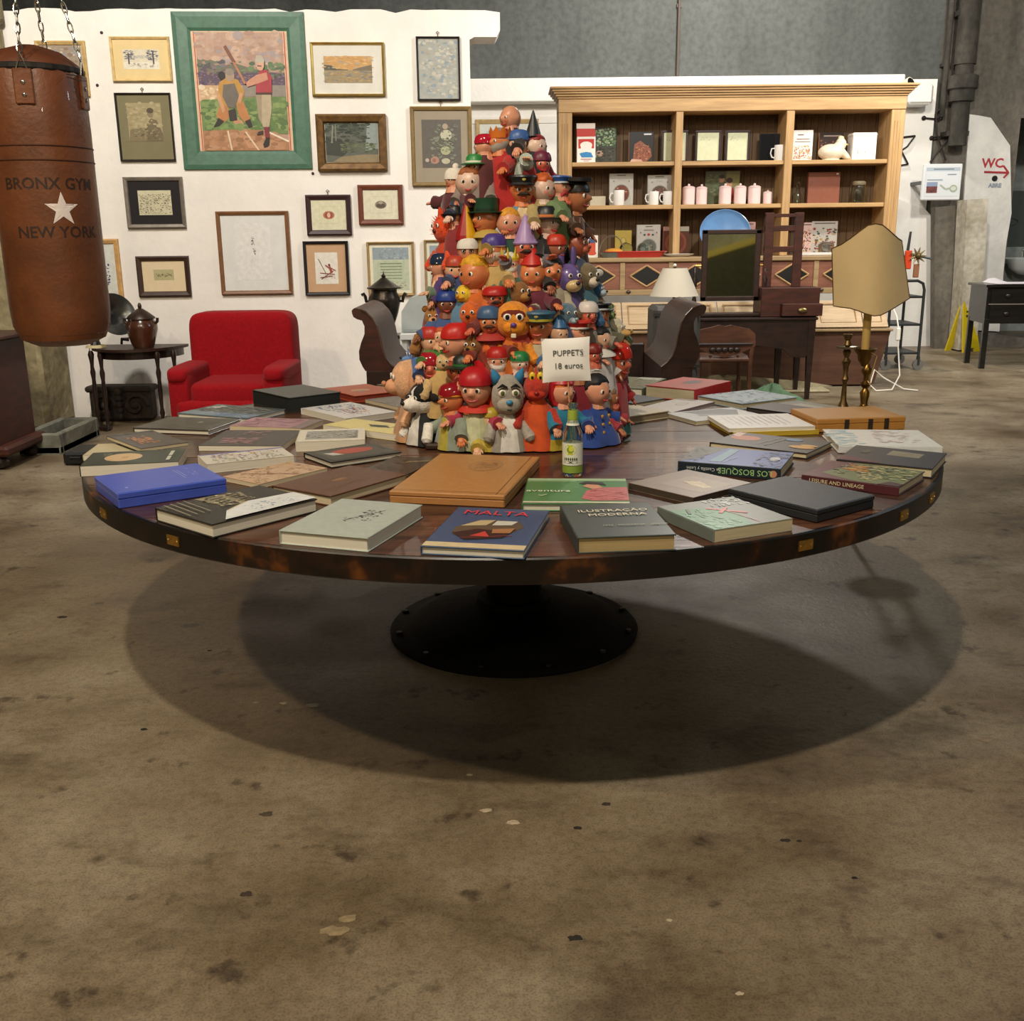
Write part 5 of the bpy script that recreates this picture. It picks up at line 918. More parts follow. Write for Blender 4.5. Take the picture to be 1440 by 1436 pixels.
picture(504, 260, 567, 316, 'small grey oval vignette print in reddish brown frame', '#6a3520', .045, [('r', 0, 0, 1, 1, '#d8d3b8'), ('r', .18, .2, .82, .8, '#c4bfa3'), ('r', .19, .215, .81, .785, '#d8d3b8'), ('e', .5, .5, .17, .14, '#7d7262'), ('e', .5, .47, .13, .08, '#55493f'), ('e', .5, .57, .06, .05, '#a89a84')])
picture(428, 339, 491, 415, 'red ink sketch of a figure with an easel in black frame and tan mount', '#191416', .028, [('r', 0, 0, 1, 1, '#e3ddd0'), ('l', .15, .8, .45, .35, .006, '#5a3530'), ('l', .2, .35, .85, .3, .008, '#7a3a34'), ('l', .25, .15, .8, .42, .008, '#8a443c'), ('l', .2, .2, .75, .25, .008, '#6d3a36'), ('l', .45, .6, .7, .45, .01, '#8f3b34'), ('e', .62, .6, .05, .045, '#7a2f2c'), ('l', .62, .55, .72, .35, .02, '#9a453c'), ('l', .7, .5, .9, .42, .008, '#9a453c'), R1('n', .2, .12, .85, .3, 14, .03, ['#8a5a50', '#a8807a'], 34)], mc='#bf9a76', mw=.065)
DOC = lambda s: [('r', 0, 0, 1, 1, '#b9c0a8'), ('r', 0, .72, 1, 1, '#8f9ca3'), R1('n', .05, .74, .95, .98, 26, .06, ['#7f8e98', '#9aa6aa', '#a8b0ac'], s), ('r', .12, .2, .88, .68, '#b3bda0')]+[('l', .2, .28+.07*k, .8, .28+.07*k, .006, '#7d8a70') for k in range(6)]+[R1('n', .1, .02, .9, .2, 18, .05, ['#b3a283', '#a8957a', '#c0b391'], s+1)]
picture(517, 340, 583, 416, 'blue and green certificate in slim gilt frame above the urn', '#a08252', .022, DOC(40), mc='#d9d3bb', mw=.025)
picture(597, 337, 662, 414, 'gilt framed certificate mostly hidden by the puppets', '#9a7f55', .022, DOC(50), mc='#cfcbb8', mw=.025)
picture(586, 52, 647, 142, 'faded blue-grey seascape in thin black frame near the wall corner', '#241d1c', .016, [('r', 0, 0, 1, 1, '#a3a49b'), R1('n', .03, .03, .97, .97, 90, .10, ['#9aa3a5', '#b0aea2', '#8a979d', '#bdb9aa', '#a5a090'], 60)], hook=True)
picture(578, 150, 664, 262, 'flower still life in grey mount and tarnished gold frame', '#80673a', .035, [('r', 0, 0, 1, 1, '#5d574f'), R1('n', .25, .1, .9, .9, 50, .08, ['#6a6a5d', '#747a6a', '#565650', '#7d8070'], 61), ('e', .62, .68, .15, .11, '#b9b59a'), ('e', .6, .86, .07, .06, '#a8957f'), ('e', .6, .36, .13, .09, '#a8a684'), ('e', .32, .16, .11, .08, '#a87f6d'), ('e', .3, .16, .05, .04, '#8f6455'), ('e', .6, .14, .11, .06, '#b5ae92'), R1('n', .45, .35, .8, .6, 20, .05, ['#8a8f72', '#747d62'], 62), ('e', .12, .16, .05, .04, '#b5a598')], mc='#948874', inner=(.74, .68, .5, .54), mw=.01, hook=True)
# one more on the far wall, behind the heap
c = ony(713, 230, YB-.11); tl_ = ony(668, 168, YB-.11); br_ = ony(758, 300, YB-.11)
picture(0, 0, 0, 0, 'pale aqua picture in gilt frame on the white panelled back wall', '#b59a68', .06, [('r', 0, 0, 1, 1, '#c4d0c8'), R1('n', .02, .02, .98, .98, 40, .1, ['#cfd8d0', '#b5c6c2', '#d8ddd4'], 63)], mc='#dde0d8', mw=.08, place=(Vector(((tl_.x+br_.x)/2, YB-.078, (tl_.z+br_.z)/2)), 0, br_.x-tl_.x, tl_.z-br_.z))
# ================================================================ shop counter and glass-less bookcase
PINE = wood('#a38055', '#bf9a68', .55, (14, 14, 1), 2.5, .08); PINEH = wood('#a38055', '#bf9a68', .55, (1, 14, 14), 2.5, .08); BEAD = wood('#4a3620', '#63492c', .7, (10, 10, 1), 2, .1)
YU = 10.55
def bx(y, px): return ony(px, 300, y).x
def bz(y, py): return ony(1020, py, y).z
BC = thing('bookcase', 'tall open pine bookcase with moulded cornice and dark beadboard back', 'bookcase', (bx(YU, 1021), YU, 0)); cx = bx(YU, 1021)
CT = thing('shop_counter', 'old pine shop counter with black diamond drawer fronts below the bookcase', 'counter', (cx, 10.3, 0))
zc = bz(10.3, 361)            # counter top
def X_(px): return bx(YU, px)-cx
zt1 = bz(YU, 153)
xl0, xl1, xr0, xr1 = X_(785), X_(804), X_(1243), X_(1262)
for a, b_ in ((xl0, xl1), (xr0, xr1)):
    p = MB().box(a, 0, zc, b_, .36, zt1, bev=.006).build('post', PINE, BC)
    for k in (.3, .5, .7): MB().box(a+(b_-a)*k-.006, -.004, zc+.05, a+(b_-a)*k+.006, 0, zt1-.12, bev=.002).build('flute', PINE, p)
for a, b_ in ((947, 957), (1099, 1110)): MB().box(X_(a), .0, zc, X_(b_), .34, zt1, bev=.004).build('divider', PINE, BC)
for y0, y1 in ((226, 232), (287, 293)):
    for a, b_ in ((xl1, X_(947)), (X_(957), X_(1099)), (X_(1110), xr0)): MB().box(a, .015, bz(YU, y1), b_, .35, bz(YU, y0), bev=.004).build('shelf', PINEH, BC)
zr = bz(YU, 142)
MB().box(xl0, -.01, zr-.09, xr1, .36, zr+.03, bev=.004).build('frieze', PINEH, BC)
ztop_ = bz(YU, 121)
for k in range(5):
    z0 = zr+.03+(ztop_-zr-.03)*k/5; z1 = zr+.03+(ztop_-zr-.03)*(k+1)/5; e = .012+.018*k
    MB().box(xl0-e, -.01-e, z0, xr1+e, .37, z1+.001, bev=.006).build('cornice_moulding', PINEH, BC)
nb = 46; bw_ = (xr1-xl0-.04)/nb; bd = None
for k in range(nb):
    q = (xl0+.02+k*bw_, .35, 0)
    if bd is None: bd = MB().box(.001, 0, zc, bw_-.001, .012, zt1, bev=.003).build('back_board', BEAD, BC, loc=q)
    else: share(bd, 'back_board', BC, q)
MB().box(xl0+.02, .363, zc, xr1-.02, .375, zt1).build('back_panel', mat('#241a10', .8), BC)
# counter
def Z3(py): return bz(10.3, py)
x0, x1 = bx(10.3, 800)-cx, bx(10.3, 1262)-cx
LIGHTP = wood('#8e7553', '#ab9068', .6, (1, 14, 14), 2.5, .08)
MB().box(x0, -.02, zc-.045, x1, .72, zc, bev=.008).build('worktop', LIGHTP, CT)
MB().box(x0+.03, .02, Z3(414), x1-.03, .70, zc-.045).build('carcass', mat('#2a2018', .8), CT)
MB().box(x0+.02, -.005, Z3(414), x1-.02, .03, Z3(406), bev=.004).build('rail', LIGHTP, CT)
RED = wood('#7a4c3a', '#8d5c47', .55, (1, 10, 10), 3); bnds = [808, 877, 946, 1015, 1084, 1153, 1222, 1258]
for a, b_ in zip(bnds, bnds[1:]):
    A, B_ = bx(10.3, a)-cx, bx(10.3, b_)-cx; za, zb2 = Z3(406), Z3(371)
    MB().box(A-.025, -.004, za, A+.025, .03, zc-.045, bev=.003).build('stile', LIGHTP, CT)
    d = MB().box(A+.027, .004, za+.004, B_-.027, .025, zc-.048).build('drawer_front', RED, CT)
    if b_-a < 50: continue
    m_ = (A+B_)/2; zm = (za+zb2)/2+.01; hw_, hh_ = .145, .088
    MB().prism([(m_-hw_, zm), (m_, zm-hh_), (m_+hw_, zm), (m_, zm+hh_)], -.001, .006, ax='y').build('diamond_inset', mat('#14110f', .5), d)
    fr = MB(); P4 = [(m_-hw_-.02, 0, zm), (m_, 0, zm-hh_-.013), (m_+hw_+.02, 0, zm), (m_, 0, zm+hh_+.013)]
    for i in range(4): fr.tube([P4[i], P4[(i+1) % 4]], .009, 6)
    fr.build('diamond_moulding', PINEH, d)
    MB().ball((A+.06, -.012, za-.02), (.022, .014, .018), 10, 8).build('cup_pull', mat('#5a5148', .4, .8), d, smooth=True)
# sloping flap panels
zA, zB = Z3(424), Z3(459)
for a, b_ in zip(bnds, bnds[1:]):
    A, B_ = bx(10.2, a)-cx+.006, bx(10.2, b_)-cx-.006
    pl = MB().add([(A, -.20, zB), (B_, -.20, zB), (B_, .0, zA), (A, .0, zA), (A, -.18, zB-.012), (B_, -.18, zB-.012), (B_, .02, zA-.012), (A, .02, zA-.012)], [(0, 1, 2, 3), (4, 7, 6, 5), (0, 4, 5, 1), (1, 5, 6, 2), (2, 6, 7, 3), (3, 7, 4, 0)]).build('flap_panel', wood('#b09573', '#c4ab88', .6, (1, 14, 14), 3), CT)
    i = .05
    MB().add([(A+i, -.168, zB+.036), (B_-i, -.168, zB+.036), (B_-i, -.036, zA-.022), (A+i, -.036, zA-.022), (A+i+.01, -.17, zB+.045), (B_-i-.01, -.17, zB+.045), (B_-i-.01, -.05, zA-.028), (A+i+.01, -.05, zA-.028)], [(0, 1, 5, 4), (1, 2, 6, 5), (2, 3, 7, 6), (3, 0, 4, 7)]).build('panel_moulding', PINEH, pl)
MB().box(x0+.02, -.21, zB-.045, x1-.02, .6, zB-.02, bev=.006).build('ledge', LIGHTP, CT)
b = MB(); b.add([(x0+.05, -.12, 0.02), (x1-.14, -.12, .02), (x1-.03, -.17, zB-.045), (x0+.03, -.17, zB-.045), (x0+.05, .6, .02), (x1-.14, .6, .02), (x1-.03, .6, zB-.045), (x0+.03, .6, zB-.045)], [(0, 1, 2, 3), (4, 7, 6, 5), (0, 4, 5, 1), (1, 5, 6, 2), (2, 6, 7, 3), (3, 7, 4, 0)])
b.build('base', wood('#523526', '#654433', .6, (1, 8, 8), 2), CT)
MB().box(x0+.02, -.10, 0, x1-.2, .6, .022).build('plinth', mat('#2a1d15', .8), CT)
# carpet strip laid in front
cr = MB(); p1 = onz(1160, 549, 0); cr.box(-2.6, -.42, 0, .0, .0, .03, bev=.012)
tag(cr.build('carpet', mat('#a3987c', .95, var=.12, scale=20, bump=.3, bscale=120), loc=(p1.x, p1.y+.25, 0)), 'beige carpet strip along the foot of the shop counter', 'carpet')
# ---------------------------------------------------------------- things on the shelves
z1s, z2s = bz(YU, 226), bz(YU, 287)
def stand(name, label, cat, xa, xb, yt, shelf, d=.02, col='#ddd', items=None, yoff=.18, lean=.0, edge=None, group=None, frame=None, gloss=.35):
    y = YU+yoff if shelf != zc else 10.3+yoff
    A, B_ = ony(xa, 250, y).x, ony(xb, 250, y).x; h = ony((xa+xb)/2, yt, y).z-shelf; w = B_-A
    t = thing(name, label, cat, ((A+B_)/2, y, shelf), 0, group); t.rotation_euler = (-lean, 0, 0)
    MB().box(-w/2, 0, 0, w/2, d, h, bev=.003).build('body' if not frame else 'backing', mat(col, .5, var=.05), t)
    if frame:
        f = .022
        for (a, b2, c, e) in ((-w/2, w/2, 0, f), (-w/2, w/2, h-f, h), (-w/2, -w/2+f, f, h-f), (w/2-f, w/2, f, h-f)): MB().box(a, -.012, c, b2, .004, e, bev=.003).build('frame_side', mat(frame, .4), t)
    if items:
        o = art(items, w*.96 if not frame else w-.04, h*.97 if not frame else h-.04, .0005).build('print', VC(gloss, .1, 20), t, fix=False); o.location = (0, -.001, h/2); o.rotation_euler = (math.pi/2, 0, 0)
    if edge: MB().box(-w/2-.002, .003, .004, -w/2+.001, d-.003, h-.004).build('spine', mat(edge, .5), t)
    return t, w, h
t, w, h = stand('drink_carton', 'white carton with red and blue print and a fold-up top', 'carton', 811, 837, 192, z1s, .14, '#e6e0d6', [('r', .06, .55, .94, .92, '#c02c2a'), ('e', .5, .68, .34, .14, '#e8e2d8'), ('r', .2, .4, .8, .62, '#e8e2d8'), ('p', [(.12, .36), (.25, .2), (.9, .2), (.78, .38), (.5, .42)], '#2f7fb8'), ('r', .2, .11, .8, .15, '#b98a90'), ('r', .35, .05, .65, .08, '#c9a0a4')], .10)
MB().prism([(0, 0), (.14, 0), (.07, .085)], -w/2, w/2, ax='x').build('gable_top', mat('#b84a44', .5), t, loc=(0, 0, h)); MB().box(-w/2, .065, .07, w/2, .075, .13).build('top_seam', mat('#d8cfc6', .5), t, loc=(0, 0, h))
stand('landscape_poster', 'unframed green garden photograph leaning behind the carton', 'poster', 830, 866, 179, z1s, .006, '#3a4238', [('r', 0, 0, 1, 1, '#33392f'), R1('n', .05, .5, .98, .98, 70, .09, ['#5a7a4a', '#7f9a6a', '#3f5a3a', '#8fa88a', '#a8b28a'], 1), R1('n', .05, .02, .98, .45, 50, .08, ['#26241f', '#3a352c', '#4f4638', '#1c1b18'], 2), ('e', .35, .28, .14, .09, '#a88a72'), ('e', .15, .2, .08, .06, '#9aa0a3')], .27)
stand('biography_book', 'dark biography with a bearded face on the cover and white title', 'book', 884, 918, 185, z1s, .03, '#16161a', [('r', 0, 0, 1, 1, '#17181c'), ('p', [(.15, .1), (.2, .6), (.45, .72), (.9, .45), (.95, .2), (.7, 0), (.2, 0)], '#8a4f38'), R1('n', .2, .1, .85, .6, 40, .07, ['#a8664a', '#c08560', '#7a4230', '#5a3024'], 3), ('p', [(.0, 0), (.1, .12), (.5, .1), (.6, 0)], '#c9a08a'), ('r', .6, .9, .92, .95, '#c9ccd0')], .2, edge='#b87a5a')
for k, (a, b_) in enumerate(((929, 966), (976, 1012), (1018, 1052))):
    stand('framed_print', ['black framed pale print half behind the bookcase divider', 'dark framed pale print between two others on the top shelf', 'dark framed pale print nearest the blue-black book'][k], 'picture', a, b_, 183, z1s, .012, '#d8d8c4', [('r', 0, 0, 1, 1, '#cdd0b0'), R1('n', .15, .68, .6, .85, 8, .03, ['#7d7a62', '#55523f'], 4+k)], .26, frame='#2a171a', gloss=.08, group='dark framed prints on the top shelf')
stand('night_book', 'plain blue-black glossy book beside the white mug', 'book', 1066, 1098, 188, z1s, .03, '#121318', [('r', 0, 0, 1, 1, '#14161d')], .22, gloss=.08)
MBt = thing('white_mug', 'plain white mug beside the top shelf divider', 'mug', (ony(1096, 226, YU+.14).x, YU+.14, z1s))
def mug(t, r, h):
    MB().lathe([(0, 0), (r*.9, 0), (r, .01), (r, h), (r*.92, h), (r*.9, .012), (0, .012)], 24).build('cup', mat('#e9e7e2', .25), t, smooth=True)
    MB().tube([(-r*.95, 0, h*.8), (-r*1.5, 0, h*.78), (-r*1.65, 0, h*.5), (-r*1.4, 0, h*.25), (-r*.95, 0, h*.2)], r*.13, 8).build('handle', mat('#e9e7e2', .25), t, smooth=True)
mug(MBt, .055, .15)
stand('cookbook', 'white cookbook with a food photograph', 'book', 1111, 1140, 183, z1s, .03, '#e4ded6', [('r', 0, 0, 1, 1, '#e6e0da'), ('r', .25, .84, .55, .88, '#6d6460'), ('r', .2, .7, .85, .735, '#8d8078'), ('r', .12, .62, .9, .645, '#7d746e'), R1('n', .1, .08, .92, .5, 60, .07, ['#c9a070', '#d8b58a', '#b5705a', '#a8a06a', '#e2d3b8', '#c4584a'], 8)], .2)
stand('dark_cookbook', 'dark cookbook behind the white hen', 'book', 1149, 1183, 186, z1s, .03, '#2a1a14', [('r', 0, 0, 1, 1, '#2a1c16'), ('r', .15, .86, .9, .91, '#8d7d74'), R1('n', .05, .1, .6, .75, 30, .08, ['#6a3d28', '#8a5a3a', '#4a2a1c'], 9)], .25, edge='#a8704a')
hy = YU+.12; hp = ony(1168, 226, hy); t = thing('ceramic_hen', 'cream ceramic hen figurine in front of the dark cookbook', 'figurine', (hp.x, hy, z1s)); CER = mat('#dccfb8', .3, var=.06)
b = MB(); b.ball((0, 0, .075), (.13, .09, .08), 18, 12); b.ball((.09, 0, .15), (.055, .05, .06), 12, 10); b.tube([(.06, 0, .10), (.085, 0, .15)], [.07, .05], 12); b.tube([(.08, 0, .09), (.16, 0, .03), (.20, 0, .008)], [.05, .03, .008], 10); b.lathe([(0, 0), (.09, 0), (.08, .012), (0, .012)], 18); b.build('body', CER, t, smooth=True)
MB().ball((.09, 0, .21), (.03, .012, .02), 8, 6).build('comb', mat('#c9b28f', .4), t); MB().tube([(.13, 0, .15), (.165, 0, .145)], [.018, .002], 8).build('beak', mat('#c9a86a', .4), t)
t, w, h = stand('storage_tin', 'cream printed square tin with rounded lid', 'tin', 1196, 1229, 187, z1s, .17, '#e9e2da', [R1('n', .15, .12, .6, .35, 20, .04, ['#b3aaa5', '#9a9088'], 10), R1('n', .86, .1, .96, .9, 16, .03, ['#c98a7a', '#d8a898'], 11)], .08)
MB().box(-w/2-.004, -.004, h-.03, w/2+.004, .175, h+.004, bev=.01).build('lid', mat('#ece6de', .4), t)
# middle shelf
stand('glass_dish_box', 'small pale carton with a glass rim above', 'box', 830, 852, 276, z2s, .12, '#b3a890', None, .12)
for k, (a, b_, y) in enumerate(((857, 891, 244), (911, 945, 246))):
    t, w, h = stand('photo_clock_box', ['grey card box with round meat photograph behind a white mug', 'grey card box with round photograph behind two white cups'][k], 'box', a, b_, y, z2s, .06, '#a8a49a', [('r', 0, 0, 1, 1, '#b0aca2'), ('r', .3, .94, .68, .97, '#5d5a54'), ('e', .5, .38, .36, .29, '#7d7a72'), ('e', .5, .38, .33, .265, '#6d3c2e' if k == 0 else '#5a4438'), R1('n', .3, .22, .72, .55, 20, .07, ['#8a5040', '#5a2f26', '#a06a55', '#c9a894'] , 12+k), ('e', .17, .77, .03, .022, '#6d6a62'), ('e', .83, .77, .03, .022, '#6d6a62'), R1('n', .35, .78, .65, .84, 8, .025, ['#8a867c'], 14)], .2)
def small_mug(px, label, r=.05, hh=.13, y=.10):
    p = ony(px, 287, YU+y); t = thing('white_mug', label, 'mug', (p.x, YU+y, z2s), 0, 'white crockery on the middle shelf'); mug(t, r, hh); return t
small_mug(870, 'white mug in front of the round meat photograph', .055, .145)
small_mug(919, 'white beaker on the side of the box away from the divider'); small_mug(939, 'white beaker close against the bookcase divider')
for k, (px, r, h) in enumerate(((968, .062, .185), (986, .055, .18), (1019, .062, .185), (1040, .06, .185), (1060, .062, .185), (1079, .045, .125))):
    p = ony(px, 287, YU+.12); lab = ['pale pink lidded canister next to the bookcase divider', 'pale pink lidded canister second from the divider', 'pale pink lidded canister in front of the green and red picture', 'pale pink lidded canister in the middle of three', 'pale pink lidded canister beside the smallest one', 'smallest pale pink lidded canister at the end of the row'][k]
    t = thing('canister', lab, 'canister', (p.x, YU+.12, z2s), 0, 'pink canisters on the middle shelf'); PK = mat('#dfc4c0', .3, var=.03)
    c_ = MB(); prof = [(0, 0), (r*.95, 0), (r, .01)]
    for q in range(6): prof += [(r, h*.8*q/6+.012), (r*.985, h*.8*q/6+.016)]
    c_.lathe(prof+[(r, h*.86), (r*.9, h*.87)], 24).build('jar', PK, t, smooth=True)
    l = MB().lathe([(r*1.02, h*.865), (r*1.02, h*.89), (r*.7, h*.95), (r*.2, h*.975), (0, h*.98)], 24).build('lid', PK, t, smooth=True); MB().ball((0, 0, h*1.02), (r*.22, r*.22, h*.06), 10, 8).build('lid_knob', PK, l, smooth=True)
stand('vintage_print', 'green and yellow vintage print of two figures behind the canisters', 'picture', 992, 1041, 240, z2s, .01, '#55553a', [('r', 0, 0, 1, 1, '#4f5638'), ('r', .6, .0, 1, 1, '#7d7a45'), R1('n', .05, .3, .6, .9, 30, .09, ['#5a6440', '#464d30', '#67704a'], 15), ('p', [(.55, .1), (.62, .5), (.82, .5), (.9, .1)], '#8f2f28'), ('e', .7, .62, .09, .11, '#c08f70'), ('e', .7, .72, .1, .08, '#3a221a'), ('e', .47, .75, .08, .1, '#a87a5c'), ('e', .47, .84, .09, .06, '#2a1a14'), ('p', [(.36, .4), (.42, .64), (.54, .64), (.58, .4)], '#40382f')], .28)
bpx = ony(1121, 287, YU+.15); t = thing('glass_bottle', 'slender clear glass decanter with ball stopper', 'bottle', (bpx.x, YU+.15, z2s)); MB().lathe([(0, 0), (.045, 0), (.045, .08), (.02, .12), (.013, .16), (.016, .165), (.012, .165), (.01, .12), (.04, .08), (.04, .008), (0, .008)], 20).build('glass', GL, t, smooth=True); MB().ball((0, 0, .19), .024, 12, 10).build('stopper', GL, t, smooth=True)
stand('leather_case', 'plain square red-brown leather case with a price tag', 'case', 1137, 1182, 242, z2s, .06, '#7a4636', [('r', 0, 0, 1, 1, '#83503f'), ('r', .88, .93, .95, .98, '#e6e0d8')], .2)
jp_ = ony(1206, 287, YU+.15); t = thing('glass_jar', 'ribbed clear glass jar with metal lid', 'jar', (jp_.x, YU+.15, z2s)); MB().lathe([(0, 0), (.068, 0), (.072, .01), (.072, .15), (.06, .175), (.055, .175), (.066, .148), (.066, .012), (0, .01)], 28, wave=lambda a, z: .03*math.sin(14*a)).build('glass', GL, t, smooth=True); MB().lathe([(.063, .172), (.066, .176), (.066, .20), (.05, .21), (0, .21)], 24).build('lid', mat('#a59a80', .35, .6), t, smooth=True)
# counter top row
stand('orange_carton', 'white carton with an orange bottle picture on the counter', 'carton', 825, 842, 331, zc, .08, '#ddd6cc', [('r', .2, .12, .8, .7, '#c9523a'), ('r', .25, .66, .75, .9, '#4a5578'), ('e', .5, .2, .38, .1, '#c9523a')], .12)
p = ony(856, 360, 10.42); t = thing('wire_basket', 'shallow wire basket with a hoop handle holding an orange cloth', 'basket', (p.x+.03, 10.42, zc))
MB().lathe([(.10, 0), (.12, .05), (.115, .05), (.095, .006)], 24).build('bowl', mat('#7d8278', .5, .5), t); MB().tube([(.12*math.cos(a*math.pi/12), 0, .05+.16*math.sin(a*math.pi/12)) for a in range(13)], .005, 6).build('hoop_handle', mat('#8d8a80', .4, .8), t); MB().ball((.02, 0, .06), (.09, .08, .03), 14, 8).build('orange_cloth', mat('#c98a2e', .8), t, smooth=True)
stand('yellow_booklet', 'mustard yellow booklet standing against the beadboard', 'book', 866, 890, 324, zc, .01, '#a8913f', [('r', 0, 0, 1, 1, '#ab9444'), ('e', .5, .55, .22, .2, '#94803a'), ('e', .5, .6, .12, .12, '#b8a45a')], .5)
stand('clock_card_box', 'grey card box with stars and a round photograph on the counter', 'box', 897, 931, 316, zc, .06, '#a9a59b', [('r', 0, 0, 1, 1, '#b3afa5'), ('r', .36, .94, .66, .97, '#55524c'), ('r', .28, .82, .72, .86, '#7d7a72'), ('e', .5, .3, .37, .27, '#8d8a82'), ('e', .5, .3, .33, .24, '#5d625a'), R1('n', .3, .18, .7, .42, 20, .07, ['#4a3a32', '#6a7068', '#8a8f88'], 16), ('e', .5, .7, .06, .04, '#b0302c'), ('e', .32, .69, .05, .03, '#3a3a3c'), ('e', .68, .69, .05, .03, '#3a3a3c'), ('e', .15, .76, .03, .025, '#6d6a62'), ('e', .85, .76, .03, .025, '#6d6a62')], .45)
for k, px in enumerate((880, 905)):
    p = ony(px, 356, 10.62); t = thing('glass_globe', ['clear glass globe in front of the yellow booklet', 'clear glass globe in front of the starred grey box'][k], 'globe', (p.x, 10.62, zc), 0, 'glass globes on the counter'); MB().ball((0, 0, .075), .068, 18, 14).build('sphere', GL, t, smooth='full'); MB().lathe([(.03, 0), (.035, .01), (.02, .016)], 16).build('foot', GL, t)
p = ony(893, 362, 10.36); t = thing('red_tray', 'red plastic oval tray at the counter edge', 'tray', (p.x, 10.4, zc)); MB().lathe([(0, 0), (.26, 0), (.31, .05), (.315, .055), (.30, .05), (.255, .008), (0, .008)], 32, sy=.35).build('dish', mat('#b3362e', .3), t, smooth=True); MB().lathe([(.31, .05), (.325, .055), (.31, .06)], 32, sy=.35).build('rim', mat('#c2443a', .3), t, smooth=True)
t, w, h = stand('copper_box', 'window box showing a copper coloured pan behind the divider', 'box', 934, 972, 318, zc, .1, '#6a3a2a', [('r', 0, 0, 1, 1, '#5d3325'), ('e', .5, .45, .42, .4, '#8a4a34'), ('e', .5, .45, .33, .31, '#6d3626'), ('e', .4, .55, .1, .12, '#b5765a'), ('r', 0, .86, .45, 1, '#b08a80'), ('r', .5, .84, 1, 1, '#b3aa9a')], .5)
p = ony(955, 360, 10.38); t = thing('white_plate', 'white oval plate lying on the counter near the divider', 'plate', (p.x, 10.42, zc)); MB().lathe([(0, 0), (.09, 0), (.15, .025), (.155, .03), (.09, .008), (0, .006)], 28, sy=.6).build('dish', mat('#dfdcd4', .25), t, smooth=True); MB().lathe([(.05, 0), (.06, .006)], 20).build('foot_ring', mat('#d6d2c8', .3), t)
p = ony(1020, 345, 10.5); t = thing('blue_platter', 'large round blue enamel platter propped up behind the dressing mirror', 'platter', (p.x, 10.56, zc)); t.rotation_euler = (0, 0, 0)
o = MB().lathe([(0, 0), (.17, 0), (.205, .02), (.215, .03), (.22, .028), (.17, -.01), (0, -.01)], 40, sx=1.15).build('dish', mat('#5f86b5', .25, var=.1, scale=6), t, smooth=True); o.rotation_euler = (math.radians(80), 0, 0); o.location = (0, 0, .23)
MB().box(-.1, .0, 0, .1, .10, .02).build('easel', mat('#3a2a1c', .6), t)
for k, (a, b_, y0, lab, cs) in enumerate(((1035, 1066, 312, 'row card with faded red lettering behind the mirror', '#c49a94'), (1129, 1147, 313, 'small pale red price card on the counter', '#c9a8a0'), (1146, 1183, 311, 'grey name card standing above recipe tins', '#b0aaa2'))):
    stand('name_card', lab, 'card', a, b_, y0, zc, .006, cs, [('r', 0, 0, 1, 1, cs), ('r', .08, .93, .92, .97, '#6d6460'), R1('n', .05, .05, .95, .8, 40, .1, ['#7a4a3a', '#5a5a48', '#a88a60', '#8a3a34', '#c9b08a', '#3a4a3c'], 17+k)], .45)
p = ony(1162, 352, 10.5); t = thing('cooking_pot', 'small steel cooking pot on the counter', 'pot', (p.x, 10.52, zc)); MB().lathe([(0, 0), (.07, 0), (.075, .01), (.075, .10), (.08, .105), (.07, .105), (.07, .012), (0, .012)], 24).build('pan', mat('#b5b2ad', .25, .9), t, smooth=True); MB().lathe([(.08, .105), (.06, .125), (.01, .13), (.01, .145), (0, .146)], 20).build('lid', mat('#c4c1bc', .25, .9), t, smooth=True)
p = ony(1150, 358, 10.36); t = thing('white_tray', 'long white enamel tray at the counter front', 'tray', (p.x, 10.36, zc)); MB().box(-.17, -.05, 0, .17, .05, .012, bev=.004).build('base', mat('#e0dcd4', .3), t)
for s_ in (-1, 1): MB().box(-.17, s_*.05-.004, .008, .17, s_*.05+.004, .03).build('lip', mat('#e0dcd4', .3), t)
p = ony(1185, 352, 10.45); t = thing('orange_bowl', 'orange glazed bowl beside the cooking pot', 'bowl', (p.x, 10.45, zc)); MB().lathe([(0, 0), (.04, 0), (.09, .07), (.085, .07), (.035, .01), (0, .01)], 24).build('bowl', mat('#c9702e', .3), t, smooth=True); MB().lathe([(.09, .068), (.094, .072), (.09, .076)], 24).build('rim', mat('#d88a4a', .3), t)
# ================================================================ furniture in front of the walls
MAH = wood('#200f09', '#331a10', .5, (3, 3, 12), 2, .05, coat=.05); MAHR = wood('#33160e', '#4a2216', .5, (3, 3, 12), 2, .05, coat=.05); DARK = wood('#1a0e0a', '#2c1911', .4, (4, 4, 10), 2, .05, coat=.2)
def softbox(b, c, h, e=.28, n=28, m_=20, c_=None):
    vs = []
    def pw_(v): return math.copysign(abs(v)**e, v)
    for i in range(m_+1):
        p = math.pi*i/m_
        for k in range(n):
            a = 2*math.pi*k/n; s = pw_(math.sin(p)) if 0 < i < m_ else 0
            vs.append((c[0]+h[0]*s*pw_(math.cos(a)), c[1]+h[1]*s*pw_(math.sin(a)), c[2]-h[2]*pw_(math.cos(p))))
    b.add(vs, [(i*n+k, i*n+(k+1) % n, (i+1)*n+(k+1) % n, (i+1)*n+k) for i in range(m_) for k in range(n)], c_); return b
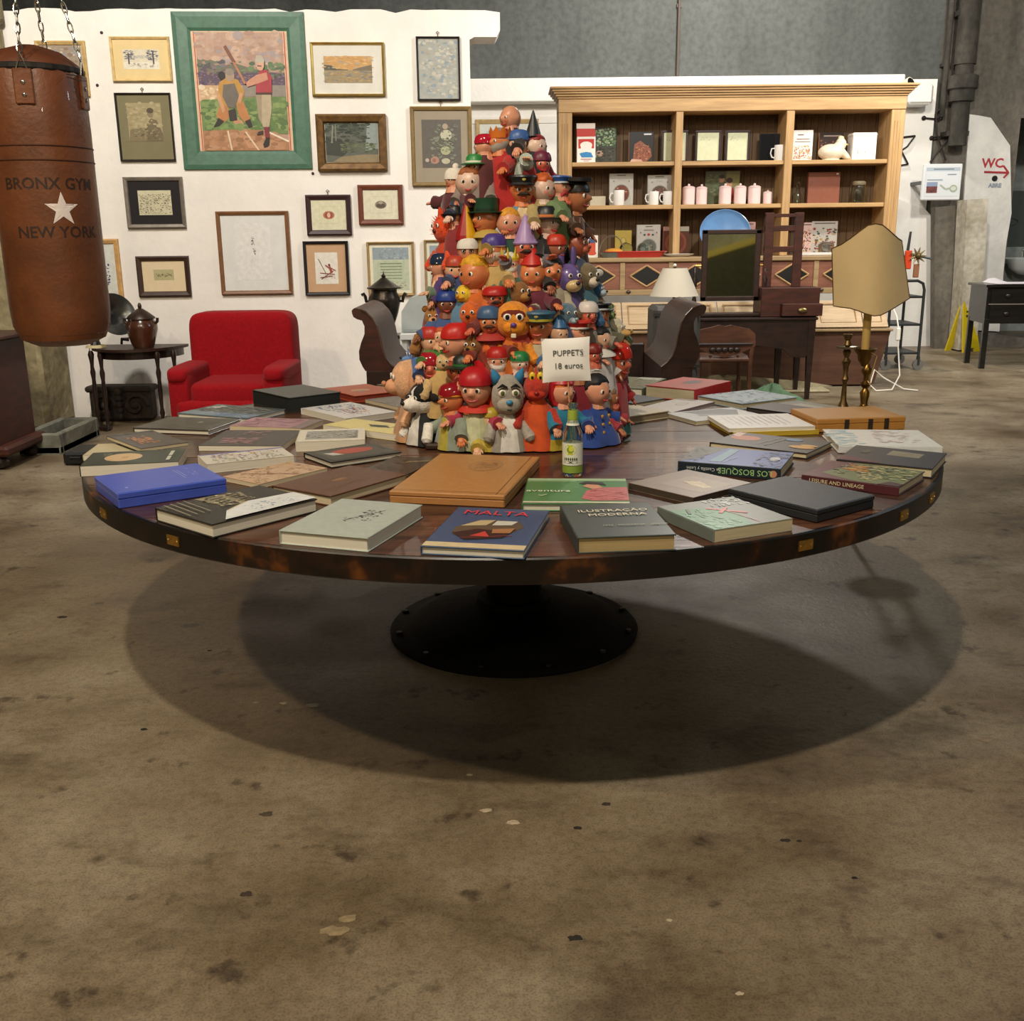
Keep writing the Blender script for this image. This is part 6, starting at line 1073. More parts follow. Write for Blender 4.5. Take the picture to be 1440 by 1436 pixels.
# --- red armchair
ya = 7.75; p = ony(337, 560, ya); w2 = (ony(413, 480, ya+.1).x-ony(266, 480, ya+.1).x)/2; xa = (ony(413, 480, ya+.1).x+ony(266, 480, ya+.1).x)/2
zt = ony(340, 438, ya+.15).z; RV = mat('#8f0812', .9, var=.12, scale=50, sheen=.05, spec=.2, bump=.15, bscale=200)
A = thing('armchair', 'plump red fabric armchair with rounded back against the white wall', 'armchair', (xa, ya, 0))
b = MB(); softbox(b, (0, .22, .15+(zt-.15)/2), (w2, .15, (zt-.15)/2), .22); b.build('backrest', RV, A, smooth='full')
b = MB(); softbox(b, (0, -.10, .37), (w2*.72, .34, .11), .3); b.build('seat_cushion', RV, A, smooth='full')
b = MB(); softbox(b, (0, -.12, .22), (w2*.95, .36, .14), .2); b.build('seat_base', RV, A, smooth='full')
za_ = ony(265, 512, ya-.1).z
for s_ in (-1, 1):
    b = MB(); softbox(b, (s_*(w2*.86), -.10, .12+(za_-.12)/2), (.085, .34, (za_-.12)/2), .3); softbox(b, (s_*(w2*.87), -.11, za_-.05), (.09, .35, .06), .5); b.build('armrest', RV, A, smooth='full')
    for y in (-.42, .28): MB().lathe([(.018, 0), (.028, .10), (.03, .14)], 12).build('leg', DARK, A, loc=(s_*w2*.85, y, 0))
# --- half-round console with turned leg pairs
yc = 8.2; pc = ony(182, 490, yc); zc_ = ony(182, 489, yc).z; xl_, xr_ = ony(116, 490, yc).x, ony(250, 490, yc).x; hwc = (xr_-xl_)/2
C = thing('console_table', 'small dark console table with paired turned legs by the white wall', 'table', ((xl_+xr_)/2, yc, 0))
pts = [(hwc*math.cos(a), .28-.46*math.sin(a)) for a in [math.pi*k/24 for k in range(25)]]
MB().prism(pts, zc_-.022, zc_).build('table_top', MAH, C)
MB().prism([(x*.9, y*.85+.03) for x, y in pts], zc_-.085, zc_-.022).build('apron', DARK, C)
lp = [(.012, 0), (.03, .012), (.02, .03), (.016, .10), (.026, .14), (.016, .18), (.024, .32), (.018, .40), (.026, .46), (.016, .5), (.024, .57), (.03, .60), (.018, .63), (.026, zc_-.085)]
lg = None
lp = [(r*.8, z) for r, z in lp]
for x in (-hwc*.86, -hwc*.58, hwc*.60, hwc*.88):
    y = .02 if abs(x) > hwc*.7 else -.06
    if lg is None: lg = MB().lathe(lp, 14).build('leg', DARK, C, smooth=True, loc=(x, y, 0))
    else: share(lg, 'leg', C, (x, y, 0))
for s_ in (-1, 1): MB().prism([(s_*hwc*.56, -.11), (s_*hwc*.86, -.05), (s_*hwc*.86, .07), (s_*hwc*.56, .0)], .0, .03).build('foot_plate', DARK, C)
# pot with lid and tap
pp = ony(202, 487, yc); K = thing('lidded_pot', 'glazed brown stoneware pot with pagoda lid and side tap', 'pot', (pp.x, yc, zc_)); BR = mat('#4a2a1a', .22, var=.3, scale=8, coat=.4)
k_ = (ony(224, 460, yc).x-ony(181, 460, yc).x)/2; hh = ony(202, 448, yc).z-zc_
MB().lathe([(0, 0), (k_*.62, 0), (k_*.72, hh*.1), (k_*1.0, hh*.62), (k_*1.0, hh*.78), (k_*.82, hh*.95), (k_*.86, hh*1.0), (0, hh*1.0)], 32).build('body', BR, K, smooth=True)
ld = MB().lathe([(k_*.92, hh), (k_*.9, hh*1.04), (k_*.45, hh*1.24), (k_*.16, hh*1.34), (0, hh*1.35)], 28).build('lid', mat('#3a2a20', .4, .4), K, smooth=True); MB().ball((0, 0, hh*1.42), (.016, .016, .028), 10, 8).build('finial', mat('#3a2a20', .4, .4), ld, smooth=True)
for s_ in (-1, 1): MB().tube([(s_*k_*.92, 0, hh*.84), (s_*k_*1.06, 0, hh*.9), (s_*k_*1.08, 0, hh*1.02)], .012, 8).build('handle', mat('#3a2a20', .4, .5), K)
MB().tube([(-k_*.85, -.03, hh*.3), (-k_*1.2, -.06, hh*.32), (-k_*1.25, -.06, hh*.15)], [.016, .014, .01], 8).build('tap', mat('#2a2220', .4, .7), K)
# gramophone horn
hp = ony(166, 442, yc-.05); G = thing('gramophone_horn', 'dark metal gramophone horn dish half hidden by the punching bag', 'horn', (hp.x-.12, yc-.05, zc_))
o = MB().lathe([(.012, -.30), (.02, -.2), (.045, -.1), (.10, -.03), (.165, 0), (.17, .004), (.16, .0), (.095, -.022), (.04, -.09), (.012, -.2)], 36).build('horn', mat('#5a5a58', .28, .8, var=.2, scale=6), G, smooth=True)
o.location = (.10, 0, hp.z-zc_); o.rotation_euler = (math.radians(70), 0, math.radians(48))
MB().tube([(-.12, .1, 0), (-.12, .1, .06), (-.06, .09, hp.z-zc_-.02)], [.05, .03, .014], 10).build('stand_arm', mat('#3a3a38', .4, .7), G); MB().lathe([(0, 0), (.08, 0), (.07, .02), (0, .02)], 20).build('base', mat('#c2b48a', .6), G, loc=(-.12, .1, 0))
# carved capital under the console
q = onz(195, 582, 0); CC = thing('carved_capital', 'dark carved wooden scroll capital standing on the floor under the console', 'carving', (q.x, 8.55, 0)); DKW = mat('#2a221a', .8, var=.35, scale=15, bump=.5, bscale=40)
b = MB(); b.box(-.26, 0, 0, .26, .16, .28, bev=.03); b.box(-.28, -.02, .25, .28, .17, .30, bev=.015); b.build('block', DKW, CC)
for s_ in (-1, 1):
    sp2 = [(s_*.135+s_*-1*.0+(.105-.0062*k)*math.cos(k*.55), -.02, .14+(.105-.0062*k)*math.sin(k*.55)) for k in range(16)]
    MB().tube(sp2, .018, 6).build('volute', DKW, CC, smooth=True); MB().ball((s_*.135, -.02, .14), .03, 10, 8).build('volute_eye', DKW, CC, smooth=True)
for k in range(5): MB().ball((0, -.02, .05+.05*k), (.035, .03, .03), 8, 6).build('leaf', DKW, CC)
# --- sleigh bed with two scrolled ends
yb0, yb1 = 6.6, 7.5
PB = [(495, 441), (494.5, 437), (497, 434), (501, 433.5), (507, 435), (514, 438), (524, 448), (530, 458), (535, 475), (538.5, 492), (543, 504), (550, 513), (559, 520), (559, 523), (514, 522), (510, 516), (505.4, 506), (504.8, 494), (507.8, 482), (512.5, 470), (512.5, 459), (509, 451), (502, 449), (497, 446)]
prof = [(ony(a, c, yb0).x, ony(a, c, yb0).z) for a, c in PB]; xm = (ony(495, 440, yb0).x+ony(993, 434, yb0).x)/2
SB = thing('sleigh_bed', 'dark mahogany sleigh bed with two scroll-topped ends behind the table', 'bed', (xm, yb0, 0)); xi = max(x for x, z in prof); zp = min(z for x, z in prof); xo = ony(515, 525, yb0).x
for s_ in (-1, 1):
    e = MB().prism([((x-xm)*-s_, z) for x, z in prof], 0, yb1-yb0, ax='y').build('scroll_end', MAHR if s_ < 0 else MAH, SB, smooth=True)
    a, c = sorted(((xo-xm)*-s_, (xi-xm)*-s_)); MB().box(a, .0, .0, c, yb1-yb0, zp+.01, bev=.008).build('plinth', MAH, e)
    MB().tube([((x-xm)*-s_, -.004, z) for x, z in prof[4:13]], .006, 6).build('edge_bead', mat('#5a4638', .3), e)
L_ = xm-xi; MB().box(-L_, .0, .12, L_, .05, .34, bev=.008).build('side_rail', MAH, SB); MB().box(-L_, .86, .12, L_, .9, .72, bev=.008).build('back_rail', DARK, SB)
MB().box(-L_+.0, .05, .22, L_, .86, .30, bev=.02).build('slat_base', mat('#4a4438', .8), SB)
b = MB(); softbox(b, (.62, .45, .36), (.28, .30, .07), .5); tag(b.build('grey_blanket', mat('#6d7072', .9, var=.2, scale=20, bump=.4, bscale=60), loc=(xm, yb0, 0), smooth='full'), 'crumpled grey blanket lying in the sleigh bed', 'blanket')
# urn on a hidden plinth
yu = 8.1; u = ony(541, 430, yu); zu0 = ony(541, 470, yu).z; UM = mat('#3a332c', .3, .7, var=.25, scale=8)
PL = thing('urn_plinth', 'plain dark wooden plinth under the metal urn', 'plinth', (u.x, yu, 0)); MB().box(-.10, -.10, 0, .10, .10, zu0-.02, bev=.01).build('shaft', DARK, PL); MB().box(-.12, -.12, zu0-.03, .12, .12, zu0, bev=.008).build('cap', DARK, PL)
U = thing('metal_urn', 'dark metal urn with pagoda lid and curled side handles behind the bed end', 'urn', (u.x, yu, zu0)); ru = (ony(562, 405, yu).x-ony(520, 405, yu).x)/2; zs_ = lambda py: ony(541, py, yu).z-zu0
MB().lathe([(0, 0), (ru*.5, 0), (ru*.45, .02), (ru*.9, zs_(440)), (ru*1.08, zs_(424)), (ru*1.05, zs_(418)), (ru*.86, zs_(411)), (ru*.88, zs_(406)), (0, zs_(406))], 36).build('body', UM, U, smooth=True)
ld = MB().lathe([(ru*1.14, zs_(406)), (ru*1.14, zs_(404)), (ru*.9, zs_(402)), (ru*.5, zs_(396)), (ru*.2, zs_(391)), (0, zs_(389))], 32).build('lid', UM, U, smooth=True); MB().lathe([(.012, zs_(391)), (.02, zs_(388)), (.006, zs_(385)), (0, zs_(380))], 12).build('finial', UM, ld, smooth=True)
for s_ in (-1, 1): MB().tube([(s_*ru*1.0, 0, zs_(423)), (s_*ru*1.22, 0, zs_(424)), (s_*ru*1.28, 0, zs_(417)), (s_*ru*1.38, 0, zs_(413)), (s_*ru*1.52, 0, zs_(415))], .013, 8).build('handle', UM, U, smooth=True)
# white stand with a grey covered machine
y9 = 8.0; g0, g1_ = ony(566, 470, y9), ony(640, 470, y9); zg = ony(590, 466, y9).z; WT = thing('white_side_table', 'low white side table behind the sleigh bed', 'table', ((g0.x+g1_.x)/2, y9, 0)); ww = (g1_.x-g0.x)/2
MB().box(-ww, -.2, zg-.05, ww, .2, zg, bev=.006).build('table_top', mat('#dad9d4', .5), WT)
for sx in (-1, 1):
    for sy in (-1, 1): MB().box(sx*ww*.85-.02, sy*.16-.02, 0, sx*ww*.85+.02, sy*.16+.02, zg-.05).build('leg', mat('#cfcec9', .5), WT)
b = MB(); hg = ony(590, 412, y9).z-zg; pr = [(-ww*.96, 0), (-ww*.94, hg*.55), (-ww*.6, hg*.9), (-ww*.1, hg), (ww*.8, hg*.98), (ww*.95, 0)]; b.prism(pr, -.14, .14, ax='y'); t = thing('covered_machine', 'grey plastic covered machine on the white side table', 'machine', (WT.location.x, y9, zg)); b.build('cover', mat('#a9b0ae', .55, var=.06), t); MB().box(-ww*.9, -.15, .01, ww*.9, -.14, .03).build('hem', mat('#8f9694', .6), t)
# --- dressing table with mirror
yd0 = 9.35; zd = ony(1070, 447, yd0).z; dxl, dxr = ony(978, 450, yd0).x, ony(1151, 450, yd0).x; xc = (dxl+dxr)/2; hwd = (dxr-dxl)/2
D = thing('dressing_table', 'dark mahogany dressing table with slim tapering legs', 'table', (xc, yd0, 0)); 
MB().box(-hwd, 0, zd-.025, hwd, .5, zd, bev=.006).build('table_top', DARK, D)
zap = ony(1070, 495, yd0).z; ap = [(-hwd+.03, zd-.025), (-hwd+.03, zap-.03), (-hwd+.16, zap-.05), (-hwd+.25, zap+.03), (0, zap+.06), (hwd-.30, zap+.02), (hwd-.22, zap-.05), (hwd-.1, zap-.06), (hwd-.03, zap-.0), (hwd-.03, zd-.025)]
MB().prism(ap, .02, .06, ax='y').build('carved_apron', DARK, D)
MB().box(-hwd+.03, .06, zap+.05, hwd-.03, .47, zd-.025).build('drawer_case', DARK, D)
for x in (-hwd+.05, hwd-.05, hwd-.24):
    for y in ((.045, .45) if abs(x) > hwd-.1 else (.42,)): MB().add([(x+sx*r, y+sy*r, z) for z, r in ((0, .018), (zd-.025, .034)) for sx, sy in ((-1, -1), (1, -1), (1, 1), (-1, 1))], [(3, 2, 1, 0), (4, 5, 6, 7), (0, 1, 5, 4), (1, 2, 6, 5), (2, 3, 7, 6), (3, 0, 4, 7)]).build('leg', DARK, D)
# swing mirror standing on it
ym = yd0+.2; ml, mr = ony(986, 380, ym).x, ony(1068, 380, ym).x; mt, mb = ony(1027, 323, ym).z, ony(1027, 423, ym).z; mc_ = (ml+mr)/2; mw_ = (mr-ml)/2
V = thing('swing_mirror', 'rectangular swing mirror in dark mahogany frame on turned posts', 'mirror', (mc_, ym, zd))
MB().box(-mw_-.10, -.09, 0, mw_+.10, .09, .035, bev=.01).build('base', DARK, V)
for s_ in (-1, 1): MB().lathe([(.03, .03), (.03, .05), (.014, .08), (.022, .14), (.012, .2), (.02, .28), (.026, .33), (.012, .37), (.02, .42), (0, .45)], 14).build('post', DARK, V, smooth=True, loc=(s_*(mw_+.055), 0, 0))
f = .05; zb_ = mb-zd; zt_ = mt-zd
for (a, b2, c, e) in ((-mw_, mw_, zb_, zb_+f*.8), (-mw_, mw_, zt_-f*.8, zt_), (-mw_, -mw_+f, zb_, zt_), (mw_-f, mw_, zb_, zt_)): MB().box(a, -.02, c, b2, .012, e, bev=.006).build('frame_side', MAH, V)
MB().box(-mw_+f, -.006, zb_+f*.8, mw_-f, .0, zt_-f*.8).build('mirror_glass', mat('#cfcfc0', .03, 1), V)
for s_ in (-1, 1): MB().tube([(s_*mw_, 0, (zb_+zt_)/2), (s_*(mw_+.055), 0, (zb_+zt_)/2)], .01, 8).build('pivot', mat('#8a6a30', .3, .9), V)
# drawer box with open drawer
bxl, bxr = ony(1072, 430, yd0+.02).x, ony(1156, 430, yd0+.02).x; zbt = ony(1115, 405, yd0).z; 
Q = thing('drawer_box', 'reddish brown wooden box with one pulled-out drawer on the dressing table', 'box', ((bxl+bxr)/2, yd0+.02, zd)); hq = (bxr-bxl)/2
MB().box(-hq, .05, 0, hq*.97, .36, zbt-zd, bev=.006).build('body', MAHR, Q)
dr = MB().box(-hq*.35, -.03, .012, hq*1.0, .06, .12, bev=.004).build('drawer', MAHR, Q); MB().lathe([(.045, 0), (.04, .016), (.02, .026), (0, .028)], 18, sy=.5).build('cup_handle', mat('#8a7a50', .35, .9), dr, loc=(hq*.32, -.032, .065)).rotation_euler = (math.pi/2, 0, 0)
# ladder-like frame standing on the box
fl, fr_ = ony(1074, 350, yd0+.2).x, ony(1128, 350, yd0+.2).x; zf = ony(1100, 299, yd0+.2).z; zq = zbt-zd
Fm = thing('slatted_frame', 'tall dark red wooden frame with cross bars standing on the drawer box', 'frame', ((fl+fr_)/2, yd0+.2, zbt)); hf = (fr_-fl)/2; H_ = zf-zbt
for s_ in (-1, 1): MB().box(s_*hf-.05*(s_ > 0)*1.6-.0*(s_ < 0), -.015, 0, s_*hf+.08*(s_ < 0)+.0, .015, H_, bev=.004).build('upright', MAHR, Fm)
for z in (.985, .80, .52): MB().box(-hf, -.012, H_*z-.03, hf, .012, H_*z+.0+.02*(z < .9), bev=.003).build('cross_bar', MAHR, Fm)
# carved chair
yh = 8.75; hl, hr = ony(976, 480, yh).x, ony(1062, 480, yh).x; hc = (hl+hr)/2; hwh = (hr-hl)/2; zz = lambda py: ony(1018, py, yh).z
CHW = wood('#442617', '#5e3823', .5, (3, 3, 12), 2, .05)
CH = thing('carved_chair', 'dark carved-back wooden chair with spindles facing the dressing table', 'chair', (hc, yh, 0))
cr_ = [(-hwh, zz(487)), (-hwh*.98, zz(470)), (-hwh*.8, zz(463)), (-hwh*.45, zz(460)), (-hwh*.2, zz(457)), (0, zz(459)), (hwh*.2, zz(457)), (hwh*.45, zz(460)), (hwh*.8, zz(463)), (hwh*.98, zz(470)), (hwh, zz(487)), (hwh*.75, zz(492)), (hwh*.5, zz(497)), (.0, zz(503)), (-hwh*.5, zz(497)), (-hwh*.75, zz(492))]
MB().prism(cr_, -.02, .02, ax='y').build('crest_panel', CHW, CH)
MB().tube([(-hwh*.9, -.02, zz(484)), (0, -.025, zz(484)), (hwh*.9, -.02, zz(484))], .012, 6).build('carved_band', DARK, CH)
for k in range(5): MB().ball((hwh*(-.4+.2*k), -.02, zz(492)), (.03, .015, .022), 8, 6).build('carved_leaf', DARK, CH)
for s_ in (-1, 1): MB().tube([(s_*hwh*.92, 0, zz(480)), (s_*hwh*.86, .0, .45), (s_*hwh*.84, -.02, 0)], [.022, .022, .016], 8).build('back_post', CHW, CH, smooth=True)
for k in range(3): MB().tube([(hwh*(-.45+.45*k), 0, zz(500)), (hwh*(-.45+.45*k), .0, .45)], .012, 8).build('spindle', CHW, CH)
MB().box(-hwh*.95, -.02, .42, hwh*.95, .40, .465, bev=.015).build('seat', CHW, CH)
for s_ in (-1, 1): MB().lathe([(.014, 0), (.022, .2), (.018, .25), (.026, .42)], 12).build('front_leg', CHW, CH, loc=(s_*hwh*.82, .36, 0))
# floor lamp with a white cone shade
yl = 8.3; l0, l1 = ony(914, 412, yl).x, ony(982, 412, yl).x; lc = (l0+l1)/2; zl0, zl1 = ony(947, 416, yl).z, ony(947, 377, yl).z; rl = (l1-l0)/2
FLm = thing('floor_lamp', 'floor lamp with plain white empire shade behind the sleigh bed', 'lamp', (lc, yl, 0))
MB().lathe([(rl, zl0), (rl*.5, zl1), (rl*.49, zl1), (rl*.985, zl0)], 36).build('lamp_shade', mat('#c4bba8', .8), FLm, smooth=True); MB().tube([(0, 0, .02), (0, 0, zl1+.01)], .012, 10).build('pole', mat('#6a5a3a', .35, .8), FLm); MB().lathe([(0, 0), (.14, 0), (.13, .02), (.03, .04), (0, .05)], 24).build('base', mat('#5a4a30', .4, .8), FLm, smooth=True); MB().ball((0, 0, zl1+.02), .014, 10, 8).build('finial', mat('#e6e2d6', .4), FLm)
# upholstered trunk beside it
tx0, tx1 = ony(913, 470, 8.0).x, ony(940, 470, 8.0).x; TK = thing('travel_chest', 'dark grey studded leather travel chest standing behind the bed end nearer the dressing table', 'chest', ((tx0+tx1)/2+.1, 8.0, 0)); zk = ony(925, 430, 8.0).z
MB().box(-.16, -.12, 0, .2, .25, zk, bev=.03).build('body', mat('#3f3d3a', .6, var=.2, scale=12, bump=.2), TK)
for z in (.25, .5, zk-.06): MB().box(-.165, -.126, z-.012, .205, -.118, z+.012).build('strap', mat('#2a2826', .5), TK)
# green cloth heap
gp = onz(1070, 548, 0); b = MB(); R_ = random.Random(4); n, m_ = 28, 10; vs = []
for i in range(m_+1):
    for k in range(n):
        a = 2*math.pi*k/n; r = (1-i/m_)*(1+.18*math.sin(3*a+1)+.08*math.sin(7*a)); vs.append((r*.27*math.cos(a), r*.13*math.sin(a), .14*math.sin(i/m_*math.pi/2)*(1+.3*math.sin(4*a+i*.8))))
b.add(vs, [(i*n+k, i*n+(k+1) % n, (i+1)*n+(k+1) % n, (i+1)*n+k) for i in range(m_) for k in range(n)]); tag(b.build('green_cloth', mat('#5d7a5c', .9, var=.15, scale=8), smooth='full', loc=(ony(1086, 535, 9.18).x, 9.18, 0)), 'heap of green cloth on the floor between chair and dressing table', 'cloth')
b = MB(); vs = []
for i in range(m_+1):
    for k in range(n):
        a = 2*math.pi*k/n; r = (1-i/m_)*(1+.1*math.sin(4*a)); vs.append((r*1.0*math.cos(a), r*.11*math.sin(a), .10*math.sin(i/m_*math.pi/2)*(1+.25*math.sin(3*a+i*.6))))
b.add(vs, [(i*n+k, i*n+(k+1) % n, (i+1)*n+(k+1) % n, (i+1)*n+k) for i in range(m_) for k in range(n)]); tag(b.build('crumpled_rug', mat('#8a8064', .95, var=.15, scale=15), smooth='full', loc=(gp.x-.35, 9.99, .03)), 'crumpled beige rug lying on the counter carpet', 'rug')
# --- lamp with shield shade and candlestick, standing on the table
yL = 5.0; zst = ony(1203, 579, yL).z; xs_ = ony(1201, 579, yL).x; lp_ = Vector((ony(1214, 579, yL).x, yL, zst))
SK = thing('lamp_stand', 'small round dark pole stand behind the table carrying lamp and candlestick', 'stand', (xs_, yL, 0))
MB().lathe([(0, zst-.02), (.125, zst-.02), (.13, zst-.012), (.13, zst-.004), (.125, zst), (0, zst)], 36).build('seat', DARK, SK, smooth=True)
MB().lathe([(.10, 0), (.10, .012), (.03, .03), (.014, .06), (.012, .3), (.018, .33), (.012, .36), (.014, zst-.06), (.05, zst-.03)], 20).build('pole', DARK, SK, smooth=True)
LM = thing('shield_lamp', 'brass candlestick table lamp with large cream parchment shield shade', 'lamp', lp_)
BRS = mat('#8a6a34', .3, .9, var=.3, scale=20); zL = lambda py: ony(1219, py, yL).z-zst; cxs = lambda px, py: ony(px, py, yL).x-lp_.x
out_t = [(1170, 349), (1180, 343), (1189, 335), (1200, 325), (1210, 317), (1220, 315), (1230, 317), (1240, 324), (1250, 331), (1259, 336), (1268, 339)]
out_b = [(1172, 430), (1180, 431), (1189, 432), (1198, 435), (1207, 439), (1218, 442), (1228, 441), (1238, 437), (1250, 432), (1264, 426), (1279, 420)]
n = len(out_t); vs = []; mrow = 8
def bulge(i): u = 2*i/(n-1)-1; return -.11*(1-u*u)
for sgn in (0, 1):
    for j in range(mrow+1):
        for i in range(n):
            a, c = out_t[i], out_b[i]; px = a[0]+(c[0]-a[0])*j/mrow; py = a[1]+(c[1]-a[1])*j/mrow
            vs.append((cxs(px, py), bulge(i)+.0025*sgn, zL(py)))
K_ = (mrow+1)*n; fs = []
for sgn in (0, 1): fs += [(sgn*K_+j*n+i, sgn*K_+j*n+i+1, sgn*K_+(j+1)*n+i+1, sgn*K_+(j+1)*n+i) for j in range(mrow) for i in range(n-1)]
sh = MB().add(vs, fs).build('lamp_shade', mat('#e2c896', .75, var=.04, scale=8), LM, smooth='full')
ring = [vs[i] for i in range(n)]+[vs[j*n+n-1] for j in range(1, mrow+1)]+[vs[mrow*n+i] for i in range(n-2, -1, -1)]+[vs[j*n] for j in range(mrow-1, 0, -1)]
MB().tube(ring, .0028, 6, closed=True).build('shade_trim', mat('#5a4324', .6), sh)
cx0 = cxs(1219, 460)
MB().lathe([(.019, zL(492)), (.019, zL(438)), (.0, zL(438))], 18).build('candle_tube', mat('#c9a860', .6), LM, loc=(cx0, 0, 0), smooth=True)
MB().lathe([(.012, zL(515)), (.03, zL(506)), (.034, zL(499)), (.05, zL(494)), (.055, zL(490)), (.05, zL(491)), (.03, zL(496)), (0, zL(496))], 24).build('drip_pan', BRS, LM, loc=(cx0, 0, 0), smooth=True)
MB().lathe([(0, 0), (.045, 0), (.045, .008), (.035, .02), (.02, .03), (.016, .04), (.024, zL(552)), (.012, zL(546)), (.028, zL(540)), (.012, zL(535)), (.012, zL(528)), (.022, zL(524)), (.024, zL(519)), (.016, zL(515)), (.012, zL(511))], 24).build('stem', BRS, LM, loc=(0, 0, 0), smooth=True)
MB().tube([(cx0, 0, zL(440)), (cx0, .01, zL(380))], .006, 8).build('shade_rod', BRS, LM)
MB().tube([(cx0, -.05, zL(492)), (cx0+.05, -.03, zL(500)), (cx0+.03, -.02, zL(530)), (cx0+.035, -.02, .01)], .0022, 6).build('flex', mat('#c2a468', .6), LM)
cq = Vector((ony(1183, 579, yL).x, yL-.02, zst)); CK = thing('brass_candlestick', 'ornate old brass candlestick without a candle beside the shield lamp', 'candlestick', cq); zC = lambda py: ony(1185, py, cq.y).z-zst; OB = mat('#7d6440', .4, .85, var=.35, scale=30)
MB().lathe([(0, 0), (.036, 0), (.036, .01), (.028, .025), (.014, .06), (.010, zC(538)), (.018, zC(533)), (.010, zC(527)), (.014, zC(515)), (.022, zC(508)), (.010, zC(503)), (.016, zC(498)), (.02, zC(494)), (.008, zC(491))], 20).build('stem', OB, CK, smooth=True)
MB().lathe([(.008, zC(493)), (.046, zC(490)), (.05, zC(487)), (.046, zC(488)), (.01, zC(489))], 24).build('drip_pan', mat('#a89a80', .35, .8), CK, smooth=True)
MB().lathe([(.008, zC(489)), (.02, zC(485)), (.012, zC(479)), (.018, zC(475)), (.022, zC(470)), (.016, zC(470)), (.012, zC(476)), (0, zC(476))], 18).build('socket', OB, CK, smooth=True)
# ================================================================ left side: punching bag, cabinet, trough
yg = 4.4; LEA = mat('#6b3d20', .45, var=.28, scale=3.5, bump=.12, bscale=60, coat=.1)
gb = ony(84, 480, yg); gt = ony(47, 100, yg); gx = (ony(84, 430, yg).x+ony(47, 110, yg).x)/2; rg = .196
zg0, zg1 = ony(84, 497, yg-rg).z+.01, ony(47, 97, yg-.1).z; Hg = zg1-zg0
BG = thing('punching_bag', 'brown leather punching bag with white star hanging on chains', 'punching bag', (gx, yg, zg0))
MB().lathe([(0, 0), (rg*.55, .008), (rg*.85, .035), (rg*.97, .09), (rg, .16), (rg*1.0, Hg*.6), (rg*1.0, Hg*.8), (rg*.98, Hg), (rg*.97, Hg+.004)], 56).build('leather_body', LEA, BG, smooth=True)
MB().lathe([(rg*.95, Hg+.006), (rg*.9, Hg+.03), (rg*.6, Hg+.075), (rg*.2, Hg+.10), (0, Hg+.105)], 40).build('bulging_top', mat('#5d321c', .5, var=.2), BG, smooth=True)
MB().lathe([(rg*.975, Hg-.012), (rg*1.0, Hg-.004), (rg*1.0, Hg+.012), (rg*.95, Hg+.016)], 48, wave=lambda a, z: .012*math.sin(31*a)).build('black_lacing', mat('#15110f', .7), BG)
for zf in (.735, .685): MB().lathe([(rg*1.003, Hg*zf-.004), (rg*1.02, Hg*zf), (rg*1.003, Hg*zf+.004)], 48).build('seam', mat('#4f2b17', .5), BG, smooth=True)
MB().lathe([(rg*.88, .055), (rg*.905, .058), (rg*.89, .062)], 40).build('bottom_seam', mat('#3a2012', .5), BG)
ang0 = math.atan2(-gx, yg)      # turn from -y towards the camera
def wrap(o, a0, z0, r):
    me = o.data
    for v in me.vertices:
        a = a0+v.co.x/r; rr_ = r+v.co.z; zz_ = v.co.y
        v.co = (rr_*math.sin(a), -rr_*math.cos(a), z0+zz_)
    o.location = (0, 0, 0); o.rotation_euler = (0, 0, 0); o.scale = (1, 1, 1)
for s_, a, py, sz in (('BRONX GYM', .10, 258, .062), ('NEW YORK', .17, 327, .062)):
    o = text('lettering', s_, sz, mat('#2e1a10', .6), BG, (0, 0, 0), depth=.0006, bold=.0008); wrap(o, ang0+a, ony(90, py, yg-rg).z-zg0, rg*1.003)
st_ = MB(); pts = []
for k in range(10): r = .068 if k % 2 == 0 else .027; pts.append((r*math.sin(k*math.pi/5), r*math.cos(k*math.pi/5)))
for k in range(10):
    for q in range(4): pass
st_.add([(0, 0, .0008)]+[(x, y, .0008) for x, y in pts]+[(x/2, y/2, .0008) for x, y in pts], [(0, 11+k, 11+(k+1) % 10) for k in range(10)]+[(11+k, 1+k, 1+(k+1) % 10, 11+(k+1) % 10) for k in range(10)])
o = st_.build('white_star', mat('#e3d9d6', .6), BG, fix=False); wrap(o, ang0+.26, ony(98, 294, yg-rg).z-zg0, rg*1.004)
CHR = mat('#cfcac2', .2, 1)
for k, (a, sp) in enumerate(((ang0-.18, 1), (ang0+1.2, 1), (ang0-1.5, 1), (ang0+2.8, 0))):
    q = Vector((rg*1.0*math.sin(a), -rg*1.0*math.cos(a), Hg-.03))
    tb = MB(); tb.box(-.036, -.006, -.11, .036, .006, .02, bev=.005); tab = tb.build('strap_tab', LEA, BG); tab.location = q; tab.rotation_euler = (0, 0, a)
    for z in (-.03, -.075): MB().ball((0, -.007, z), (.009, .005, .009), 10, 8).build('rivet', CHR, tab, smooth=True)
    hk = q+Vector((0, 0, .075)); MB().tube([q+Vector((-.03*math.cos(a), -.03*math.sin(a), -.01)), hk, q+Vector((.03*math.cos(a), .03*math.sin(a), -.01))], .0045, 8).build('ring', CHR, BG)
    top_ = Vector((0, 0, Hg+.95)); d = top_-hk; nl = 26; R_ = d.to_track_quat('Z', 'Y').to_matrix(); lk = None
    for i in range(nl):
        c = hk+d*(i+.5)/nl
        if lk is None:
            h_ = d.length/nl*.68; lk = MB().tube([(.009*math.cos(t_*math.pi/5), 0, h_*math.sin(t_*math.pi/5)) for t_ in range(10)], .0028, 5, closed=True).build('chain_link', CHR, BG)
        else: lk = share(lk, 'chain_link', BG)
        lk.location = c; lk.rotation_euler = (R_ @ Matrix.Rotation(math.pi/2*(i % 2), 3, 'Z')).to_euler()
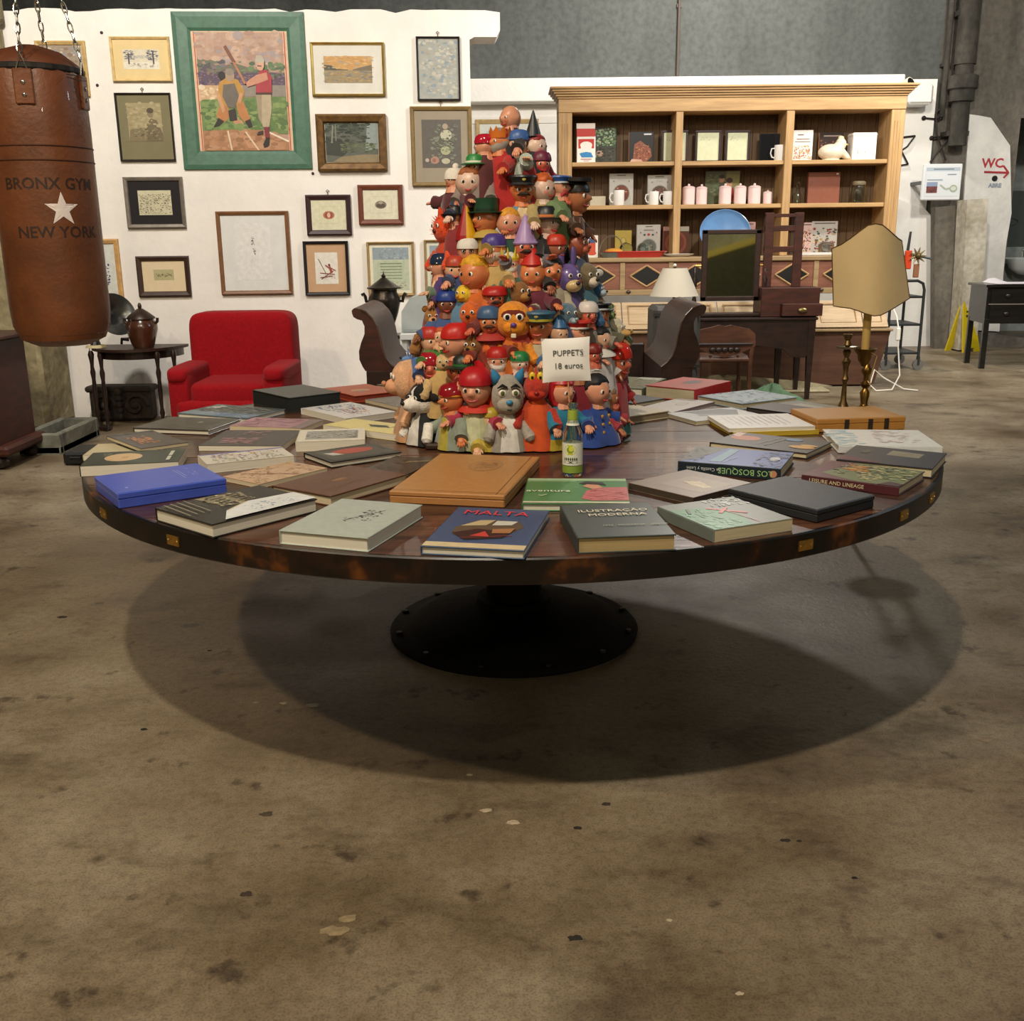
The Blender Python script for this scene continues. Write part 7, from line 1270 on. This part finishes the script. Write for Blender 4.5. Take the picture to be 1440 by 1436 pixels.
MB().tube([(0, 0, Hg+.95), (0, 0, 7.5-zg0)], .006, 8).build('ceiling_chain', CHR, BG)
MB().tube([(rg*.9, -.1, Hg-.02), (rg*1.2, -.12, Hg-.03), (rg*1.32, -.12, Hg-.05), (rg*1.15, -.12, Hg-.045), (rg*.9, -.1, Hg-.03)], .002, 5).build('lace_end', mat('#15110f', .7), BG)
# cabinet foot at the left edge
cb = onz(14, 655, 0); CBt = thing('wooden_cabinet', 'dark brown wooden cabinet with bun feet beside the stone trough', 'cabinet', (cb.x-.35, 6.7, 0)); wv_ = .35+.06
zcb = ony(10, 482, 6.7).z; MB().box(-.6, 0, .14, wv_-.05, .55, zcb, bev=.01).build('body', MAHR, CBt); MB().box(-.64, -.04, .09, wv_+.02, .58, .16, bev=.02).build('plinth', MAHR, CBt); MB().box(-.64, -.03, zcb, wv_, .58, zcb+.035, bev=.01).build('top', MAHR, CBt)
for x in (wv_-.10, -.5): MB().box(x-.05, -.008, .2, x+.02, .0, zcb-.04, bev=.003).build('pilaster', MAH, CBt)
for x in (wv_-.07, -.52):
    for y in (.04, .48): MB().lathe([(.02, 0), (.045, .015), (.055, .05), (.03, .085), (.04, .1)], 18).build('bun_foot', DARK, CBt, loc=(x, y, 0), smooth=True)
# stone trough
a_, b_ = onz(28, 640, 0), onz(93, 636, 0); TRh = thing('stone_trough', 'shallow grey stone trough on the floor beside the pillar', 'trough', ((a_.x+b_.x)/2, a_.y, 0)); wt = (b_.x-a_.x)/2; SG = wall_mat('#4f4f45', '#77766a', '#8d8b7c', 4, (1, 1, 1), .5); ht = .15
MB().box(-wt, 0, 0, wt, .72, .05).build('bottom', SG, TRh)
for (x0, y0, x1, y1) in ((-wt, 0, wt, .05), (-wt, .67, wt, .72), (-wt, .05, -wt+.05, .67), (wt-.05, .05, wt, .67)): MB().box(x0, y0, .0, x1, y1, ht, bev=.01).build('side', SG, TRh)
MB().ball((0, .3, .07), (.05, .03, .03), 10, 6).build('rubble', mat('#5a4034', .9), TRh)
k0 = onz(108, 655, 0); KB = thing('black_case', 'low black case on the floor behind the table edge', 'case', (k0.x, k0.y, 0)); MB().box(-.09, 0, 0, .12, .3, .09, bev=.015).build('body', mat('#101010', .5), KB); MB().tube([(-.03, -.002, .05), (-.03, -.02, .06), (.04, -.02, .06), (.04, -.002, .05)], .006, 6).build('handle', mat('#1a1a1a', .5), KB)
cd0 = ony(124, 505, 8.25); tag(MB().tube([(cd0.x, 8.3, zc_), (cd0.x-.01, 8.3, zc_-.2), (cd0.x+.02, 8.28, .3), (cd0.x-.01, 8.25, .08), (cd0.x+.0, 8.2, .004)], .003, 6).build('hanging_cord', mat('#3a2a1c', .7)), 'thin brown cord hanging behind the console legs', 'cord')
# ================================================================ right side
MET = mat('#4f5357', .4, .8); 
# metal trolley
yT = 11.4; tz = lambda py: ony(1275, py, yT).z; tx = lambda px: ony(px, 450, yT).x
tp = thing('metal_trolley', 'grey tubular metal trolley on castors beside the counter', 'trolley', (tx(1272), yT, 0)); X0_ = tx(1272)
xa_, xb_ = tx(1250)-X0_, tx(1296)-X0_; dT = .55
for y in (0, dT):
    MB().tube([(xa_, y, .14), (xa_, y, tz(402)), (xa_+.05, y, tz(395)), (xb_-.08, y, tz(395)), (xb_-.02, y, tz(399)), (xb_, y, tz(408)), (xb_, y, .14)], .016, 8).build('tube_frame', MET, tp, smooth=True)
for py in (418, 457, 497): MB().box(xa_, 0, tz(py)-.012, xb_, dT, tz(py)+.012, bev=.005).build('shelf', mat('#3a3d42', .5, .6), tp)
for x in (xa_, xb_):
    for y in (0, dT):
        w_ = MB().tube([(x, y-.015, .06), (x, y+.015, .06)], .058, 20).build('castor_wheel', mat('#6d6a66', .5), tp, smooth=True); MB().box(x-.012, y-.024, .06, x+.012, y+.024, .15).build('fork', MET, w_)
# oddments hanging beside the bookcase
hp = ony(1277, 362, 11.0); t = thing('orange_tool_holder', 'bright orange plastic holder with black handle hanging beside the shade', 'holder', (hp.x, 11.0, hp.z-.1)); MB().box(-.035, -.02, -.02, .035, .02, .17, bev=.008).build('body', mat('#c8431f', .4), t); MB().tube([(-.01, 0, .16), (-.0, 0, .3), (.005, 0, .36)], [.016, .014, .012], 8).build('handle', mat('#23252a', .5), t); MB().tube([(0, .02, .1), (0, .1, .1), (-.4, .1, .1)], .006, 6).build('bracket', MET, t)
fp = ony(1289, 360, 11.0); t = thing('brass_flower', 'spiky brass flower ornament on a rod', 'ornament', (fp.x, 10.98, fp.z))
for k in range(9): a = 2*math.pi*k/9; MB().tube([(0, 0, 0), (.09*math.cos(a), -.02, .09*math.sin(a))], [.02, .003], 6).build('petal', mat('#8a7a55', .4, .6), t)
MB().ball((0, -.02, 0), .03, 10, 8).build('centre', mat('#6a5a3a', .4, .7), t); MB().tube([(.0, .02, 0), (.16, .02, -.03)], .01, 8).build('rod', MET, t); MB().box(-.03, -.01, -.22, .03, .01, -.08, bev=.006).build('cork_tag', mat('#8a5a3c', .7), t); MB().tube([(0, .01, 0), (-.12, .08, .0), (-.5, .08, 0)], .006, 6).build('bracket', MET, t)
# white flex with switch
sw = ony(1263, 470, 9.9); t = thing('switch_flex', 'white electric flex with inline switch hanging from the shelf side', 'cord', (sw.x, 9.9, 0)); WHT = mat('#e3dfd4', .5)
MB().tube([(.03, .3, ony(1266, 430, 10.2).z), (.01, .1, ony(1264, 445, 10).z), (0, 0, sw.z+.05), (0, 0, sw.z-.06), (.02, 0, .35), (.03, -.05, .15), (-.05, -.1, .02), (-.2, -.1, .01), (-.25, -.05, .06), (-.2, 0, .2), (-.1, .02, .12), (.1, .0, .01), (.2, -.1, .008)], .007, 6).build('flex', WHT, t, smooth=True); MB().box(-.022, -.014, sw.z-.06, .022, .014, sw.z+.06, bev=.008).build('switch', WHT, t)
# wall irons: bent star brackets on the white paint
def irons(pts, label, y=YB-.08):
    P3 = [ony(a, b, y) for a, b in pts]; o = P3[0]; t = thing('iron_bracket', label, 'bracket', o, 0, 'bent iron brackets on the back wall'); 
    for a, b in zip(P3, P3[1:]): MB().tube([a-o, b-o], .011, 6).build('rod', mat('#2a2422', .5, .6), t)
    MB().ball((0, .02, 0), .03, 8, 6).build('wall_plug', mat('#2a2422', .5, .6), t)
irons([(1262, 194), (1287, 191), (1276, 206), (1261, 216)], 'upper bent iron star bracket next to the bookcase post'); irons([(1260, 200), (1268, 213), (1277, 231), (1258, 234)], 'crossed lower iron star bracket next to the bookcase post')
irons([(1311, 194), (1336, 191), (1308, 228)], 'bent iron bracket directly above the white information board')
irons([(1300, 166), (1322, 168), (1328, 158), (1322, 152), (1316, 160), (1318, 190), (1330, 226)], 'rusty looped iron hook on the stained wall')
irons([(1262, 291), (1280, 295), (1300, 299)], 'straight iron rod above the whitewashed arch')
# small floodlight above the bookcase and its white box
fq = ony(1296, 132, 13.6); t = thing('junction_box', 'white square electrical box high beside the bookcase cornice', 'box', (fq.x, 13.6, fq.z)); wq = (ony(1311, 132, 13.6).x-ony(1276, 132, 13.6).x)/2; hq2 = (ony(1296, 116, 13.6).z-ony(1296, 145, 13.6).z)/2
MB().box(-wq, 0, -hq2, wq, .36, hq2, bev=.03).build('housing', mat('#e6e3de', .5), t); MB().box(-wq*.8, -.01, -hq2*.8, wq*.8, .0, hq2*.8, bev=.004).build('cover_plate', mat('#ebe8e3', .5), t)
sq = ony(1274, 121, 10.9); t = thing('spotlight', 'small black and white spotlight clamped behind the bookcase cornice', 'spotlight', (sq.x, 10.9, sq.z)); o = MB().lathe([(0, -.07), (.05, -.06), (.06, .0), (.062, .06), (.055, .06), (.05, .0), (0, -.02)], 24).build('lamp_head', mat('#d0c8b4', .4), t, smooth=True); o.rotation_euler = (math.radians(70), 0, math.radians(35)); o2 = MB().lathe([(0, .045), (.054, .045), (.056, .062), (.05, .062), (0, .05)], 20).build('lens', mat('#141414', .2), t); o2.rotation_euler = o.rotation_euler
MB().tube([(0, .03, -.03), (-.02, .06, -.12), (-.12, .0, -.14)], .014, 8).build('arm', mat('#2a2a2a', .4), t)
# drain pipe with collar
pz = YB-.22; q0, q1 = ony(1352, 60, pz), ony(1352, 250, pz); t = thing('drain_pipe', 'old dark cast iron drain pipe with collar on the stained wall', 'pipe', (ony(1351, 150, pz).x, pz, 2.3)); PM = wall_mat('#26241f', '#3d3a33', '#55504a', 4, (1, 1, .4), .4); z0_ = ony(1351, 205, pz).z-2.3
MB().lathe([(.11, z0_), (.11, 2.0)], 24).build('lower_length', PM, t, smooth=True); MB().lathe([(.13, 1.2), (.13, 5.2)], 24).build('upper_length', PM, t, smooth=True)
zc2 = ony(1351, 125, pz).z-2.3; MB().lathe([(.12, zc2-.16), (.15, zc2-.15), (.15, zc2-.02), (.18, zc2), (.18, zc2+.14), (.15, zc2+.16)], 24).build('collar', PM, t, smooth=True)
for z in (z0_+.15, 1.8): MB().box(-.14, .0, z-.03, .14, .22, z+.03).build('wall_clamp', PM, t)
pz2 = YB-.1; t = thing('thin_pipe', 'thin dark vertical conduit beside the drain pipe', 'pipe', (ony(1334, 60, pz2).x, pz2, 2.0)); MB().lathe([(.035, 0.9), (.035, 5.4)], 12).build('conduit', PM, t); MB().box(-.05, 0, 1.5, .05, .12, 1.54).build('clip', PM, t)
t = thing('wall_conduit', 'thin rust streaked vertical conduit on the grey concrete above the bookcase', 'pipe', (ony(954, 60, YB-.04).x, YB-.03, 3.43)); MB().lathe([(.018, 0), (.018, 4)], 10).build('conduit', mat('#5a5048', .7), t); MB().box(-.03, 0, .8, .03, .04, .84).build('clip', mat('#5a5048', .7), t)
# information board
ib = 13.45; pI = ony(1325, 256, ib); t = thing('information_board', 'white framed information board with small photograph and sketch map', 'sign', (pI.x, ib, pI.z)); wi = (ony(1353, 256, ib).x-ony(1299, 256, ib).x)/2; hi_ = (ony(1325, 230, ib).z-ony(1325, 281, ib).z)/2
MB().box(-wi, 0, -hi_, wi, .06, hi_, bev=.01).build('board', mat('#e6e9ec', .5), t)
o = art([('r', .06, .1, .94, .9, '#cfd6dc'), ('r', .065, .11, .935, .80, '#e3e8ec'), ('r', .065, .80, .935, .9, '#b9c6d2'), ('r', .25, .84, .78, .865, '#6d7a84'), ('r', .62, .69, .85, .72, '#8d98a0'), ('r', .1, .2, .38, .5, '#7a3f3c'), R1('n', .12, .22, .36, .4, 14, .05, ['#4a2a34', '#8a4a40', '#5a3a50'], 1), ('r', .1, .38, .38, .5, '#8fa0bc'), ('l', .45, .42, .6, .3, .02, '#b0b8a8'), ('l', .6, .3, .75, .34, .02, '#b0b8a8'), ('e', .8, .32, .1, .1, '#a8b59a'), ('e', .8, .32, .07, .06, '#d3dad0'), ('r', .1, .55, .5, .575, '#9aa6b0')], 2*wi, 2*hi_).build('print', VC(.5), t, fix=False); o.rotation_euler = (math.pi/2, 0, 0); o.location = (0, -.001, 0)
for s_ in (-1, 1): MB().box(s_*wi*.8-.02, .06, -.02, s_*wi*.8+.02, .55, .02).build('wall_arm', MET, t)
# WC lettering painted on the white wall
def wtext(px, py, s, size, c):
    p = ony(px, py, yd-.032); return text('wall_lettering', s, size, mat(c, .7), bpy.data.objects['trim_4'], (p.x, p.y-.001, p.z), (math.pi/2, 0, 0), depth=.001, bold=.004)
wtext(1396, 230, 'WC', .16, '#b03038')
aw = MB(); A0, A1 = ony(1384, 242, yd-.033), ony(1418, 243, yd-.033); aw.tube([A0, A1], .014, 6); H1, H2 = ony(1411, 233, yd-.033), ony(1411, 250, yd-.033); aw.tube([A1, H1], .012, 6); aw.tube([A1, H2], .012, 6); aw.build('red_arrow', mat('#a83038', .7), bpy.data.objects['trim_4'])
p = ony(1399, 251, yd-.04); MB().tube([p, p+Vector((0, .02, 0))], .036, 16).build('black_disc', mat('#0c0d10', .8), bpy.data.objects['trim_4'])  # flat black disc; the darkness of a hole is put into its colour
wtext(1399, 261, 'ABRE', .07, '#8d98a3')
# black chest of drawers
yk = 11.45; kx = ony(1386, 440, yk).x; zk1 = ony(1400, 400, yk).z; BKM = wood('#0c0b0b', '#171514', .3, (1, 10, 10), 2, coat=.3)
t = thing('black_side_table', 'black side table with two drawers in front of the doorway', 'table', (kx, yk, 0)); wk = 1.5; z5 = ony(1410, 455, yk).z
t.rotation_euler = (0, 0, math.radians(-6))
MB().box(-.03, -.03, zk1-.03, wk+.03, .6, zk1, bev=.006).build('table_top', BKM, t); MB().box(0, .015, z5, wk, .57, zk1-.03).build('case', BKM, t)
zm_ = (z5+zk1)/2
for zz0, zz1 in ((z5+.01, zm_-.008), (zm_+.008, zk1-.04)):
    for x0, x1 in ((.04, wk-.04),):
        d = MB().box(x0, -.004, zz0, x1, .02, zz1, bev=.004).build('drawer', BKM, t)
        for x in (.22, wk-.3): MB().ball((x, -.015, (zz0+zz1)/2), (.035, .012, .022), 10, 8).build('drawer_pull', mat('#3a3630', .35, .8), d, smooth=True)
MB().box(.02, -.006, zm_-.006, wk-.02, .0, zm_+.006).build('inlay_line', mat('#6a625a', .5), t)
for x in (.025, wk-.03):
    for y in (.03, .54): MB().box(x-.028, y-.028, 0, x+.028, y+.028, z5+.05, bev=.004).build('leg', BKM, t)
b = MB(); n, m_ = 20, 8; vs = []
for i in range(m_+1):
    for k in range(n+1): vs.append((.1+(wk-.15)*k/n, .02+.5*i/m_, zk1+.004+.05*max(0, math.sin(k*.9))*(i/m_)**2))
b.add(vs, [(i*(n+1)+k, i*(n+1)+k+1, (i+1)*(n+1)+k+1, (i+1)*(n+1)+k) for i in range(m_) for k in range(n)]); o = b.build('white_cloth', mat('#d3cdd3', .6), smooth='full'); o.location = t.location; o.rotation_euler = t.rotation_euler; tag(o, 'crumpled white cloth spread on the black side table', 'cloth')
# yellow wet floor sign
ws = onz(1322, 486, 0); t = thing('wet_floor_sign', 'folding yellow wet floor sign standing by the pale pier', 'sign', (ws.x, 13.25, 0), math.radians(25)); YL = mat('#c9b214', .45); hS = .66
for s_ in (-1, 1):
    b = MB(); pr = [(-.15, 0), (-.05, 0), (-.05, .05), (.05, .05), (.05, 0), (.15, 0), (.085, hS*.95), (.05, hS), (-.05, hS), (-.085, hS*.95)]
    b.prism(pr, -.01, .01, ax='y'); o = b.build('panel', YL, t); o.location = (0, s_*.14, 0); o.rotation_euler = (s_*math.radians(11.5), 0, 0)
    if s_ < 0: MB().prism([(-.05, .28), (.05, .28), (0, .38)], -.014, -.011, ax='y').build('warning_triangle', mat('#3a3410', .6), o); MB().box(-.06, -.014, .44, .06, -.011, .47).build('printed_line', mat('#3a3410', .6), o); MB().box(-.05, -.014, .50, .05, -.011, .52).build('printed_line', mat('#3a3410', .6), o)
# wash basin seen through the doorway
wb = yd+1.7; p = ony(1428, 366, wb); t = thing('wash_basin', 'white wall-hung wash basin seen through the doorway', 'sink', (p.x+.15, wb, p.z)); MB().lathe([(0, -.22), (.10, -.2), (.22, -.12), (.28, 0), (.29, .02), (.26, .02), (.18, -.08), (0, -.12)], 32, sy=.8).build('bowl', mat('#d6dbd8', .25), t, smooth=True); MB().box(-.28, .1, -.05, .28, .3, .04, bev=.02).build('back_ledge', mat('#d6dbd8', .25), t); MB().tube([(0, .12, .04), (0, .12, .14), (0, -.04, .15)], .014, 8).build('tap', CHR, t)
o = thing('doorway_mirror', 'oval drawn mark on the washroom mirror above the basin', 'mirror', (p.x+.15, yd+1.99, p.z+.55)); MB().box(-.4, -.02, -.35, .4, 0, .45, bev=.004).build('glass', mat('#a9b3b3', .08, .9), o); MB().tube([(.1*math.cos(a*.42)-.15, -.024, .05*math.sin(a*.42)) for a in range(15)], .006, 5, closed=True).build('oval_mark', mat('#3a4040', .6), o)
